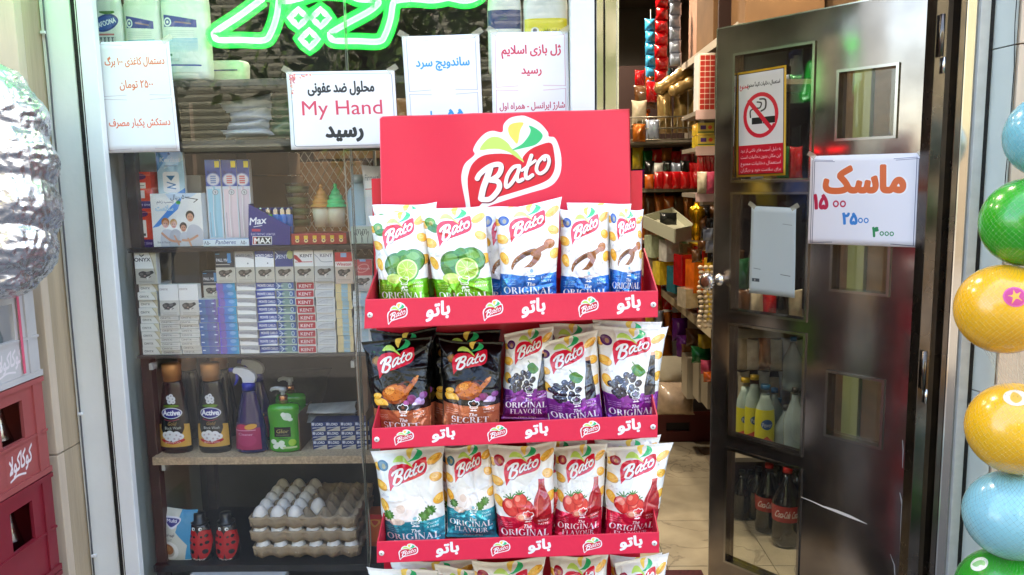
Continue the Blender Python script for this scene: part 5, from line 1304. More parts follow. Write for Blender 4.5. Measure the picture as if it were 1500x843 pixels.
def active(px, Y, label, lab=True):
    q = W(px, 664, Y); H = .225; r = .0455
    t = empty('laundry_bottle', (q.x, Y, E_), label, 'bottle', 'black laundry bottles on the wooden shelf')
    pr = [(0, .93), (.006, 1), (.05, 1.0), (.08, .97), (.11, .90), (.14, .80), (.165, .71), (.185, .66), (.2, .60), (.207, .5)]
    P = [(E_+z+.0006, r*s_) for z, s_ in pr]
    bb_ = MB().lathe(P, (q.x, Y, 0), .58, 30).build('bottle_body', charcoal, t)
    if lab:
        L = [(E_+z, None) for z in np.linspace(.014, .172, 12)]
        zz = [p[0] for p in P]; rr = [p[1] for p in P]
        L = [(z, float(np.interp(z, zz, rr))) for z, _ in L]
        MB().lathe(L, (q.x, Y, 0), .58, 24, a0=math.radians(195), a1=math.radians(345), dr=.0007, uvbox=(-r*.97, r*.97, L[0][0], L[-1][0])).build('label', actl, bb_)
    MB().lathe([(E_+.2075, .0235), (E_+.222, .0245), (E_+.2225, .0265), (E_+.252, .0265), (E_+.256, .024)], (q.x, Y, 0), .9, 24).build('cap', gold_cap, t)
active(260.5, 2.14, 'black laundry bottle with gold cap, leftmost on the wooden shelf'); active(316.5, 2.14, 'black laundry bottle with gold cap, right one of the front pair')
active(284, 2.27, 'black laundry bottle behind and between the front pair', False); active(330, 2.28, 'black laundry bottle behind the spray bottle side of the pair', False)
def spray(px, Y, label):
    q = W(px, 671, Y); x, z0 = q.x, E_
    t = empty('spray_bottle', (x, Y, z0), label, 'spray bottle', 'spray bottles on the wooden shelf')
    r = .0455
    bb_ = MB().lathe([(z0+.001, r*.9), (z0+.006, r), (z0+.07, r*.93), (z0+.12, r*.72), (z0+.16, r*.5), (z0+.172, r*.44), (z0+.178, r*.40)], (x, Y, 0), .62, 28).build('bottle_body', mat('deep blue plastic', (.10, .11, .34), .12, coat=.5, spec=.7), t)
    c = Cv(60, 70, 2.2, (.62, .14, .34)); c.rect(0, 0, 60, 12, (.22, .12, .3)); c.ell(20, 10, 14, 7, (.75, .2, .35)); c.ell(40, 9, 14, 7, (.85, .62, .25), 1, -.2); c.line([(4, 20), (50, 18)], 2.5, (.85, .6, .7)); c.ell(30, 45, 22, 16, (.72, .24, .44), .6); c.text('Cleaner', 28, 32, 9, (.9, .8, .86), fit=34)
    L = [(z0+z, float(np.interp(z, [0, .07, .12], [r, r*.93, r*.72]))) for z in np.linspace(.012, .088, 6)]
    MB().lathe(L, (x, Y, 0), .62, 20, a0=math.radians(195), a1=math.radians(318), dr=.0007, uvbox=(-r*.95, r*.7, L[0][0], L[-1][0])).build('label', img_mat('spray label', c, rough=.3) if 'spray label' not in _MC else _MC['spray label'], bb_)
    blue = mat('spray blue', (.08, .16, .62), .3); wh = mat('spray white', (.84, .86, .90), .3)
    MB().lathe([(z0+.1785, .0185), (z0+.196, .0185), (z0+.2, .015)], (x, Y, 0), 1, 20).build('collar', blue, t)
    pol = [(-.014, .2), (.020, .2), (.024, .214), (.020, .226), (.008, .236), (-.012, .243), (-.036, .244), (-.040, .236), (-.040, .228), (-.028, .226), (-.016, .214)]
    m = MB(); n = len(pol); w = .009
    V = [(x+a, Y-w, z0+b) for a, b in pol]+[(x+a, Y+w, z0+b) for a, b in pol]
    m.add(V, [tuple(range(n)), tuple(range(2*n-1, n-1, -1))]+[(i, i+n, (i+1) % n+n, (i+1) % n) for i in range(n)]); m.build('spray_head', wh, t, bevel=.002)
    MB().tube([(x-.0402, Y, z0+.236), (x-.052, Y, z0+.236)], .0065, 12).build('nozzle', blue, t)
    m = MB(); pol = [(-.034, .2255), (-.028, .2255), (-.026, .21), (-.034, .195), (-.042, .19), (-.034, .208)]; n = 6
    V = [(x+a, Y-.005, z0+b) for a, b in pol]+[(x+a, Y+.005, z0+b) for a, b in pol]; m.add(V, [tuple(range(n)), tuple(range(2*n-1, n-1, -1))]+[(i, i+n, (i+1) % n+n, (i+1) % n) for i in range(n)]); m.build('trigger', blue, t)
spray(371, 2.135, 'blue spray bottle with a white trigger head and magenta label, in front'); spray(383, 2.24, 'blue spray bottle mostly hidden behind the front one')
def soap(px, Y, label):
    q = W(px, 673, Y); x, z0 = q.x, E_; r = .046
    t = empty('soap_pump', (x, Y, z0), label, 'soap dispenser', 'green soap pumps on the wooden shelf')
    bb_ = MB().lathe([(z0+.001, r*.86), (z0+.008, r*.96), (z0+.04, r*.93), (z0+.075, r*.88), (z0+.105, r*.97), (z0+.125, r*.98), (z0+.134, r*.85), (z0+.138, r*.35)], (x, Y, 0), .6, 28, sup=2.4).build('bottle_body', mat('green liquid soap', (.22, .62, .12), .14, coat=.6, spec=.6), t)
    c = Cv(60, 80, 2.2, (.26, .62, .16)); c.ell(40, 12, 9, 8, (.85, .92, .86)); c.ell(34, 8, 5, 5, (.92, .95, .92)); c.ell(46, 18, 5, 4, (.90, .94, .9)); c.rect(14, 34, 46, 54, (.07, .07, .06)); c.text('Glor', 30, 46, 11, (.80, .72, .4), fit=24, shear=.15); c.line([(18, 50), (42, 50)], 1, (.6, .55, .4)); c.line([(22, 56), (40, 58)], 1, (.1, .1, .1))
    for a, b in ((12, 64), (20, 70), (28, 66), (16, 74), (30, 74)): c.ell(a, b, 6, 5, (.88, .93, .88))
    c.ell(48, 66, 7, 7, (.62, .80, .25)); c.rect(30, 74, 56, 78, (.75, .82, .6))
    L = [(z0+z, float(np.interp(z, [.008, .04, .075, .105, .125], [r*.96, r*.93, r*.88, r*.97, r*.98]))) for z in np.linspace(.01, .122, 8)]
    MB().lathe(L, (x, Y, 0), .6, 20, sup=2.4, a0=math.radians(200), a1=math.radians(340), dr=.0007, uvbox=(-r*.95, r*.95, L[0][0], L[-1][0])).build('label', img_mat('soap label', c, rough=.2, coat=.4) if 'soap label' not in _MC else _MC['soap label'], bb_)
    MB().lathe([(z0+.1382, .0125), (z0+.158, .0125), (z0+.161, .010)], (x, Y, 0), 1, 18).build('collar', mat('copper collar', (.80, .58, .42), .2, metal=.9), t)
    pc = mat('pump grey', (.72, .74, .74), .35)
    m = MB(); m.tube([(x, Y, z0+.161), (x, Y, z0+.172)], .006, 10); m.tube([(x, Y, z0+.172), (x, Y, z0+.182)], .010, 14)
    m.tube([(x+.004, Y, z0+.178), (x-.02, Y, z0+.181), (x-.031, Y, z0+.178), (x-.034, Y, z0+.173)], [.006, .0055, .005, .0035], 10); m.build('pump', pc, t)
soap(420, 2.14, 'green liquid soap bottle with a grey pump, in front'); soap(431, 2.25, 'green liquid soap bottle standing behind the front one')
# folded dark cloth bag behind, clear wrapped stack, small boxes in their open carton
og = mat('olive fabric', (.22, .22, .16), .6, var=.4, vscale=14, bump=.5)
me = bag_mesh(W(376, 543, 2.32), W(487, 541, 2.36), W(470, 612, 2.30), W(384, 612, 2.30), 80, T=.07, nu=34, nv=26, ncr=20, amp=1.6, crimp=.02); c0 = W(420, 612, 2.3); me.transform(Matrix.Translation(-c0))
tag(link('folded_cloth_bag', me, [og, og], None, c0), 'olive dark folded bag lying behind the soap and spray bottles', 'bag')
MB_ = MB().box(W(380, 612, 2.31).x, W(520, 612, 2.31).x, 2.30, 2.44, E_, W(400, 612, 2.3).z-.004); tag(MB_.build('plain_carton', cb_m, loc=(W(450, 612, 2.3).x, 2.37, E_)), 'brown carton under the olive bag at the back of the wooden shelf', 'carton')
cl = mat('clear wrap', (.70, .71, .70), .2, coat=.8, var=.25, vscale=20, bump=.8, bscale=30)
for k, (a, b, c, d) in enumerate((((447, 592), (523, 588), (523, 606), (446, 606)), ((446, 603), (524, 602), (524, 620), (447, 620)))):
    me = bag_mesh(W(*a, 2.24), W(*b, 2.24), W(*c, 2.2), W(*d, 2.2), 84+k, T=.03, nu=34, nv=14, ncr=26, amp=.9, crimp=.02); c0 = W(*d, 2.2); me.transform(Matrix.Translation(-c0))
    tag(link('wrapped_bundle', me, [cl, cl], None, c0), f'{("upper", "lower")[k]} clear wrapped flat bundle lying above the small blue boxes', 'bundle', 'clear wrapped bundles')
cbx = MB(); q0, q1 = W(444, 665, 2.16), W(541, 665, 2.16)
oc = empty('open_carton', (q0.x, 2.2, E_), 'open brown carton holding the small blue boxes on the wooden shelf', 'carton')
MB().box(q0.x, q0.x+.003, 2.13, 2.26, E_+.0005, E_+.108).build('carton_side', cb_m, oc); MB().box(q1.x, q1.x+.003, 2.13, 2.26, E_+.0005, E_+.108).build('carton_side', cb_m, oc); MB().box(q0.x+.0031, q1.x-.0001, 2.257, 2.26, E_+.0005, E_+.10).build('carton_back', cb_m, oc)
def d_lord(c): c.rect(0, 0, 54, 26, (.12, .20, .42)); c.rect(2, 2, 12, 10, (.75, .78, .85)); c.text('LORD', 30, 10, 10, (.90, .92, .95), fit=30, weight=.04); c.poly([(2, 26), (54, 12), (54, 26)], (.72, .70, .66)); c.line([(4, 18), (48, 14)], 1.4, (.85, .85, .86)); c.text('classic', 12, 17, 6, (.85, .87, .9), fit=14)
lm = flat('blade box print', 54, 26, 2, (.1, .2, .4), d_lord, rough=.35)
for r_ in range(3):
    for k in range(4):
        x0 = 458+k*21.2+(2-r_)*.6; a, b = W(x0, 665, 2.14).x, W(x0+20.6, 665, 2.14).x; z0 = E_+.0006+r_*.0268
        o = MB().box(a, b, 2.14, 2.2, z0, z0+.0264, 0, 1).build('blade_box', [mat('navy card', (.12, .18, .36), .4), lm], loc=((a+b)/2, 2.17, z0)); tag(o, f'small navy and grey box, {ORD[k+1]} from left in the {("bottom", "middle", "top")[r_]} row of the open carton', 'small box', 'small boxes in the open carton')
# ---- bottom shelf
F_ = SH['f']
def d_cof(c):
    c.rect(0, 0, 50, 80, (.82, .82, .78)); c.poly([(28, 0), (50, 0), (50, 80), (34, 80), (40, 50), (22, 30)], (.20, .58, .76)); c.poly([(4, 10), (26, 10), (28, 16), (16, 26), (4, 18)], (.90, .90, .95), sm=True); c.poly([(6, 12), (24, 12), (26, 16), (15, 23), (6, 17)], (.25, .28, .55), sm=True); c.text('Multi', 15, 17, 6, (.95, .95, .98), fit=16, weight=.04)
    c.text('قهوه فوری', 12, 36, 6, (.2, .2, .25), fa=True, fit=18); c.text('۲ در ۱', 12, 43, 5, (.3, .3, .3), fa=True)
    c.ell(12, 58, 15, 14, (.93, .92, .90)); c.ell(10, 58, 11, 10, (.75, .72, .68)); c.ell(10, 56, 9.5, 8, (.62, .40, .24)); c.ell(10, 55, 5, 4, (.72, .52, .34)); c.rect(34, 72, 46, 76, (.85, .9, .92)); c.rect(0, 74, 50, 80, (.75, .80, .80), .5)
me = bag_mesh(W(238, 745, 2.14), W(290, 747, 2.14), W(287, 826, 2.13), W(240, 826, 2.13), 21, T=.02, nu=24, nv=36, ncr=10, amp=.5); c0 = W(262, 826, 2.14); c0.z = F_; me.transform(Matrix.Translation(-c0))
tag(link('coffee_pouch', me, [flat('coffee print', 50, 80, 2.6, (.8, .8, .8), d_cof, rough=.3, coat=.3), card_w], None, c0), 'cream and blue coffee pouch leftmost on the bottom shelf', 'pouch')
def d_lady(c):
    c.rect(0, 0, 40, 66, (.05, .045, .045)); c.poly([(2, 14), (19, 14), (19, 58), (8, 60), (1, 44)], (.72, .07, .09), sm=True); c.poly([(38, 14), (21, 14), (21, 58), (32, 60), (39, 44)], (.72, .07, .09), sm=True)
    for x, y, r in ((7, 20, 2.6), (14, 21, 2), (6, 32, 3), (14, 34, 2.4), (9, 48, 4.4), (33, 20, 2.6), (26, 21, 2), (34, 32, 3), (26, 34, 2.4), (31, 48, 4.4)): c.ell(x, y, r, r, (.05, .04, .04))
    for x in (12.5, 24.5): c.ell(x, 7, 3, 3.2, (.93, .93, .93)); c.ell(x+.8, 7.4, 1.2, 1.4, (.05, .05, .05))
    c.text('Harpur', 20, 64.5, 7, (.92, .9, .9), fit=22, weight=.04)
for px, nm in ((297.5, 'left'), (335.5, 'right')):
    q = W(px, 826, 2.14); x = q.x; t = empty('ladybird_bottle', (x, 2.14, F_), f'red and black ladybird patterned bottle, {nm} one of the pair', 'bottle', 'ladybird patterned bottles')
    P = [(F_+.001, .031), (F_+.008, .034), (F_+.035, .0345), (F_+.06, .0335), (F_+.078, .030), (F_+.09, .028), (F_+.104, .026), (F_+.108, .018)]
    bb_ = MB().lathe(P, (x, 2.14, 0), .8, 32, uvbox=(-.0345, .0345, F_, F_+.106)).build('bottle_body', flat('ladybird print', 40, 66, 3, (.05, .05, .05), d_lady, rough=.25, coat=.4) if 'ladybird print' not in _MC else _MC['ladybird print'], t)
    MB().lathe([(F_+.1082, .025), (F_+.112, .0255), (F_+.114, .017), (F_+.135, .016), (F_+.137, .0145)], (x, 2.14, 0), 1, 20).build('cap', mat('black cap', (.06, .055, .055), .3), t)
# egg trays and eggs
pulp = mat('grey pulp', (.68, .60, .50), .9, var=.15, vscale=30, bump=.7, bscale=140)
egg_m = mat('white eggshell', (.94, .93, .92), .35, var=.03)
TX0, TX1 = W(367, 790, 2.12).x, W(523, 790, 2.12).x; NC, NR = 6, 5; cw = (TX1-TX0)/NC; TY0 = 2.115
def tray(z0, seed, label, dx=0.0):
    nx, ny = NC*8, NR*8; V = []; F = []; R = random.Random(seed)
    for j in range(ny+1):
        for i in range(nx+1):
            u, v = i/8, j/8
            x = TX0+dx+u*cw; y = TY0+v*cw
            peak = math.cos(2*math.pi*u)*.5+.5; pk2 = math.cos(2*math.pi*v)*.5+.5
            z = z0+.010+.030*max(peak*pk2, 0)**.8+.012*max(peak, pk2)
            if j == 0 or i == 0 or i == nx or j == ny: z = z0+.030+.012*max(peak, pk2)+R.uniform(-.001, .001)
            V.append((x, y, z+R.uniform(-.0005, .0005)))
    for j in range(ny):
        for i in range(nx): a = j*(nx+1)+i; F.append((a, a+1, a+nx+2, a+nx+1))
    m = MB(); m.add(V, F, None, 0, True)
    # fluted side walls
    def wall(P, out):
        A_ = []; n = len(P)
        for lev, (dz, do) in enumerate(((0, .0), (-.006, .004), (-.018, .001), (-.034, -.002))):
            for k, (x, y, z) in enumerate(P):
                fl_ = .5+.5*math.cos(2*math.pi*k/8); o = do-(.010*(1-fl_) if False else .008*fl_*min(1, lev))
                A_.append((x+out[0]*o, y+out[1]*o, max(z0, z+dz)+(.004*fl_ if lev == 3 else 0)))
        Fq = [(l*n+k, (l+1)*n+k, (l+1)*n+k+1, l*n+k+1) for l in range(3) for k in range(n-1)]
        m.add(A_, Fq, None, 0, True)
    wall([V[i] for i in range(nx+1)], (0, -1)); wall([V[j*(nx+1)+nx] for j in range(ny+1)], (1, 0)); wall([V[j*(nx+1)] for j in range(ny+1)], (-1, 0))
    o = m.build('egg_tray', pulp, loc=(TX0, TY0, z0)); sd = o.modifiers.new('thickness', 'SOLIDIFY'); sd.thickness = .0016; sd.offset = 0
    return tag(o, label, 'egg tray', 'cardboard egg trays on the bottom shelf')
def egg(x, y, z, label, tilt=0.0, group='white eggs in the trays'):
    pr = []
    for k in range(13):
        a = math.pi*k/12; zz = -math.cos(a); r = .0218*math.sin(a)*(1-.13*zz); pr.append((zz*.028, max(r, .0002)))
    m = MB().lathe(pr, (0, 0, 0), 1, 18); o = m.build('egg', egg_m); o.location = (x, y, z); o.rotation_euler = (tilt, random.Random(x*99+z).uniform(-.15, .15), 0)
    return tag(o, label, 'egg', group)
tz = [F_+.001, F_+.047, F_+.085, F_+.112]
tray(tz[0], 1, 'grey cardboard egg tray at the bottom of the pile, partly torn front', .006)
tray(tz[1], 2, 'grey cardboard egg tray second from the bottom of the pile')
tray(tz[2]+.004, 4, 'grey cardboard egg tray topmost, partly filled with eggs')
row = ('front', 'second', 'third', 'fourth', 'back')
for j in range(5):
    for i in range(4 if j == 1 else 3):
        x = TX0+(i+.5)*cw; y = TY0+(j+.5)*cw
        if j == 1 and i == 3: pass
        egg(x, y, tz[2]+.004+.040, f'white egg, {ORD[i+1]} from left in the {row[j]} row of the top tray')
for i in range(6):
    egg(TX0+(i+.5)*cw, TY0+.5*cw-.003, tz[1]+.036, f'white egg peeking out {ORD[i+1]} from left between the upper trays')
    egg(TX0+(i+.5)*cw+.006, TY0+.5*cw-.006, tz[0]+.034, f'white egg in the gap {ORD[i+1]} from left above the bottom tray')
q0, q1 = W(274, 840, 2.06), W(415, 840, 2.06)
wb = MB(); zt = W(340, 831, 2.12).z
wb.box(q0.x+.0, q1.x, 2.06, 2.108, zt-.10, zt); tag(wb.build('white_carton', mat('white carton', (.84, .84, .85), .4, var=.04), loc=((q0.x+q1.x)/2, 2.08, zt-.1), bevel=.0015), 'white flat carton at the very bottom of the window', 'carton')
def d_orb(c): c.rect(0, 0, 22, 70, (.80, .36, .08)); c.rect(0, 0, 22, 10, (.72, .1, .1)); c.poly([(4, 12), (16, 12), (18, 18), (10, 28), (4, 20)], (.85, .6, .25), sm=True); c.poly([(6, 14), (14, 14), (15, 18), (10, 24)], (.75, .2, .1), sm=True); c.rect(0, 60, 22, 70, (.70, .28, .06))
pbox('orange_carton', 'orange carton with a red top beside the egg trays', 'carton', 541, 754, 563, 822, 2.2, .06, flat('orange carton print', 22, 70, 3, (.8, .36, .08), d_orb, rough=.35), mat('orange carton side', (.7, .3, .07), .45), z0=F_+.001)
# white cord hanging behind the glass
cp = [(503, 210), (506, 260), (510, 320), (519, 400), (524, 460), (522, 520), (527, 600), (530, 660), (534, 700), (541, 760), (543, 800), (541, 835)]
pts = [W(x, y, 2.055+.004*math.sin(y*.03)) for x, y in smooth(cp, False, 4)]
cd = empty('hanging_cord', pts[0], 'thin pale cord hanging down behind the glass near the snack stand', 'cord')
MB().tube(pts, .0021, 6).build('cord', mat('pale cord', (.68, .64, .58), .4), cd)
# ================================================================== INSIDE THE SHOP, SEEN THROUGH THE DOORWAY
R6 = random.Random(66)
lampw = mat('lamp lens', (1, .95, .85), .4, emit=(1, .88, .70), estr=9.0)
for k, (x, y) in enumerate(((.62, 5.3), (.35, 4.3), (-.6, 4.3), (.2, 3.1), (-.9, 3.1), (.95, 2.75))):
    t = empty('ceiling_lamp', (x, y, 2.745), ('small round ceiling lamp at the back of the shop', 'small round ceiling lamp over the middle of the shop floor', 'small round ceiling lamp over the left of the shop', 'small round ceiling lamp just inside the doorway', 'small round ceiling lamp above the back of the window display', 'small round ceiling lamp above the corner behind the door')[k], 'ceiling lamp', 'ceiling lamps in the shop')
    MB().lathe([(2.735, .062), (2.7495, .065)], (x, y, 0), 1, 24).build('rim', edge_metal, t)
    MB().lathe([(2.7345, .045), (2.7348, .0455)], (x, y, 0), 1, 24).build('lens', lampw, t)
    ld = bpy.data.lights.new('lamp', 'SPOT'); ld.energy = 8; ld.color = (1, .90, .76); ld.spot_size = math.radians(150); ld.spot_blend = .6; ld.shadow_soft_size = .045
    lo = bpy.data.objects.new('lamp_light', ld); lo.parent = t; lo.location = (0, 0, -.03); COL.objects.link(lo)

def film(nm, col, rough=.22, metal=0.0):
    return mat('film '+nm, col, rough, metal=metal, coat=.5, var=.28, vscale=28, bump=.7, bscale=42)
_IB = [0]
def ib(x0, y0, x1, y1, Y, m, label, group='snack bags and packets inside the shop', T=None, name='packet', cat='packet', amp=1.0, slant=0.0, mback=None):
    """a filled bag given by its corners in the photograph and its distance"""
    _IB[0] += 1
    s_ = slant*(y1-y0)
    P = [W(x0+s_, y0, Y), W(x1+s_, y0+.3*s_, Y), W(x1, y1+.3*s_, Y), W(x0, y1, Y)]
    wd = (P[1]-P[0]).length
    me = bag_mesh(*P, 300+_IB[0], T=T or min(.06, wd*.28), nu=12, nv=16, ncr=9, amp=amp*.9)
    c = (P[2]+P[3])/2; me.transform(Matrix.Translation(-c))
    return tag(link(name, me, [m, mback or m], None, c), label, cat, group)
gold = film('gold', (.66, .54, .34), .3, .45); blu = film('sky blue', (.22, .62, .80)); redf = film('red', (.72, .06, .09)); silv = film('silver', (.66, .70, .78), .25, .3)
blk = film('black', (.06, .05, .05)); org = film('orange', (.82, .38, .10)); brn = film('brown', (.38, .24, .13)); grn = film('green', (.08, .42, .22), .2, .3); pur = film('purple', (.34, .10, .42), .2, .3)
ylw = film('yellow', (.82, .70, .20)); crm = film('cream', (.76, .70, .60)); wht = film('white', (.84, .82, .80)); amb = film('amber', (.70, .38, .12), .2, .4); tea = film('teal', (.15, .45, .50)); pnk = film('pink', (.82, .30, .42))
metal_shelf = mat('cream shelf metal', (.52, .48, .43), .4, var=.1)
YB_ = 4.2
er = empty('shelf_unit', W(970, 350, YB_+.3), 'cream metal shelf unit full of snacks facing the doorway', 'shelf unit')
for yy, th in ((207, .02), (277, .02), (352, .02)):
    a, b = W(915, yy, YB_), W(1024, yy, YB_)
    MB().box(a.x, b.x, YB_, YB_+.42, a.z-th, a.z).build('shelf_board', metal_shelf, er)
a, b = W(915, 300, YB_), W(1024, 300, YB_)
MB().box(a.x, b.x, YB_+.425, YB_+.44, .9, 2.1).build('back_panel', mat('dim red brown panel', (.20, .11, .09), .7), er)
MB().box(b.x+.001, b.x+.02, YB_, YB_+.42, .9, 2.1).build('side_panel', metal_shelf, er)
# wire basket with the gold bags
m = MB(); z1 = W(970, 172, YB_).z; z0 = W(970, 205, YB_).z
for f in (0, .5, 1): m.tube([(a.x, YB_-.02, z0+(z1-z0)*f), (b.x, YB_-.02, z0+(z1-z0)*f)], .004, 6)
k = a.x
while k < b.x: m.tube([(k, YB_-.02, z0), (k, YB_-.02, z1)], .002, 4); k += .03
m.build('wire_basket_front', mat('basket wire', (.55, .52, .46), .35, metal=.6), er)
for k, (x0, y0, x1, y1, sl_, nm) in enumerate(((962, 132, 985, 196, 0, 'leftmost upright'), (986, 130, 1008, 195, 0, 'middle upright'), (1008, 132, 1024, 193, .0, 'rightmost upright'))):
    ib(x0, y0, x1, y1, YB_+.04, gold, f'gold cylinder shaped snack bag, {nm} in the wire basket', 'gold snack bags', T=.045, name='gold_bag', cat='snack bag', slant=sl_)
def lying(p0, p1, rpx, Y, nm):
    A_, B_2 = W(*p0, Y), W(*p1, Y); r = rpx/1150*Y; n = 10; P = [A_.lerp(B_2, i/n) for i in range(n+1)]
    rr = [r*(.35 if i in (0, n) else .92+.1*math.sin(i*2.1)) for i in range(n+1)]
    o = MB().tube(P, rr, 14).build('gold_bag', gold, loc=A_); tag(o, nm, 'snack bag', 'gold snack bags')
lying((960, 134), (1014, 100), 10, YB_+.02, 'gold cylinder snack bag lying slanted on top of the upright ones, upper'); lying((980, 137), (1026, 114), 9, YB_-.05, 'gold cylinder snack bag lying slanted, lower and nearer of two')
ib(925, 148, 948, 184, YB_+.02, crm, 'cream and grey bag at the left end of the basket shelf'); ib(928, 126, 962, 160, YB_+.15, brn, 'brown bag behind the cream bag on the basket shelf'); ib(946, 120, 964, 150, YB_+.1, redf, 'small red and white bag above the cream bag')
ib(926, 182, 946, 208, YB_-.03, amb, 'amber packet at the left end of the basket shelf'); ib(946, 176, 966, 205, YB_-.01, silv, 'silver packet low in the wire basket')
# red row
for k in range(5):
    x = 958+k*13; ib(x, 252, x+14, 277, YB_-.02, redf, f'bright red packet, {ORD[k+1]} from left in the front row of the middle shelf', 'red packets on the middle shelf')
for k in range(6):
    x = 944+k*13; ib(x, 236+(k % 2)*3, x+15, 262, YB_+.06, (blk, wht, blk, silv, blk, redf)[k], f'{("black", "white", "black", "silver", "black", "red")[k]} packet, {ORD[k+1]} from left behind the front row')
for k in range(7):
    x = 926+k*14; ib(x, 216+(k*5) % 7, x+17, 248, YB_+.16, (ylw, grn, redf, amb, redf, pnk, redf)[k], f'{("yellow", "green", "red", "amber", "red", "pink", "red")[k]} foil packet, {ORD[k+1]} from left at the back of the middle shelf')
ib(928, 250, 944, 276, YB_-.01, pur, 'purple packet at the left end of the middle shelf'); ib(944, 256, 958, 277, YB_-.015, org, 'orange packet left of the red packets')
for k in range(6): ib(930+k*14, 284+(k*3) % 5, 946+k*14, 352, YB_+.14, (amb, brn, amb, org, brn, amb)[k], f'{("amber", "brown", "amber", "orange", "brown", "amber")[k]} foil bag, {ORD[k+1]} from left above the pale tray')
# pale tray jutting out
tr = empty('pale_tray', W(985, 340, 3.7), 'pale angular plastic tray jutting out below the snack shelves', 'tray')
q = [W(942, 316, 4.0), W(988, 336, 3.55), W(1018, 330, 3.7), W(985, 304, 4.2)]; dz = Vector((0, 0, -.062)); tp = mat('pale tray plastic', (.64, .64, .56), .35)
m = MB(); m.add([q[0]+dz, q[1]+dz, q[1], q[0]], [(0, 1, 2, 3)]); m.add([q[1]+dz, q[2]+dz, q[2], q[1]], [(0, 1, 2, 3)]); m.add([q[2]+dz, q[3]+dz, q[3], q[2]], [(0, 1, 2, 3)]); m.add([q[3]+dz, q[0]+dz, q[0], q[3]], [(0, 1, 2, 3)]); m.add([x+dz*.6 for x in q], [(0, 1, 2, 3)])
o = m.build('tray_body', tp, tr); sd = o.modifiers.new('thickness', 'SOLIDIFY'); sd.thickness = .006
ib(966, 312, 992, 330, 3.8, mat('dark glossy box', (.10, .11, .11), .2), 'dark glossy pack lying in the pale tray', T=.02)
# strips of small packs hanging from the top
def strip(x, y0, y1, w, n, Y, m, nm):
    t = empty('packet_strip', W(x, y0, Y), f'{nm} strip of small packets hanging from the ceiling shelf', 'packet strip', 'hanging strips of packets')
    for k in range(n):
        a0, b0 = y0+(y1-y0)*k/n, y0+(y1-y0)*(k+1)/n
        _IB[0] += 1; j = R6.uniform(-1, 1)
        P = [W(x-w+j, a0, Y), W(x+w+j, a0, Y), W(x+w+j, b0+1, Y), W(x-w+j, b0+1, Y)]
        me = bag_mesh(*P, 300+_IB[0], T=.03, nu=10, nv=12, ncr=10, amp=1.2); me.transform(Matrix.Translation(-Vector(t.location))); link('packet', me, [m, m], t)
    MB().tube([W(x, y0-14, Y+.02), W(x, y1, Y+.02)], .002, 4).build('string', mat('strip string', (.7, .7, .68), .6), t)
strip(953, 28, 150, 8, 7, 4.4, blu, 'sky blue'); strip(969, -8, 140, 10, 8, 4.25, redf, 'red'); strip(989, -15, 96, 9, 6, 4.1, silv, 'silver white'); strip(946, 150, 178, 6, 2, 4.5, org, 'short orange')
# top boxes and the sloping top shelf
card_b = mat('tan cardboard', (.46, .33, .20), .75, var=.18, vscale=9)
XT = .80
def wallbox(pa, pb, X, dx, m, name, label, cat='carton', group=None):
    """box against the right wall; its aisle side spans photo points pa (far, top) to pb (near, bottom)"""
    A_, B_2 = WX(*pa, X), WX(*pb, X)
    o = MB().box(X, X+dx, B_2.y, A_.y, B_2.z, A_.z).build(name, m, loc=(X+dx/2, B_2.y, B_2.z), bevel=.003); return tag(o, label, cat, group)
zt = WX(1042, 64, XT).z
rk = empty('wall_shelving', (XT+.15, 3.6, .83), 'metal wall shelving with cream edges along the right side of the shop', 'shelving')
MB().box(XT, XR-.002, 3.1, 5.9, zt-.02, zt).build('shelf_board', metal_shelf, rk)
MB().box(XT-.004, XT-.0005, 3.1, 5.9, zt-.03, zt+.004).build('price_rail', mat('pale rail', (.74, .70, .64), .35), rk)
def wb_(y0, y1, h, x0, m, label, seed=0): o = MB().box(x0, x0+.3, y0, y1, zt+.001, zt+h).build('cardboard_carton', m, loc=(x0+.15, y0, zt), bevel=.003); return tag(o, label, 'carton', 'cartons on the top shelf of the shop')
wb_(3.12, 3.5, .42, XT+.03, card_b, 'tan carton nearest the door on the top shelf'); wb_(3.52, 3.86, .55, XT, card_b, 'tan carton second from the door on the top shelf'); wb_(3.88, 4.3, .36, XT+.05, mat('pale print carton', (.66, .50, .42), .6, var=.3, vscale=5), 'pale printed carton farther back on the top shelf')
# near column of small shelves between the unit and the door
YN = 3.35
def nshelf(y, lab=None):
    a_, b_ = W(1019, y, YN), W(1075, y, YN)
    MB().box(a_.x, min(b_.x, XR-.003), YN, YN+.3, a_.z-.018, a_.z).build('shelf_board', metal_shelf, rk)
    MB().box(a_.x, min(b_.x, XR-.003), YN-.004, YN-.0005, a_.z-.034, a_.z+.003).build('price_rail', mat('pink white rail', (.80, .66, .64), .35), rk); return a_.z
for y in (163, 216, 284): nshelf(y)
wf_c = Cv(24, 80, 3, (.82, .74, .68)); 
for i in range(3):
    for j in range(10): wf_c.rrect(2+i*7.4, 3+j*7.6, 8.6+i*7.4, 9.6+j*7.6, .8, (.62, .14, .10))
wfm = img_mat('waffle print', wf_c, rough=.3)
pbox('wafer_box', 'tall box printed with a grid of dark red squares beside the door edge', 'box', 1023, 78, 1047, 163, YN+.02, .1, wfm, card_w)
pbox('yellow_box', 'yellow and purple striped boxes stacked above the pink rail, upper', 'box', 1022, 180, 1046, 198, YN+.03, .12, flat('yel box', 24, 18, 2, (.80, .68, .30), lambda c: (c.rect(4, 4, 12, 10, (.30, .15, .45)), c.rect(0, 13, 24, 15, (.3, .4, .2)), c.ell(18, 7, 3, 3, (.85, .3, .2))), rough=.3), ylw)
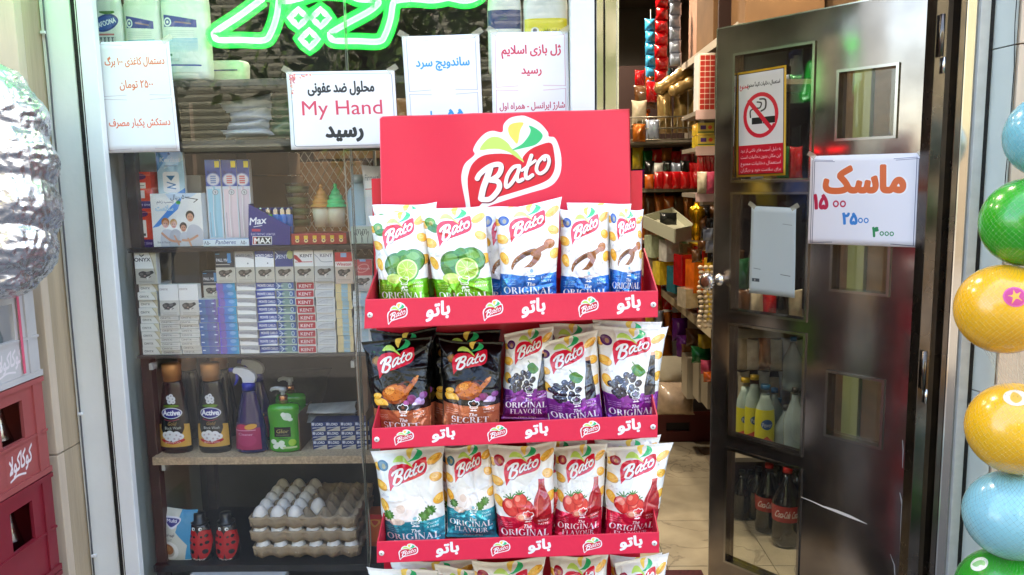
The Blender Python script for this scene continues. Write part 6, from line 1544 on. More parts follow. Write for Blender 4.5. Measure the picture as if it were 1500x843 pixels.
pbox('yellow_box', 'yellow box stacked above the pink rail, lower', 'box', 1022, 198.5, 1047, 216, YN+.02, .12, _MC['yel box'], ylw)
for k in range(3): ib(1021+k*9, 226, 1032+k*9, 256, YN+.02, redf, f'red and white packet, {ORD[k+1]} from left on the small shelf by the door')
for k in range(2): ib(1021+k*13, 252, 1036+k*13, 284, YN-.01, (crm, pnk)[k], f'{("cream", "pink")[k]} packet in front on the small shelf by the door')
q = W(1020, 352, 3.3); gb = empty('gold_bottle', (q.x, 3.3, q.z), 'shiny gold bottle standing by the dark candy bags', 'bottle')
h_ = W(1020, 297, 3.3).z-q.z
bb_ = MB().lathe([(q.z, .02), (q.z+h_*.35, .021), (q.z+h_*.42, .015), (q.z+h_*.5, .018), (q.z+h_*.7, .034), (q.z+h_*.88, .030), (q.z+h_*.92, .012), (q.z+h_, .011)], (q.x, 3.3, 0), 1, 20).build('bottle_body', mat('gold foil', (.80, .58, .12), .18, metal=.9), gb)
for k in range(14):
    x = 1020+R6.uniform(0, 26); y = 312+(k//3)*16+R6.uniform(-3, 3); ib(x-8, y-10, x+8, y+9, YN+R6.uniform(-.05, .1), (blk, brn, blk, silv)[k % 4], f'dark wrapped candy bag, {ORD[k+1]} in the heap beside the door edge', 'dark candy bags heaped beside the door edge', T=.03)
# the long low shelf (its edge runs towards the back)
XL1 = .75; zl = WX(1042, 483, XL1).z; ye, yf = WX(1043, 483, XL1).y, 5.6
MB().box(XL1, XR-.003, ye, yf, zl-.02, zl).build('shelf_board', metal_shelf, rk); MB().box(XL1-.005, XL1-.0005, ye-.004, yf, zl-.035, zl+.004).build('price_rail', mat('cream rail', (.72, .66, .54), .4), rk); MB().box(XL1-.005, XR-.003, ye-.005, ye-.0005, zl-.035, zl+.004).build('price_rail', metal_shelf, rk)
seq = [(brn, 'brown'), (ylw, 'yellow'), (tea, 'teal'), (redf, 'red'), (org, 'orange'), (ylw, 'yellow'), (crm, 'cream'), (redf, 'red'), (grn, 'green'), (amb, 'amber'), (silv, 'silver'), (redf, 'red'), (ylw, 'yellow'), (org, 'orange')]
y = ye+.04; k = 0
while y < yf-.15 and k < len(seq):
    w_ = R6.uniform(.09, .15); h_ = R6.uniform(.24, .34); m_, nm = seq[k]
    o = MB().box(XL1+.02+R6.uniform(0, .03), XL1+.14, y, y+w_-.008, zl+.0006, zl+h_).build('snack_box', m_, loc=(XL1+.08, y+w_/2, zl), bevel=.004); tag(o, f'{nm} snack box, {ORD[k+1]} from the door end of the long low shelf', 'box', 'snack boxes on the long low shelf'); y += w_; k += 1
t = empty('bead_strings', W(1034, 400, 3.22), 'pale round sweets strung in vertical strings by the door edge', 'string of sweets')
m = MB()
for c_ in range(3):
    for k in range(13):
        q = W(1026+c_*8+math.sin(k)*1.5, 392+k*7.2, 3.22); m.ball(q, .011, .011, .0095, 8, 6)
o = m.build('sweets', mat('pale sweets', (.78, .70, .58), .3, coat=.4), t); o['kind'] = 'stuff'
# heap below the long shelf
hp_ = [(984, 466, 1008, 500, 4.4, pur, 'purple shiny bag, upper one below the long shelf'), (990, 492, 1016, 528, 4.3, pur, 'purple shiny bag, lower one below the long shelf'), (1004, 482, 1034, 508, 4.0, brn, 'brown bag under the end of the long shelf'), (958, 470, 986, 524, 4.7, amb, 'amber bag at the left below the shelf'),
       (1012, 508, 1042, 532, 3.7, grn, 'dark green foil bag under the shelf end'), (1022, 490, 1044, 512, 3.7, ylw, 'yellow foil bag under the shelf end'), (1026, 528, 1044, 548, 3.5, pnk, 'magenta packet near the door edge'), (998, 505, 1014, 545, 4.1, brn, 'brown paper bag beside the big sack'),
       (946, 440, 966, 480, 4.9, crm, 'cream packet far back under the shelf'), (962, 445, 984, 476, 4.8, wht, 'white packet far back under the shelf'), (1030, 545, 1046, 560, 3.4, org, 'orange packet low by the door edge')]
for x0, y0, x1, y1, Y, m_, lb_ in hp_: ib(x0, y0, x1, y1, Y, m_, lb_, amp=1.4)
ib(950, 522, 1020, 568, 4.3, mat('pale sack', (.82, .78, .68), .7, var=.15, vscale=9, bump=.6, bscale=20), 'big pale sack with red print on the crate', name='sack', cat='sack', T=.1, group=None)
ib(955, 560, 1018, 608, 4.15, mat('clear bag of bread', (.80, .70, .60), .25, coat=.7, var=.4, vscale=12, bump=.8, bscale=22), 'clear plastic bag of bread in front of the pale sack', name='bread_bag', cat='bag', T=.09, group=None)
for k, (x0, x1, y0, y1) in enumerate(((1006, 1022, 525, 585), (1023, 1036, 532, 590), (1036, 1048, 540, 600))):
    pbox('white_carton', f'white open carton, {ORD[k+1]} from left in the row beside the sack', 'carton', x0, y0, x1, y1, 3.9-.15*k, .14, mat('off white carton', (.66, .62, .54), .6), _MC['off white carton'], 'white cartons beside the sack')
crz = W(1000, 655, 4.25).z
cr_ = empty('red_crate', (W(1000, 655, 4.25).x, 4.25, max(crz, 0)), 'dark red crate on the floor under the sack at the back', 'crate')
xa, xb = W(950, 640, 4.25).x, W(1046, 640, 4.25).x; z1 = W(1000, 604, 4.25).z
dr = mat('dark red plastic', (.34, .07, .07), .45); m = MB(); xm0, xm1 = W(976, 630, 4.25).x, W(1010, 630, 4.25).x; zm0, zm1 = .04, z1-.06
m.box(xa, xm0, 4.25, 4.27, .001, z1).box(xm1, xb, 4.25, 4.27, .001, z1).box(xm0, xm1, 4.25, 4.27, .001, zm0+.02).box(xm0, xm1, 4.25, 4.27, zm1, z1); m.build('crate_front', dr, cr_)
MB().box(xa, xb, 4.271, 4.6, .001, z1-.001).build('crate_body', mat('dark crate inside', (.10, .04, .04), .6), cr_)
mt = MB().box(W(955, 836, 2.75).x, W(1030, 836, 2.75).x, 2.66, 2.78, .001, .006).build('door_mat', mat('dark red mat', (.30, .12, .13), .9, var=.4, vscale=80), loc=(.55, 2.7, 0)); tag(mt, 'dark red striped mat on the marble floor near the doorway', 'mat')
# ---- behind the door, seen through its panes
YD = 3.05
cs = empty('corner_shelves', (1.0, YD, 0), 'dim shelves of bottles and packets in the corner behind the open door', 'shelf unit')
for y in (118, 262, 470, 668):
    a_ = W(1120, y, YD); MB().box(.80, XR-.003, YD-.02, YD+.26, a_.z-.018, a_.z).build('shelf_board', metal_shelf, cs)
MB().box(.78, XR-.003, YD+.28, YD+.30, 0, 2.2).build('back_panel', mat('dim red brown panel', (.3, .2, .15)), cs)
def bottle(px, y1, y0, wpx, Y, mb_, mc, label, prof, lab=None, group='bottles behind the open door', z0=None):
    q = W(px, y1, Y); z0 = q.z if z0 is None else z0; H = W(px, y0, Y).z-z0; r = wpx/1150*Y/2
    t = empty('plastic_bottle', (q.x, Y, z0), label, 'bottle', group)
    bb_ = MB().lathe([(z0+a_*H, r*b_) for a_, b_ in prof], (q.x, Y, 0), .9, 24).build('bottle_body', mb_, t)
    MB().lathe([(z0+H+.0003, r*prof[-1][1]*1.15), (z0+H+.018, r*prof[-1][1]*1.1)], (q.x, Y, 0), 1, 16).build('cap', mc, t)
    if lab:
        f0, f1, lm_ = lab; zz = np.linspace(f0, f1, 5); MB().lathe([(z0+z*H, r*float(np.interp(z, [p[0] for p in prof], [p[1] for p in prof]))) for z in zz], (q.x, Y, 0), .9, 24, dr=.001, uvbox=(-r, r, z0+f0*H, z0+f1*H), capped=False).build('label', lm_, bb_)
COLA = [(0, .8), (.02, .95), (.12, 1), (.3, .93), (.5, 1), (.62, .98), (.78, .62), (.9, .32), (.97, .28)]
cola_m = mat('cola', (.05, .025, .02), .08, coat=.8, spec=.7); clearb = mat('hazy clear plastic', (.66, .74, .76), .15, alpha=.55, coat=.6)
def d_cola(c): c.rect(0, 0, 60, 24, (.66, .06, .08)); c.text('Coca-Cola', 15, 17, 15, (.9, .85, .85), shear=.3, fit=26, weight=.03); c.text('Coca-Cola', 45, 17, 15, (.9, .85, .85), shear=.3, fit=26, weight=.03)
cola_l = flat('cola label', 60, 24, 2, (.66, .06, .08), d_cola, rough=.3, coat=.5)
redcap = mat('red cap', (.70, .08, .08), .3)
yfl = W(1150, 815, 3.0).z
bottle(1150, 815, 692, 44, 3.0, cola_m, redcap, 'large cola bottle with red label, nearest behind the lowest door pane', COLA, (.36, .58, cola_l), z0=max(yfl, .0)+.001)
bottle(1124, 800, 685, 40, 3.12, cola_m, redcap, 'large cola bottle with red label, left of the nearest one', COLA, (.36, .58, cola_l), z0=.001)
bottle(1108, 790, 690, 34, 3.25, cola_m, mat('black cap', None) if False else _MC['black cap'], 'dark bottle further left behind the lowest door pane', COLA, z0=.001)
bottle(1092, 780, 690, 34, 3.4, cola_m, _MC['black cap'], 'dark bottle farthest left behind the lowest door pane', COLA, z0=.001)
CLN = [(0, .9), (.03, 1), (.55, 1), (.72, .9), (.85, .55), (.92, .45)]
def d_y(c): c.rect(0, 0, 40, 60, (.82, .80, .20)); c.poly([(0, 50), (20, 40), (40, 52), (40, 60), (0, 60)], (.75, .25, .2)); c.ell(20, 22, 12, 8, (.2, .35, .6)); c.text('Power', 20, 26, 10, (.9, .9, .9), fit=20)
yl_ = flat('cleaner label', 40, 60, 2, (.82, .8, .2), d_y, rough=.3)
pale_b = mat('pale bottle', (.66, .74, .72), .3)
zz_ = W(1120, 668, YD).z
bottle(1119, 662, 570, 28, YD+.03, pale_b, mat('blue cap', (.1, .4, .6), .3), 'pale bottle with blue cap and yellow label behind the third door pane', CLN, (.1, .7, yl_), z0=zz_+.001)
bottle(1103, 655, 556, 26, YD+.12, pale_b, mat('yellow cap', (.85, .7, .15), .3), 'pale bottle with yellow cap left of the blue capped one', CLN, (.1, .6, yl_), z0=zz_+.001)
bottle(1150, 664, 600, 34, YD+.01, clearb, _MC['black cap'], 'clear water bottle, right behind the third door pane', COLA, z0=zz_+.001)
bottle(1138, 664, 590, 30, YD+.14, clearb, _MC['blue cap'], 'clear water bottle behind the right one', COLA, z0=zz_+.001)
zz_ = W(1120, 470, YD).z
for k in range(6): ib(1080+k*15, 545+(k % 2)*8, 1098+k*15, 600, YD+.2, (crm, brn, wht, crm, silv, wht)[k], f'{("cream", "brown", "white", "cream", "silver", "white")[k]} packet, {ORD[k+1]} from left behind the third door pane', 'packets behind the open door')
bottle(1160, 572, 500, 30, YD+.05, clearb, _MC['blue cap'], 'big clear bottle behind the upper corner of the third pane', COLA)
for k in range(9): ib(1078+(k % 5)*19, 425-(k//5)*46, 1100+(k % 5)*19, 470-(k//5)*46, YD+.06+.1*(k//5), (brn, crm, redf, blk, crm, grn, blk, redf, wht)[k], f'{("brown", "cream", "red", "black", "pale", "green", "dark", "bright red", "white")[k]} packet behind the second door pane', 'packets behind the second door pane')
for k in range(10): ib(1080+(k % 5)*19, 215-(k//5)*105, 1100+(k % 5)*19, 262-(k//5)*140, YD+.05, (blk, silv, brn, grn, redf, silv, ylw, wht, silv, grn)[k], f'{("black", "silver", "brown", "green", "red", "grey silver", "yellow", "white", "shiny silver", "dark green")[k]} packet, {("lower", "upper")[k//5]} row behind the poster pane', 'packets behind the poster pane')
# pale green strip on the brown wall, seen through the small panes
ga, gb2 = WX(1244, 400, XR-.004).y, WX(1268, 400, XR-.004).y
tag(MB().box(XR-.012, XR-.001, gb2, ga, 0, 2.7).build('wall_strip', mat('pale green strip', (.50, .54, .38), .5), loc=(XR-.006, (ga+gb2)/2, 0)), 'pale green vertical board on the brown wall behind the door', 'board')
# cartons in the left of the shop, seen above the window display
for k, (x0, z0, w_, h_) in enumerate(((-1.1, 1.25, .4, .3), (-.66, 1.25, .38, .26), (-.25, 1.25, .42, .34), (-.9, 1.56, .4, .25))):
    o = MB().box(x0, x0+w_, 3.3, 3.6, z0, z0+h_).build('cardboard_carton', card_b, loc=(x0+w_/2, 3.45, z0), bevel=.003); tag(o, f'tan carton {("leftmost", "second", "rightmost", "topmost")[k]} of those stored behind the window display', 'carton', 'cartons stored behind the window display')
sb_ = MB().box(-1.2, .25, 3.25, 3.7, 0, 1.248).build('storage_counter', board_dark, loc=(-.5, 3.45, 0)); tag(sb_, 'dark storage counter behind the window display carrying cartons', 'counter')

# more packets crowding the shelves of the unit, the wall shelves and the floor by the sack
cols_ = [(redf, 'red'), (ylw, 'yellow'), (blk, 'black'), (org, 'orange'), (silv, 'silver'), (crm, 'cream'), (grn, 'green'), (amb, 'amber'), (pnk, 'pink'), (tea, 'teal')]
for r_, (y0_, h_, n_, Y_, where) in enumerate(((100, 26, 6, YB_+.2, 'behind the gold bags'), (352, 30, 7, YB_+.05, 'under the pale tray'), (384, 32, 6, YB_+.2, 'in the row below the pale tray'), (418, 34, 5, YB_+.35, 'in the lowest row beside the stand'), (455, 34, 5, YB_+.45, 'near the floor beside the stand'))):
    for k in range(n_):
        m_, nm = cols_[(k*3+r_*7) % 10]; x = 930+k*13+R6.uniform(-2, 2); yy = y0_+R6.uniform(-4, 4)
        ib(x, yy, x+15, yy+h_, Y_, m_, f'{nm} packet, {ORD[k+1]} from left {where}', 'small packets on the shelf unit', amp=1.3)

for k, (px, y1, y0, w_, Y, nm) in enumerate(((1136, 792, 668, 40, 3.3, 'behind the two front cola bottles'), (1165, 800, 680, 42, 3.2, 'at the right edge of the lowest pane'), (1106, 770, 672, 34, 3.5, 'at the rear left'))):
    bottle(px, y1, y0, w_, Y, cola_m, redcap, 'large cola bottle with red label ' + nm, COLA, (.36, .58, cola_l), z0=.001)
for k, (px, Y) in enumerate(((1085, 3.25), (1098, 3.32), (1080, 3.55), (1094, 3.7))):
    bottle(px, 780, 695, 30, Y, cola_m, _MC['black cap'], f'dark wrapped bottle, {ORD[k+1]} of the cluster left of the cola bottles', COLA, z0=.001, group='dark bottles at the left of the lowest pane')
zz_ = W(1120, 668, YD).z
for k, (px, Y) in enumerate(((1162, 2.98), (1132, 3.16), (1168, 3.12))):
    bottle(px, 664, 575, 32, Y, clearb, (_MC['black cap'], _MC['blue cap'], _MC['black cap'])[k], f'hazy clear bottle crowding the third door pane, {("nearest", "left rear", "right rear")[k]}', COLA, z0=zz_+.001)
bottle(1090, 655, 560, 26, YD+.16, pale_b, _MC['yellow cap'], 'pale bottle with yellow cap, leftmost behind the third door pane', CLN, (.1, .6, yl_), z0=zz_+.001)
for k in range(6): ib(1076+k*17, 492+(k % 2)*6, 1096+k*17, 542, YD+.24, (crm, wht, amb, crm, silv, wht)[k], f'{("cream", "white", "amber", "pale cream", "silver", "bright white")[k]} packet in the upper row behind the third door pane', 'packets behind the open door')
# cartons and small boxes breaking up the lower rows beside the stand
for k, (x0, y0, x1, y1, Y, m_, nm) in enumerate(((950, 346, 972, 378, 3.95, mat('pale green print', (.66, .70, .58), .4, var=.3, vscale=30), 'pale green'), (972, 352, 992, 384, 3.85, wht, 'white'), (994, 374, 1018, 420, 3.6, redf, 'red'), (1012, 382, 1034, 430, 3.5, org, 'orange'), (962, 384, 984, 418, 3.9, ylw, 'yellow'), (940, 372, 960, 404, 4.0, crm, 'cream'), (984, 392, 1000, 430, 3.7, tea, 'teal'), (944, 408, 966, 440, 4.0, redf, 'small red'), (1000, 424, 1020, 452, 3.5, crm, 'small cream'))):
    pbox('small_carton', f'{nm} carton among the crowded goods below the pale tray', 'carton', x0, y0, x1, y1, Y, .09, m_, m_, 'cartons below the pale tray', rot=.25)
# ================================================================== NEON, PAPER SIGNS, BALLS, FOIL BUNDLE, CRATES
YNE = 2.10
neon_core = mat('neon core', (.9, 1, .93), .4, emit=(.80, 1.0, .86), estr=1.0)
def halo_mat():  # green lens halo around the tubes, added as a see-through emitting shell
    m = bpy.data.materials.new('neon green halo'); m.use_nodes = True; nt = m.node_tree; nt.nodes.remove(nt.nodes['Principled BSDF']); out = nt.nodes['Material Output']
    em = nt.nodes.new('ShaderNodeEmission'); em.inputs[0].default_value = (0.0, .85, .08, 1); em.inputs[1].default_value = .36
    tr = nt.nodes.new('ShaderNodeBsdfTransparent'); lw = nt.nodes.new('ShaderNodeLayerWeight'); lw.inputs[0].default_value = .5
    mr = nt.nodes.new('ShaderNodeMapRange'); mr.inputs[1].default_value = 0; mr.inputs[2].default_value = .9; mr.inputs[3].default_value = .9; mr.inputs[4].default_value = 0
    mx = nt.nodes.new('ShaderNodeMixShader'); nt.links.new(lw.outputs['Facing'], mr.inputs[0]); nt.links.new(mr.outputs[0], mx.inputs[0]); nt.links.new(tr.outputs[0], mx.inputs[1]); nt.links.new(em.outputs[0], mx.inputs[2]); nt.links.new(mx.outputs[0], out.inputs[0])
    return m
neon_halo = halo_mat()
neon = empty('neon_sign', W(450, 30, YNE), 'green neon sign in Persian script glowing at the top of the window', 'neon sign')
def nz(p): return (300+p[0]*.28, p[1]*.28)
NP = [([(300, -5), (180, 85), (62, 163), (50, 190), (75, 210), (190, 210), (308, 212), (345, 175), (375, 90), (388, 0), (400, -60), (360, -90), (320, -50), (300, -5)], False),
      ([(395, 5), (430, 6), (490, -6), (560, -30), (640, -40), (740, -30), (800, -5), (860, 0), (905, 8), (905, 22), (860, 60), (760, 115), (668, 168), (656, 190), (680, 213), (800, 216), (912, 218), (945, 180), (972, 100), (985, 20), (1010, 2), (1080, -5)], False),
      ([(1080, -5), (1130, -2), (1180, 3), (1230, -2), (1270, -10), (1300, -6), (1350, 4), (1400, -2), (1440, -30), (1450, -90)], False)]
for P, cl in NP:
    pts = [W(*nz(p), YNE) for p in smooth(P, cl, 5)]
    tb_ = MB().tube(pts, .0076, 12).build('tube', neon_core, neon); MB().tube(pts, .0215, 18).build('halo_shell', neon_halo, tb_)
for cx, cy in ((490, 95), (605, 95), (547, 205)):
    h = 46; sq = [(cx, cy-h), (cx+h*.5, cy-h*.5), (cx+h, cy), (cx+h*.5, cy+h*.5), (cx, cy+h), (cx-h*.5, cy+h*.5), (cx-h, cy), (cx-h*.5, cy-h*.5)]
    pts = [W(*nz(p), YNE) for p in sq]
    tb_ = MB().tube(pts, .0076, 12, closed=True).build('tube', neon_core, neon); MB().tube(pts, .0215, 18, closed=True).build('halo_shell', neon_halo, tb_)

def paper(name, label, quad, Y, cv, plane=None, curl=.007, cat='paper sign', group=None, seed=0, rough=.5):
    TL, TR, BR, BL = [(W(*p, Y) if plane is None else WP(*p, *plane)) for p in quad]
    nrm = Vector((0, -1, 0)) if plane is None else plane[1]
    n = 14; V = []; F = []; U = []
    for j in range(n+1):
        for i in range(n+1):
            a, b = i/n, j/n; p = (BL*(1-a)+BR*a)*(1-b)+(TL*(1-a)+TR*a)*b
            cc = curl*((2*a-1)**4*.6+.35*math.sin(a*5+seed)*math.sin(b*4+seed)+.2)
            V.append(p+nrm*(.0006+max(cc, 0)))
    for j in range(n):
        for i in range(n):
            q = (j*(n+1)+i, j*(n+1)+i+1, (j+1)*(n+1)+i+1, (j+1)*(n+1)+i); F.append(q); U.append([((k % (n+1))/n, (k//(n+1))/n) for k in q])
    m = MB(); m.add(V, F, U, 0, True)
    cen = (TL+TR+BR+BL)/4
    o = m.build(name, img_mat('print '+label[:24], cv, rough=rough), loc=cen)
    for (A1, A2, A3) in ((TL, TR, BL), (TR, TL, BR)) if cat == 'paper sign' else ():
        ux, vz = (A2-A1).normalized(), (A1-A3).normalized(); o1 = A1+nrm*(curl*.9+.0025); m_ = MB()
        V4 = [o1+ux*.012-vz*.010, o1-ux*.012+vz*.004-nrm*.001, o1-ux*.004+vz*.016-nrm*.001, o1+ux*.020+vz*.002]
        m_.add(V4, [(0, 1, 2, 3)]); tp_ = m_.build('tape', mat('clear tape', (.82, .80, .70), .25, alpha=.4), o)
    sd = o.modifiers.new('thickness', 'SOLIDIFY'); sd.thickness = .0003; sd.offset = -1
    return tag(o, label, cat, group)
PW = (.90, .90, .91)
def frames(c, x0, y0, x1, y1, col):
    c.line([(x0, y0), (x0, y1)], .8, col); c.line([(x1, y0), (x1, y1)], .8, col)
    c.line([(x0, y0), (x0+32, y0+1.5)], .8, col, .8); c.line([(x1, y0), (x1-32, y0+1.5)], .8, col, .8); c.line([(x0, y1), (x0+32, y1-1.5)], .8, col, .8); c.line([(x1, y1), (x1-32, y1-1.5)], .8, col, .8)
# first sheet
c = Cv(108, 164, 4, PW); og_ = (.84, .42, .26); frames(c, 5, 4, 103, 80, (.72, .66, .70)); frames(c, 5, 84, 103, 160, (.72, .66, .70))
c.text('دستمال کاغذی ۱۰۰ برگ', 54, 34, 15, og_, fa=True, fit=88, weight=.02); c.text('۲۵۰۰ تومان', 53, 68, 16, og_, fa=True, fit=49, weight=.02); c.text('دستکش یکبار مصرف', 53, 124, 15, (.86, .42, .28), fa=True, fit=88, weight=.02)
paper('paper_sign', 'tall white sheet with orange Persian lines, leftmost on the glass', [(141, 62), (249, 60), (265, 222), (157, 225)], GY-.003, c, seed=1)
# second sheet: My Hand
c = Cv(160, 113, 4, PW)
c.rrect(5, 3.5, 156, 109, 5, (.40, .45, .50)); c.rrect(5.7, 4.2, 155.3, 108.3, 4.5, PW)
Rf = random.Random(8)
for k in range(60):
    a = Rf.random()**1.6; x, y = (4+a*34, 3+Rf.uniform(0, 1)*9*(1-a)+1) if k % 2 else (4+Rf.uniform(0, 1)*8*(1-a)+1, 3+a*38)
    c.ell(x, y, Rf.uniform(.6, 2.2), Rf.uniform(.6, 1.6), Rf.choice(((.88, .52, .42), (.92, .66, .50), (.80, .40, .45), (.95, .78, .70))), .8, Rf.uniform(0, 3))
c.ell(7, 7, 3, 3, (.82, .38, .45)); c.ell(7, 7, 1.5, 1.5, (.95, .8, .8))
for k in range(10): c.ell(132+Rf.uniform(0, 20), 100+Rf.uniform(-6, 4), 1, .8, (.75, .5, .6), .7)
c.text('محلول ضد عفونی', 79, 30, 21, (.16, .17, .18), fa=True, fit=98, weight=.035); c.text('My Hand', 79, 63, 30, (.82, .26, .36), fit=119, weight=.004); c.text('رسید', 80, 95, 30, (.15, .16, .17), fa=True, fit=54, weight=.05)
paper('paper_sign', 'white framed sheet reading My Hand in red between black Persian words', [(420, 106), (578, 103.5), (585, 216), (428, 220)], GY-.004, c, seed=2)
# third sheet
c = Cv(112, 164, 4, PW); bl = (.14, .56, .80); frames(c, 6, 5, 106, 80, (.6, .64, .78)); frames(c, 6, 84, 106, 160, (.6, .64, .78))
c.text('ساندویچ سرد', 57, 44, 17, bl, fa=True, fit=78, weight=.03); c.text('۵۵۰۰', 60, 125, 25, bl, weight=.04, anchor='l'); c.line([(36, 110), (36, 124)], 2.4, bl)
paper('paper_sign', 'white sheet with light blue Persian words, third on the glass', [(589, 54), (702, 50.5), (709, 215), (600, 219)], GY-.003, c, seed=3)
# fourth sheet
c = Cv(112, 166, 4, PW); rd = (.78, .22, .32); frames(c, 6, 5, 107, 79, (.78, .58, .66)); frames(c, 6, 83, 107, 160, (.78, .58, .66))
c.text('ژل بازی اسلایم', 58, 31, 17, rd, fa=True, fit=86, weight=.03); c.text('رسید', 58, 60, 16, rd, fa=True, fit=29, weight=.03); c.text('شارژ ایرانسل - همراه اول', 58, 111, 13, (.72, .24, .34), fa=True, fit=95, weight=.02)
paper('paper_sign', 'white sheet with crimson Persian lines beside the white column', [(719, 48), (831.5, 46.5), (835, 212), (723, 216)], GY-.003, c, seed=4)
# mask price sheet on the door
PD = (H0+DN*.0085, DN)
c = Cv(170, 136, 4, (.88, .88, .90)); frames(c, 4, 6, 160, 134, (.25, .28, .42)); frames(c, 7, 8, 163, 134, (.25, .28, .42))
c.text('ماسک', 84, 55, 52, (.92, .92, .93), fa=True, fit=122, weight=.085); c.text('ماسک', 84, 55, 52, (.84, .40, .20), fa=True, fit=120, weight=.055)
red2, blu2, gre2 = (.72, .10, .26), (.16, .48, .76), (.10, .50, .30)
def digits(c, x, y, s, col, first, nz_):
    c.text(first, x, y, s, col, weight=.05, anchor='l'); w_ = s*.46*len(first)
    for k in range(nz_): c.ell(x+w_+s*.22+k*s*.36, y-s*.24, s*.155, s*.17, col); c.ell(x+w_+s*.22+k*s*.36, y-s*.24, s*.085, s*.095, (.88, .88, .90))
digits(c, 8, 81, 31, red2, '۱۵', 2); digits(c, 55, 104, 24, blu2, '۲۵', 2); digits(c, 101, 122, 20, gre2, '۴', 3)
paper('paper_sign', 'white price sheet with one large orange Persian word on the steel door', [(1188, 229), (1355, 224), (1349, 363), (1184, 357)], 0, c, PD, curl=.002, seed=5)
# no smoking poster
c = Cv(74, 160, 4, (.80, .62, .16)); c.rect(3, 3, 71, 157, (.12, .08, .08)); c.rect(4, 4, 70, 156, (.84, .83, .83)); c.rect(4, 112, 70, 156, (.76, .06, .16))
c.text('استعمال دخانیات اکیداً ممنوع', 41, 24, 8, (.16, .15, .16), fa=True, fit=48, weight=.02); c.text('ممنوع', 12, 25, 9, (.80, .12, .2), fa=True, fit=13, weight=.02)
c.ell(37, 68, 26, 34, (.80, .10, .20)); c.ell(37, 68, 21, 28, (.84, .83, .83)); c.rect(20, 70, 58, 82, (.86, .86, .86)); c.rect(24, 71, 58, 81, (.12, .11, .12)); c.line([(40, 71), (40, 81)], 1, (.7, .7, .7))
c.line([(22, 70), (22, 60), (30, 57), (36, 57), (38, 50), (32, 48)], 2, (.2, .18, .18), sm=True); c.line([(38, 62), (44, 58), (44, 46), (36, 44)], 2.4, (.25, .22, .22), sm=True); c.line([(20, 46), (53, 90)], 6, (.80, .10, .20))
for k, t_ in enumerate(('به دلیل آسیب های ناشی از دود', 'این مکان بدون دخانیات است', 'استعمال دخانیات ممنوع', 'برای سلامت خود و دیگران')): c.text(t_, 37, 122+k*10, 7, (.93, .88, .88), fa=True, fit=60)
PP = (H0-DN*.012, DN)
paper('no_smoking_poster', 'yellow edged no smoking poster behind the top door pane', [(1079, 107.5), (1152.5, 95.5), (1151, 257), (1079, 260)], 0, c, PP, curl=.002, cat='poster', seed=6, rough=.3)
# pale paper on the second pane (its square code is left out)
c = Cv(68, 130, 4, (.70, .76, .77)); c.line([(48, 24), (62, 25)], .6, (.4, .45, .45)); c.line([(6, 92), (16, 93)], .7, (.3, .33, .33)); c.line([(46, 98), (60, 99)], .9, (.3, .33, .33)); c.rect(4, 107, 15, 112, (.25, .3, .32)); c.rect(7, 108, 9, 111, (.6, .6, .6))
paper('pale_paper', 'pale blank looking sheet taped behind the second door pane', [(1102, 302), (1168, 305), (1165, 437), (1099, 429)], 0, c, PP, curl=.006, seed=7)

# ---- balls in their net
net_m = mat('net string', (.82, .82, .72), .5, alpha=.28)
def ball(px, py, rpx, col, label, Y=1.74):
    c0 = W(px, py, Y); r = rpx/1150*((c0-CAM).dot(_F))
    t = empty('play_ball', c0, label, 'ball', 'play balls hanging in a net')
    MB().ball((0, 0, 0), r, r, r, 48, 32).build('ball_shell', mat('ball %s' % (col,), col, .22, coat=.4, spec=.6, var=.04), None).parent = t
    return t, c0, r
def decal(t, c0, r, px, py, rad, draw, nm):
    # the print sits where the line of sight meets the ball
    d = ray(px, py).normalized(); oc = CAM-c0; b_ = oc.dot(d); disc = b_*b_-(oc.length_squared-r*r); hit = CAM+d*(-b_-math.sqrt(max(disc, 0))); n = (hit-c0).normalized(); u = Vector((0, 0, 1)).cross(n).normalized(); v = n.cross(u)
    cv = Cv(40, 40, 2.4, draw[0]); draw[1](cv); m = MB(); V = [n*(r+.0006)]; F = []; U = []; K, L = 24, 4; uvv = [(.5, .5)]
    for j in range(1, L+1):
        for k in range(K):
            a = 2*math.pi*k/K; q = rad*j/L; V.append((n*math.cos(q/r)+(u*math.cos(a)+v*math.sin(a))*math.sin(q/r))*(r+.0006)); uvv.append((.5+.5*j/L*math.cos(a), .5+.5*j/L*math.sin(a)))
    for k in range(K): F.append((0, 1+k, 1+(k+1) % K))
    for j in range(L-1):
        for k in range(K): F.append((1+j*K+k, 1+(j+1)*K+k, 1+(j+1)*K+(k+1) % K, 1+j*K+(k+1) % K))
    m.add(V, F, [[uvv[i] for i in f] for f in F], 0, True); o = link('printed_mark', m.mesh('printed_mark'), img_mat(nm, cv, rough=.3), t)
BL_ = [(1540, 198, 62, (.45, .72, .76), 'light blue ball at the top of the net, mostly outside the frame'), (1507, 326, 64.5, (.10, .62, .08), 'green ball second from the top in the net'), (1470, 453, 65, (.93, .68, .07), 'yellow ball with a pink round mark, upper of two yellow'),
       (1488, 628, 66.5, (.94, .70, .08), 'yellow ball with a white round mark, lower of two yellow'), (1481, 755, 63.5, (.52, .76, .80), 'light blue ball below the two yellow balls'), (1470, 871, 65, (.08, .58, .10), 'green ball at the bottom edge of the frame')]
balls = [ball(*b) for b in BL_]
def dbird(c): c.ell(20, 20, 17, 17, (.75, .20, .45)); c.poly([(18, 6), (22, 14), (30, 10), (26, 20), (32, 28), (22, 24), (14, 34), (16, 22), (8, 18), (16, 16)], (.88, .66, .2), sm=True)
decal(*balls[2], 1487, 435, .022, ((.82, .30, .55), dbird), 'pink bird mark')
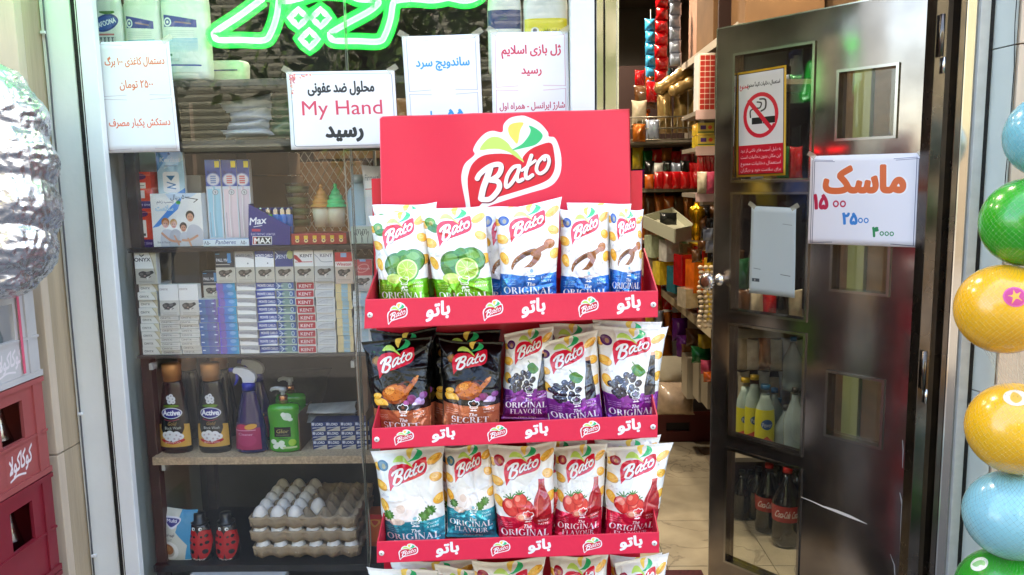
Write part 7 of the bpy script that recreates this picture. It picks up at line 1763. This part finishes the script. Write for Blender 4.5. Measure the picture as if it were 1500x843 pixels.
def dwht(c): c.poly([(14, 8), (24, 12), (30, 24), (22, 34), (12, 26)], (.85, .68, .3), sm=True)
decal(*balls[3], 1488, 582, .024, ((.86, .82, .74), dwht), 'white round mark')
def dgre(c): c.poly([(8, 30), (14, 12), (26, 8), (34, 16), (26, 20), (22, 30)], (.4, .68, .4), sm=True)
decal(*balls[5], 1434, 826, .020, ((.84, .86, .80), dgre), 'white leaf mark')
nt_ = empty('string_net', balls[0][1]+Vector((0, 0, .15)), 'fine pale string net holding the row of play balls', 'net')
m = MB()
for bi, (t, c0, r) in enumerate(balls):
    N_ = 44
    for s_ in (1, -1):
        for k in range(N_):
            a0 = 2*math.pi*k/N_; P = []
            for j in range(15):
                ph = math.pi*(.05+.9*j/14); th = a0+s_*ph*1.0; rr = r+.0009
                P.append(c0+Vector((math.sin(ph)*math.cos(th), math.sin(ph)*math.sin(th), math.cos(ph)))*rr)
            if P[7].x > c0.x+.06 or P[7].y > c0.y+.05: continue
            m.tube(P, .0003, 3, cap=False)
    if bi < len(balls)-1:
        c1 = balls[bi+1][1]
        for k in range(18):
            a = 2*math.pi*k/18; m.tube([c0+Vector((math.cos(a)*r*.35, math.sin(a)*r*.35, -r*.93)), (c0+c1)/2+Vector((math.cos(a+.5)*.03, math.sin(a+.5)*.03, 0)), c1+Vector((math.cos(a+1)*r*.35, math.sin(a+1)*r*.35, r*.93))], .0005, 3, cap=False)
o = m.build('net_mesh', net_m, nt_)

# ---- silver foil bundle on the crates
fc = W(-42, 268, 1.70); RX, RZ = 112/1150*1.74, 166/1150*1.74
nu, nv = 220, 170; V = []
for j in range(nv+1):
    ph = math.pi*j/nv
    for i in range(nu):
        th = 2*math.pi*i/nu
        sx = math.copysign(abs(math.sin(ph))**.5, 1); x, y, z = sx*math.cos(th), sx*math.sin(th)*.8, math.copysign(abs(math.cos(ph))**.85, math.cos(ph))
        p = Vector((x, y, z)); q = Vector((x*5, y*5, z*13))
        h = noise.ridged_multi_fractal(q, 1.0, 2.1, 4, 1.0, 2.0)*.0045-.003
        h += .015*abs(math.sin(z*7.5+math.sin(th*2)*.5))-.006
        h += .004*noise.noise(p*14)
        V.append((p.x*(RX+h), p.y*(RX+h), p.z*(RZ+h*.4)))
F = [(j*nu+i, (j+1)*nu+i, (j+1)*nu+(i+1) % nu, j*nu+(i+1) % nu) for j in range(nv) for i in range(nu)]
foil = mat('silver foil', (.82, .83, .85), .22, metal=.93, coat=.4, bump=.6, bscale=90)
m = MB(); m.add(V, F, None, 0, True); fb = link('foil_bundle', m.mesh('foil_bundle'), foil, None, fc); tag(fb, 'big bundle of crinkled silver foil in clear wrap on the crates', 'foil bundle')

# ---- bottle crates, their long sides along the wall edge
CXP = W(66, 640, 1.86).x
zz = [W(50, y, 1.82).z for y in (418, 556, 700, 846, 992)]
cm = [mat('clear grey crate', (.74, .72, .71), .35, var=.1), mat('brown red crate', (.62, .30, .29), .45, var=.12, vscale=6, bump=.1), mat('dark red crate', (.50, .12, .17), .42, var=.12), mat('dark red crate', (.5, .12, .17))]
lab = ['pale clear bottle crate topmost in the stack at the left edge', 'faded brown red bottle crate, second from the top', 'dark red bottle crate, third from the top', 'dark red bottle crate at the bottom of the stack']
def d_kc(bg):
    c = Cv(90, 34, 3, bg); c.text('کوکاکولا', 46, 22, 24, (.86, .82, .82), fa=True, fit=76, weight=.03, shear=.3, rot=-.06); c.line([(10, 31), (34, 28), (60, 30)], 2.2, (.86, .82, .82), sm=True); return c
bgl = glass_mat('bottle glass', tint=(.70, .76, .74), base=.15)
for k in range(4):
    z1, z0 = zz[k]-.003, zz[k+1]; H = z1-z0; Y0, Y1 = 1.43, 1.868; X1 = CXP; X0 = X1-.30
    t = empty('bottle_crate', ((X0+X1)/2, (Y0+Y1)/2, z0), lab[k], 'crate', 'bottle crates stacked at the left')
    M_ = cm[k]
    yw0, yw1 = W(0, 600, 1.8).y+.0-.05, 1.80                  # the window opening in the long side
    yw0, yw1 = 1.705, 1.787
    za, zb = z0+H*.46, z0+H*.84
    m = MB()
    m.box(X1-.008, X1, Y0, Y1, zb, z1).box(X1-.008, X1, Y0, Y1, z0, za).box(X1-.008, X1, yw1, Y1, za, zb).box(X1-.008, X1, 1.60, yw0, za, zb).box(X1-.008, X1, Y0, 1.47, za, zb)
    m.build('long_side', M_, t)
    MB().box(X1+.0005, X1+.006, Y0, Y1, z1-.012, z1).build('rim', M_, t); MB().box(X1+.0005, X1+.006, Y0, Y1, z0, z0+.014).build('rim', M_, t)
    MB().box(X1+.0005, X1+.005, 1.825, 1.838, z0+.0145, z1-.0125).build('rib', M_, t); MB().box(X1+.0005, X1+.004, Y0, Y1, za-.008, za-.002).build('rib', M_, t)
    MB().box(X0, X1-.0085, Y1-.008, Y1, z0, z1).build('end_side', M_, t); MB().box(X0, X1-.0085, Y0, Y0+.008, z0, z1).build('end_side', M_, t); MB().box(X0, X0+.008, Y0+.0085, Y1-.0085, z0, z1).build('long_side', M_, t); MB().box(X0+.009, X1-.009, Y0+.009, Y1-.009, z0, z0+.006).build('crate_floor', M_, t)
    kn_ = 'crate print %d' % min(k, 2); bgc = ((.74, .72, .71), (.62, .30, .29), (.50, .12, .17))[min(k, 2)]
    pm = _MC[kn_] if kn_ in _MC else img_mat(kn_, d_kc(bgc), rough=.45)
    if k < 2:
        m = MB(); e = .0008; zt_, zb_2 = za-.014, z0+.02; m.add([(X1+e, 1.708, zb_2), (X1+e, 1.808, zb_2), (X1+e, 1.808, zt_), (X1+e, 1.708, zt_)], [(0, 1, 2, 3)], [[(0, 0), (1, 0), (1, 1), (0, 1)]]); m.build('printed_name', pm, t)
    for q_ in range(4):
        y = 1.52+q_*.085; x = X1-.055; zb3 = z0+.008
        b_ = empty('glass_bottle', (x, y, zb3), f'glass soft drink bottle, {ORD[q_+1]} from the near end in the {("top", "second", "third", "lowest")[k]} crate', 'bottle', 'glass bottles in the crates')
        MB().lathe([(zb3, .028), (zb3+.07, .027), (zb3+.10, .029), (zb3+.14, .018), (zb3+.18, .0125), (zb3+.195, .013)], (x, y, 0), 1, 16).build('bottle_body', bgl, b_)
        MB().lathe([(zb3+.1955, .0145), (zb3+.203, .014)], (x, y, 0), 1, 14).build('cap', redcap, b_)
    if k == 0:
        MB().box(X1+.0062, X1+.0075, 1.795, 1.803, z0+.02, z1-.014).build('pink_tape', mat('pink tape', (.85, .35, .45), .5), t)

# ---- bottles at the right end of the window display, mirrored in the steel door
for k, (x, Y, lev, H, r, col, nm) in enumerate(((.02, 2.2, 'd', .24, .042, (.84, .86, .86), 'white bottle nearest the doorway on the fourth shelf'), (.02, 2.32, 'd', .24, .042, (.84, .86, .86), 'white bottle behind the one nearest the doorway'), (-.08, 2.4, 'd', .22, .04, (.82, .84, .86), 'white bottle at the rear of the fourth shelf, doorway end'),
        (.02, 2.2, 'e', .26, .05, (.40, .66, .12), 'light green bottle at the doorway end of the wooden shelf'), (.02, 2.34, 'e', .24, .045, (.86, .84, .80), 'cream bottle behind the light green one'), (.03, 2.25, 'c', .2, .06, (.12, .3, .62), 'blue jug at the doorway end of the third shelf'), (.03, 2.38, 'c', .18, .05, (.80, .72, .2), 'yellow jug behind the blue one on the third shelf'), (.03, 2.2, 'f', .2, .07, (.85, .85, .85), 'white tub at the doorway end of the bottom shelf'))):
    z0 = SH[lev]+.001; t = empty('plastic_bottle', (x, Y, z0), nm, 'bottle')
    MB().lathe([(z0, r*.9), (z0+.01, r), (z0+H*.6, r), (z0+H*.85, r*.55), (z0+H*.92, r*.4)], (x, Y, 0), .8, 24, sup=2.6).build('bottle_body', mat('bottle %s' % (col,), col, .3, coat=.2), t)
    MB().lathe([(z0+H*.921, r*.42), (z0+H, r*.4)], (x, Y, 0), 1, 16).build('cap', mat('cap dark blue', (.12, .2, .45), .4), t)

led = empty('red_led_strip', (.16, 2.16, 1.545), 'small glowing red lamp strip mirrored in the steel door above the price sheet', 'lamp strip')
ledm = mat('red led', (1, .1, .15), .4, emit=(1, .05, .12), estr=1.2)
for y0, y1, z in ((2.10, 2.16, 1.548), (2.19, 2.24, 1.543), (2.2, 2.225, 1.505)):
    MB().box(.152, .158, y0, y1, z, z+.010).build('led_bar', ledm, led)
MB().box(.140, .1515, 2.095, 2.245, 1.50, 1.562).build('holder', _MC['black cap'], led)

nb = empty('unseen_neon_tube', (-1.08, 1.80, 2.12), 'unseen green neon tube above the left pillar, placed for its glow on stone and foil', 'neon tube')  # unseen tube above view, placed to put a green cast on stone and foil
MB().tube([(-1.34, 1.80, 2.10), (-1.08, 1.80, 2.12), (-.86, 1.80, 2.10)], .012, 12).build('tube', mat('unseen green neon', (.2, 1, .4), .4, emit=(.08, 1.0, .32), estr=3.0), nb)
MB().box(-1.10, -1.06, 1.812, 1.899, 2.11, 2.13).build('bracket', edge_metal, nb)
